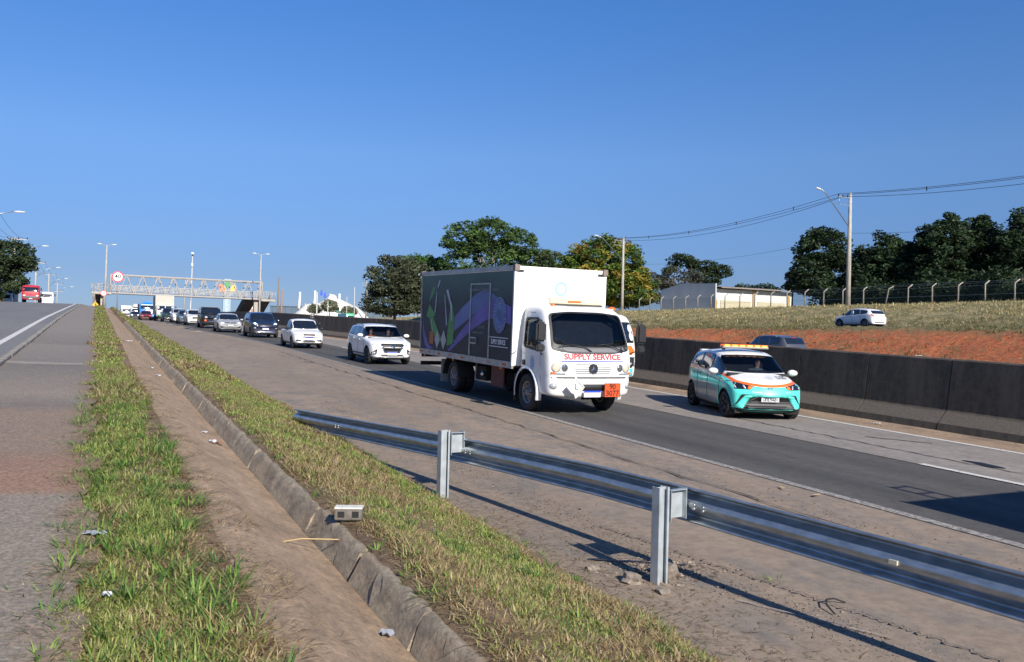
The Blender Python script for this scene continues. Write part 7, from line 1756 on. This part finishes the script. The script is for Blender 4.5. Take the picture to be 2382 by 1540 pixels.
# taller leafy tufts
def tufts(name, label, ct, per, hh, ww, rg, palm, lm=.35):
    X = []; Y = []; A = []
    for cx, cy in ct:
        m = int(per * rg.uniform(.5, 1.4)); r = np.abs(rg.normal(size=m)) * .045; a = rg.uniform(0, 6.28, m); X.append(cx + r * np.cos(a)); Y.append(cy + r * np.sin(a)); A.append(a)
    X = np.concatenate(X); Y = np.concatenate(Y); A = np.concatenate(A); n = len(X); C = np.array(palm)[rg.integers(len(palm), size=n)] * rg.uniform(.7, 1.25, (n, 1))
    blades(name, label, X, Y, ground(X, Y) - .005, hh * rg.uniform(.5, 1.3, n), ww * rg.uniform(.7, 1.3, n), C, rg, 1.35, .5, A, lm)
tg = [(.10, .20, .04), (.16, .27, .05), (.07, .15, .035), (.24, .33, .08)]
ct = [(rg.uniform(-.2, .74), 3 + 14 * rg.uniform() ** 1.6) for k in range(400)]; tufts('grass_tufts', 'taller leafy green tufts standing in the near verge', ct, 26, .13, .009, rg, tg)
ct = [(rg.uniform(1.72, 3.7), 3 + 14 * rg.uniform() ** 1.5) for k in range(190)]; tufts('grass_tufts', 'taller leafy green tufts on the slope by the guardrail', ct, 22, .11, .009, rg, tg)
ct = [(-.24 + rg.normal() * .05, 3 + 12 * rg.uniform() ** 1.4) for k in range(16)]; tufts('grass_tufts', 'creeping green tufts reaching over the footpath edge', ct, 26, .10, .009, rg, tg, .55)
ct = [(-.18 + rg.normal() * .08, 3 + 16 * rg.uniform() ** 1.4) for k in range(150)] + [(.80 + rg.normal() * .11, 3 + 18 * rg.uniform() ** 1.3) for k in range(150)] + [(1.60 + rg.normal() * .07, y_) for y_ in (6.2, 6.9, 7.0, 9.6, 13.5, 13.7, 20, 24)] * 3
ct += [(rg.uniform(-.15, .7), 3 + 16 * rg.uniform() ** 1.5) for k in range(260)] + [(rg.uniform(1.8, 3.6), 3 + 16 * rg.uniform() ** 1.5) for k in range(240)]
tufts('straw_mats', 'matted dead straw along both edges of the verge', ct, 34, .15, .005, rg, [tuple(q) for q in STRAW] + [(.20, .10, .05)], .85)
# straw clippings lying about the edges
n = 5200; Y = 2.8 + rg.gamma(1.6, 3.2, n); X = np.where(rg.uniform(size=n) < .55, -.26 + rg.normal(size=n) * .12, np.where(rg.uniform(size=n) < .5, .84 + rg.normal(size=n) * .12, 1.84 + rg.normal(size=n) * .10))
C = STRAW[rg.integers(4, size=n)] * rg.uniform(.5, 1.1, (n, 1)); blades('straw_litter', 'loose straw clippings along the path and drain edges', X, Y, ground(X, Y) + .012, rg.uniform(.05, .16, n), rg.uniform(.003, .008, n), C, rg, 1.52, .05, None, .93)
n = 2600; Y = 3.2 + rg.gamma(2., 2.4, n); X = 3.6 + np.abs(rg.normal(size=n)) * .5; C = STRAW[rg.integers(4, size=n)] * rg.uniform(.35, .9, (n, 1)); blades('straw_litter', 'dark straw and debris washed against the guardrail foot', X, Y, zh(Y) + .012, rg.uniform(.03, .11, n), rg.uniform(.003, .008, n), C, rg, 1.54, .03, None, .93)
# gold grass on the bank, weeds on the red cutting
def bank_blades(name, label, x0, x1, y0, y1, n, hb, wb_, pal, rg, keepf=None, lean=1.0):
    X = rg.uniform(x0, x1, n); Y = rg.uniform(y0, y1, n)
    if keepf is not None: k = rg.uniform(size=n) < keepf(X, Y); X, Y = X[k], Y[k]; n = len(X)
    f = fbm(X * .25, Y * .25, 2); ci = rg.integers(len(pal), size=n)
    C = np.array(pal)[ci] * rg.uniform(.7, 1.25, (n, 1)) * np.clip(1 + .15 * f, .6, 1.4)[:, None]
    blades(name, label, X, Y, bank(X, Y) - .02, hb * rg.uniform(.4, 1.3, n) * np.clip(1 + .45 * f, .4, 1.8), wb_ * rg.uniform(.6, 1.3, n), C, rg, lean, .9)
gold = [(.55, .44, .22), (.45, .36, .18), (.62, .52, .30), (.30, .27, .12), (.20, .22, .09)]; grn2 = [(.11, .13, .045), (.08, .11, .04), (.20, .18, .08), (.28, .22, .10)]
bank_blades('dry_grass', 'golden dry grass covering the bank above the side street', 58.6, 80, 22, 125, 115000, .26, .044, gold, rg, None, 1.5)
bank_blades('dry_grass', 'golden dry grass on the far end of the bank', 58.6, 84, 125, 200, 24000, .26, .07, gold, rg, None, 1.45)
bank_blades('weeds', 'low green weeds at the foot of the golden bank', 57.6, 62.5, 22, 125, 26000, .20, .036, grn2, rg)
bank_blades('weeds', 'green weeds along the brink of the red cutting', 48.6, 51.3, 20, 130, 24000, .18, .038, grn2, rg)
bank_blades('weeds', 'scattered weeds growing on the red cutting', 40.5, 49, 20, 150, 60000, .17, .036, grn2 + [(.16, .05, .02)], rg, lambda X, Y: np.clip(.30 + .75 * fbm(X * .45, Y * .35, 6), .02, .9))

# ================================================================== rubble and litter
def rock(r, m, sd):
    q = random.Random(sd); bm = bmesh.new(); bmesh.ops.create_icosphere(bm, subdivisions=2, radius=r)
    for v in bm.verts: v.co *= q.uniform(.72, 1.25); v.co.z *= .6
    me = bpy.data.meshes.new('stone'); bm.to_mesh(me); bm.free(); me.materials.append(m); return me
st1 = plain('broken concrete', (.24, .20, .165), .95, var=.35, vscale=14, bumpk=.6)
def stone(x, y, r, lb, sd, z=None): o = add('stone', rock(r, st1, sd)); o.location = (x, y, (float(zh(y)) if z is None else z) + r * .25); o.rotation_euler = (0, 0, sd); return tag(o, lb, 'stone', 'concrete crumbs at the post foot')
stone(4.02, 5.95, .10, 'chunk of broken concrete left of the nearest guardrail post foot', 1); stone(4.42, 6.02, .12, 'largest chunk of broken concrete right of the nearest post foot', 2); stone(4.62, 6.28, .07, 'small concrete chunk by the rail shadow behind the nearest post', 3); stone(4.12, 5.62, .06, 'little concrete crumb in front of the nearest post foot', 4); stone(3.9, 6.35, .055, 'pale crumb at the grass edge behind the nearest post', 5)
rg = np.random.default_rng(9)
def gravel(name, label, X, Y, Z, s, m, col):
    n = len(X); base = np.array([[1, 0, 0], [-.5, .87, 0], [-.5, -.87, 0], [0, 0, .38]]); V = []
    P = np.stack([X, Y, Z], 1); a = rg.uniform(0, 6.28, n); ca, sa = np.cos(a), np.sin(a); b0 = base[None] * (s[:, None, None]) * rg.uniform(.6, 1.4, (n, 4, 1))
    x = b0[..., 0] * ca[:, None] - b0[..., 1] * sa[:, None]; y = b0[..., 0] * sa[:, None] + b0[..., 1] * ca[:, None]
    V = (np.stack([x, y, b0[..., 2]], -1) + P[:, None]).reshape(-1, 3); i = np.arange(n)[:, None] * 4; T = np.concatenate([i + [0, 1, 3], i + [1, 2, 3], i + [2, 0, 3]], 0)
    o = add(name, raw_mesh(name, V, T, GM, col=np.repeat(col, 4, 0))); return tag(o, label, None, None, 'stuff')
n = 7000; Y = rg.uniform(2.5, 20, n); X = 4.55 + .35 * np.sin(Y * .8) * .4 + (9 - np.minimum(Y, 9)) * .10 + rg.normal(size=n) * .17; g = rg.uniform(.08, .34, (n, 1)); gravel('gravel', 'grit and gravel gathered along the guardrail', X, Y, zh(Y) + .008, rg.uniform(.004, .012, n) * (1 + 1.2 * (rg.uniform(size=n) > .96)), None, g * np.array([[1.1, .9, .75]]))
n = 5000; Y = rg.uniform(4, 60, n); X = 7.35 + rg.normal(size=n) * .35 + shift(Y); g = rg.uniform(.07, .24, (n, 1)); gravel('gravel', 'fine grit on the hard shoulder joint', X, Y, zh(Y) + .01, rg.uniform(.006, .016, n), None, g * np.array([[1.1, .88, .72]]))
n = 2600; Y = rg.uniform(4, 60, n); X = 15.75 + rg.normal(size=n) * .3; g = rg.uniform(.10, .30, (n, 1)); gravel('gravel', 'sandy grit below the median barrier', X, Y, zh(Y) + .01, rg.uniform(.01, .03, n), None, g * np.array([[1.15, .88, .65]]))
n = 3000; Y = rg.uniform(2.5, 16, n); X = rg.uniform(-1.7, -.1, n); g = rg.uniform(.08, .3, (n, 1)); gravel('gravel', 'loose grit on the footpath', X, Y, ground(X, Y) + .02, rg.uniform(.003, .007, n), None, g * np.array([[1.05, .95, .85]]))
# white hollow block at the drain edge
bx = thing('concrete_block', 'white painted hollow block lying at the edge of the drain', 'block', (1.80, 6.55, gz(1.86, 6.55) + .01), R(68)); wb2 = plain('chipped white paint', (.66, .64, .60), .8, var=.2, vscale=12)
b = MB(); b.box((0, 0, .05), (.10, .21, .09), plain('dirty block', (.16, .14, .12), .9, var=.4, vscale=20), bev=.006); b.box((0, 0, .098), (.102, .212, .012), wb2); b.build('block', bx)
for k in (-.055, .055): b = MB(); b.box((-.0515, k, .05), (.006, .05, .045), M['ink']); b.build('cavity', bx)
def scrap(name, label, x, y, w, l, m, z=None, rz=0., cat='litter', curl=.03):
    curl *= .35; z = (gz(x, y) if z is None else z) + .03; b = MB(); vs = []
    for i in range(4):
        for j in range(4): vs.append(((i / 3 - .5) * w, (j / 3 - .5) * l, curl * math.sin(i * 2.1 + j * 1.7) + curl))
    b.put(vs, [(i * 4 + j, (i + 1) * 4 + j, (i + 1) * 4 + j + 1, i * 4 + j + 1) for i in range(3) for j in range(3)], m, True); o = b.build(name); o.location = (x, y, z); o.rotation_euler = (0, 0, rz); return tag(o, label, cat)
pw = plain('white litter', (.75, .76, .78), .6, var=.1); pg = plain('grey plastic scrap', (.40, .42, .46), .5); pbn = plain('brown card', (.34, .17, .10), .8)
scrap('plastic_scrap', 'torn grey plastic scrap lying in the near grass', .02, 6.15, .10, .13, pg, rz=.6); scrap('paper_scrap', 'small white paper scrap in the near grass', .08, 4.86, .045, .05, pw, rz=.2)
scrap('crushed_cup', 'crushed white cup in the drain near the wall slab', 1.32, 11.15, .09, .10, pw, curl=.05); scrap('paper_scrap', 'white paper scrap just above the crushed cup', 1.32, 12.0, .07, .08, pw); scrap('card_scrap', 'brown card scrap beside the crushed cup', 1.42, 11.35, .12, .10, pbn, curl=.04)
scrap('paper_scrap', 'white scrap on the drain floor further up', 1.25, 20.5, .12, .12, pw, curl=.05); scrap('crushed_can', 'pale can by the clump of straw in the drain', 1.22, 22.5, .10, .10, pw, curl=.05); scrap('white_strip', 'long white strip lying in the far end of the drain', .95, 33.0, .40, .10, pw, curl=.05)
scrap('foil_scrap', 'foil scrap in the drain at the bottom of the view', 1.50, 4.62, .07, .08, pg, curl=.04); scrap('paper_scrap', 'tiny white scrap on the near footpath', -.62, 5.6, .03, .03, pw, curl=.005)
scrap('wood_chip', 'yellowish wood chip beside the worn edge line', 8.25, 8.1, .16, .05, plain('wood chip', (.55, .38, .20), .8), z=float(zh(8.1)), rz=.4, curl=.01); scrap('wood_chip', 'second pale chip left of the yellowish chip', 8.15, 8.6, .14, .04, plain('wood chip', (.55, .38, .20), .8), z=float(zh(8.6)), rz=1.2, curl=.01)
scrap('plastic_scrap', 'white scrap by the foot of the barrier', 15.6, 13.6, .14, .1, pw, z=float(zh(13.6)))
b = MB(); b.tube([(0, 0, 0), (.22, .02, .012), (.48, -.05, .0)], .005, plain('dry stalk', (.50, .36, .17), .8), 5); o = b.build('dry_stalk'); o.location = (1.18, 6.35, gz(1.3, 6.3) + .03); tag(o, 'long dry stalk lying across the drain floor', 'stalk')
b = MB(); b.tube([(0, 0, 0), (.04, .12, .03), (.12, .20, .04), (.22, .22, .03), (.30, .18, .0)], .007, M['rubber'], 6); o = b.build('rubber_strip'); o.location = (5.05, 4.75, float(zh(4.7)) + .02); tag(o, 'curled black rubber strip on the rail shadow', 'rubber strip')
st = tag(scrap('stick', 'dark twigs lying on the reddish footpath', -.75, 9.1, .02, .35, plain('twig', (.10, .07, .05), .9), rz=1.4, cat='twig', curl=.01), None)

ribbon('pale_scratch', wiggle((4.55, 5.25), (5.05, 4.25), 12, .008, 8), [.006, .010, .004], 'thin pale scratch on the shoulder beside the near grass', plain('pale scratch', (.34, .29, .25), .9))
ribbon('broken_edge', wiggle((4.75, 7.6), (5.55, 3.0), 160, .035, 9), [.006, .014, .004, .010, .002, .018, .003], 'faint crumbled edge of the shoulder surfacing along the guardrail', plain('crumbled edge', (.13, .10, .075), .95))
ribbon('slab_crack', wiggle((4.0, 6.6), (4.75, 6.15), 10, .03, 10), [.012, .03, .02], 'dark crack through the broken slab at the nearest post foot', tar)
tufts('grass_tufts', 'lone green weed growing beside the rail shadow', [(5.18, 5.55), (5.22, 5.6)], 30, .10, .008, rg, tg, .3)
n = 420; X = 4.45 + rg.normal(size=n) * .22; Y = 6.15 + rg.normal(size=n) * .22; g = rg.uniform(.10, .42, (n, 1)); gravel('rubble', 'broken asphalt rubble and grit heaped about the nearest post foot', X, Y, zh(Y) + .012, rg.uniform(.008, .032, n), None, g * np.array([[1.1, .9, .74]]))
scrap('white_stick', 'white stick lying on top of the median barrier', 16.78, 13.4, .05, .32, pw, z=float(zh(13.4)) + 1.52, rz=.5, curl=.02)
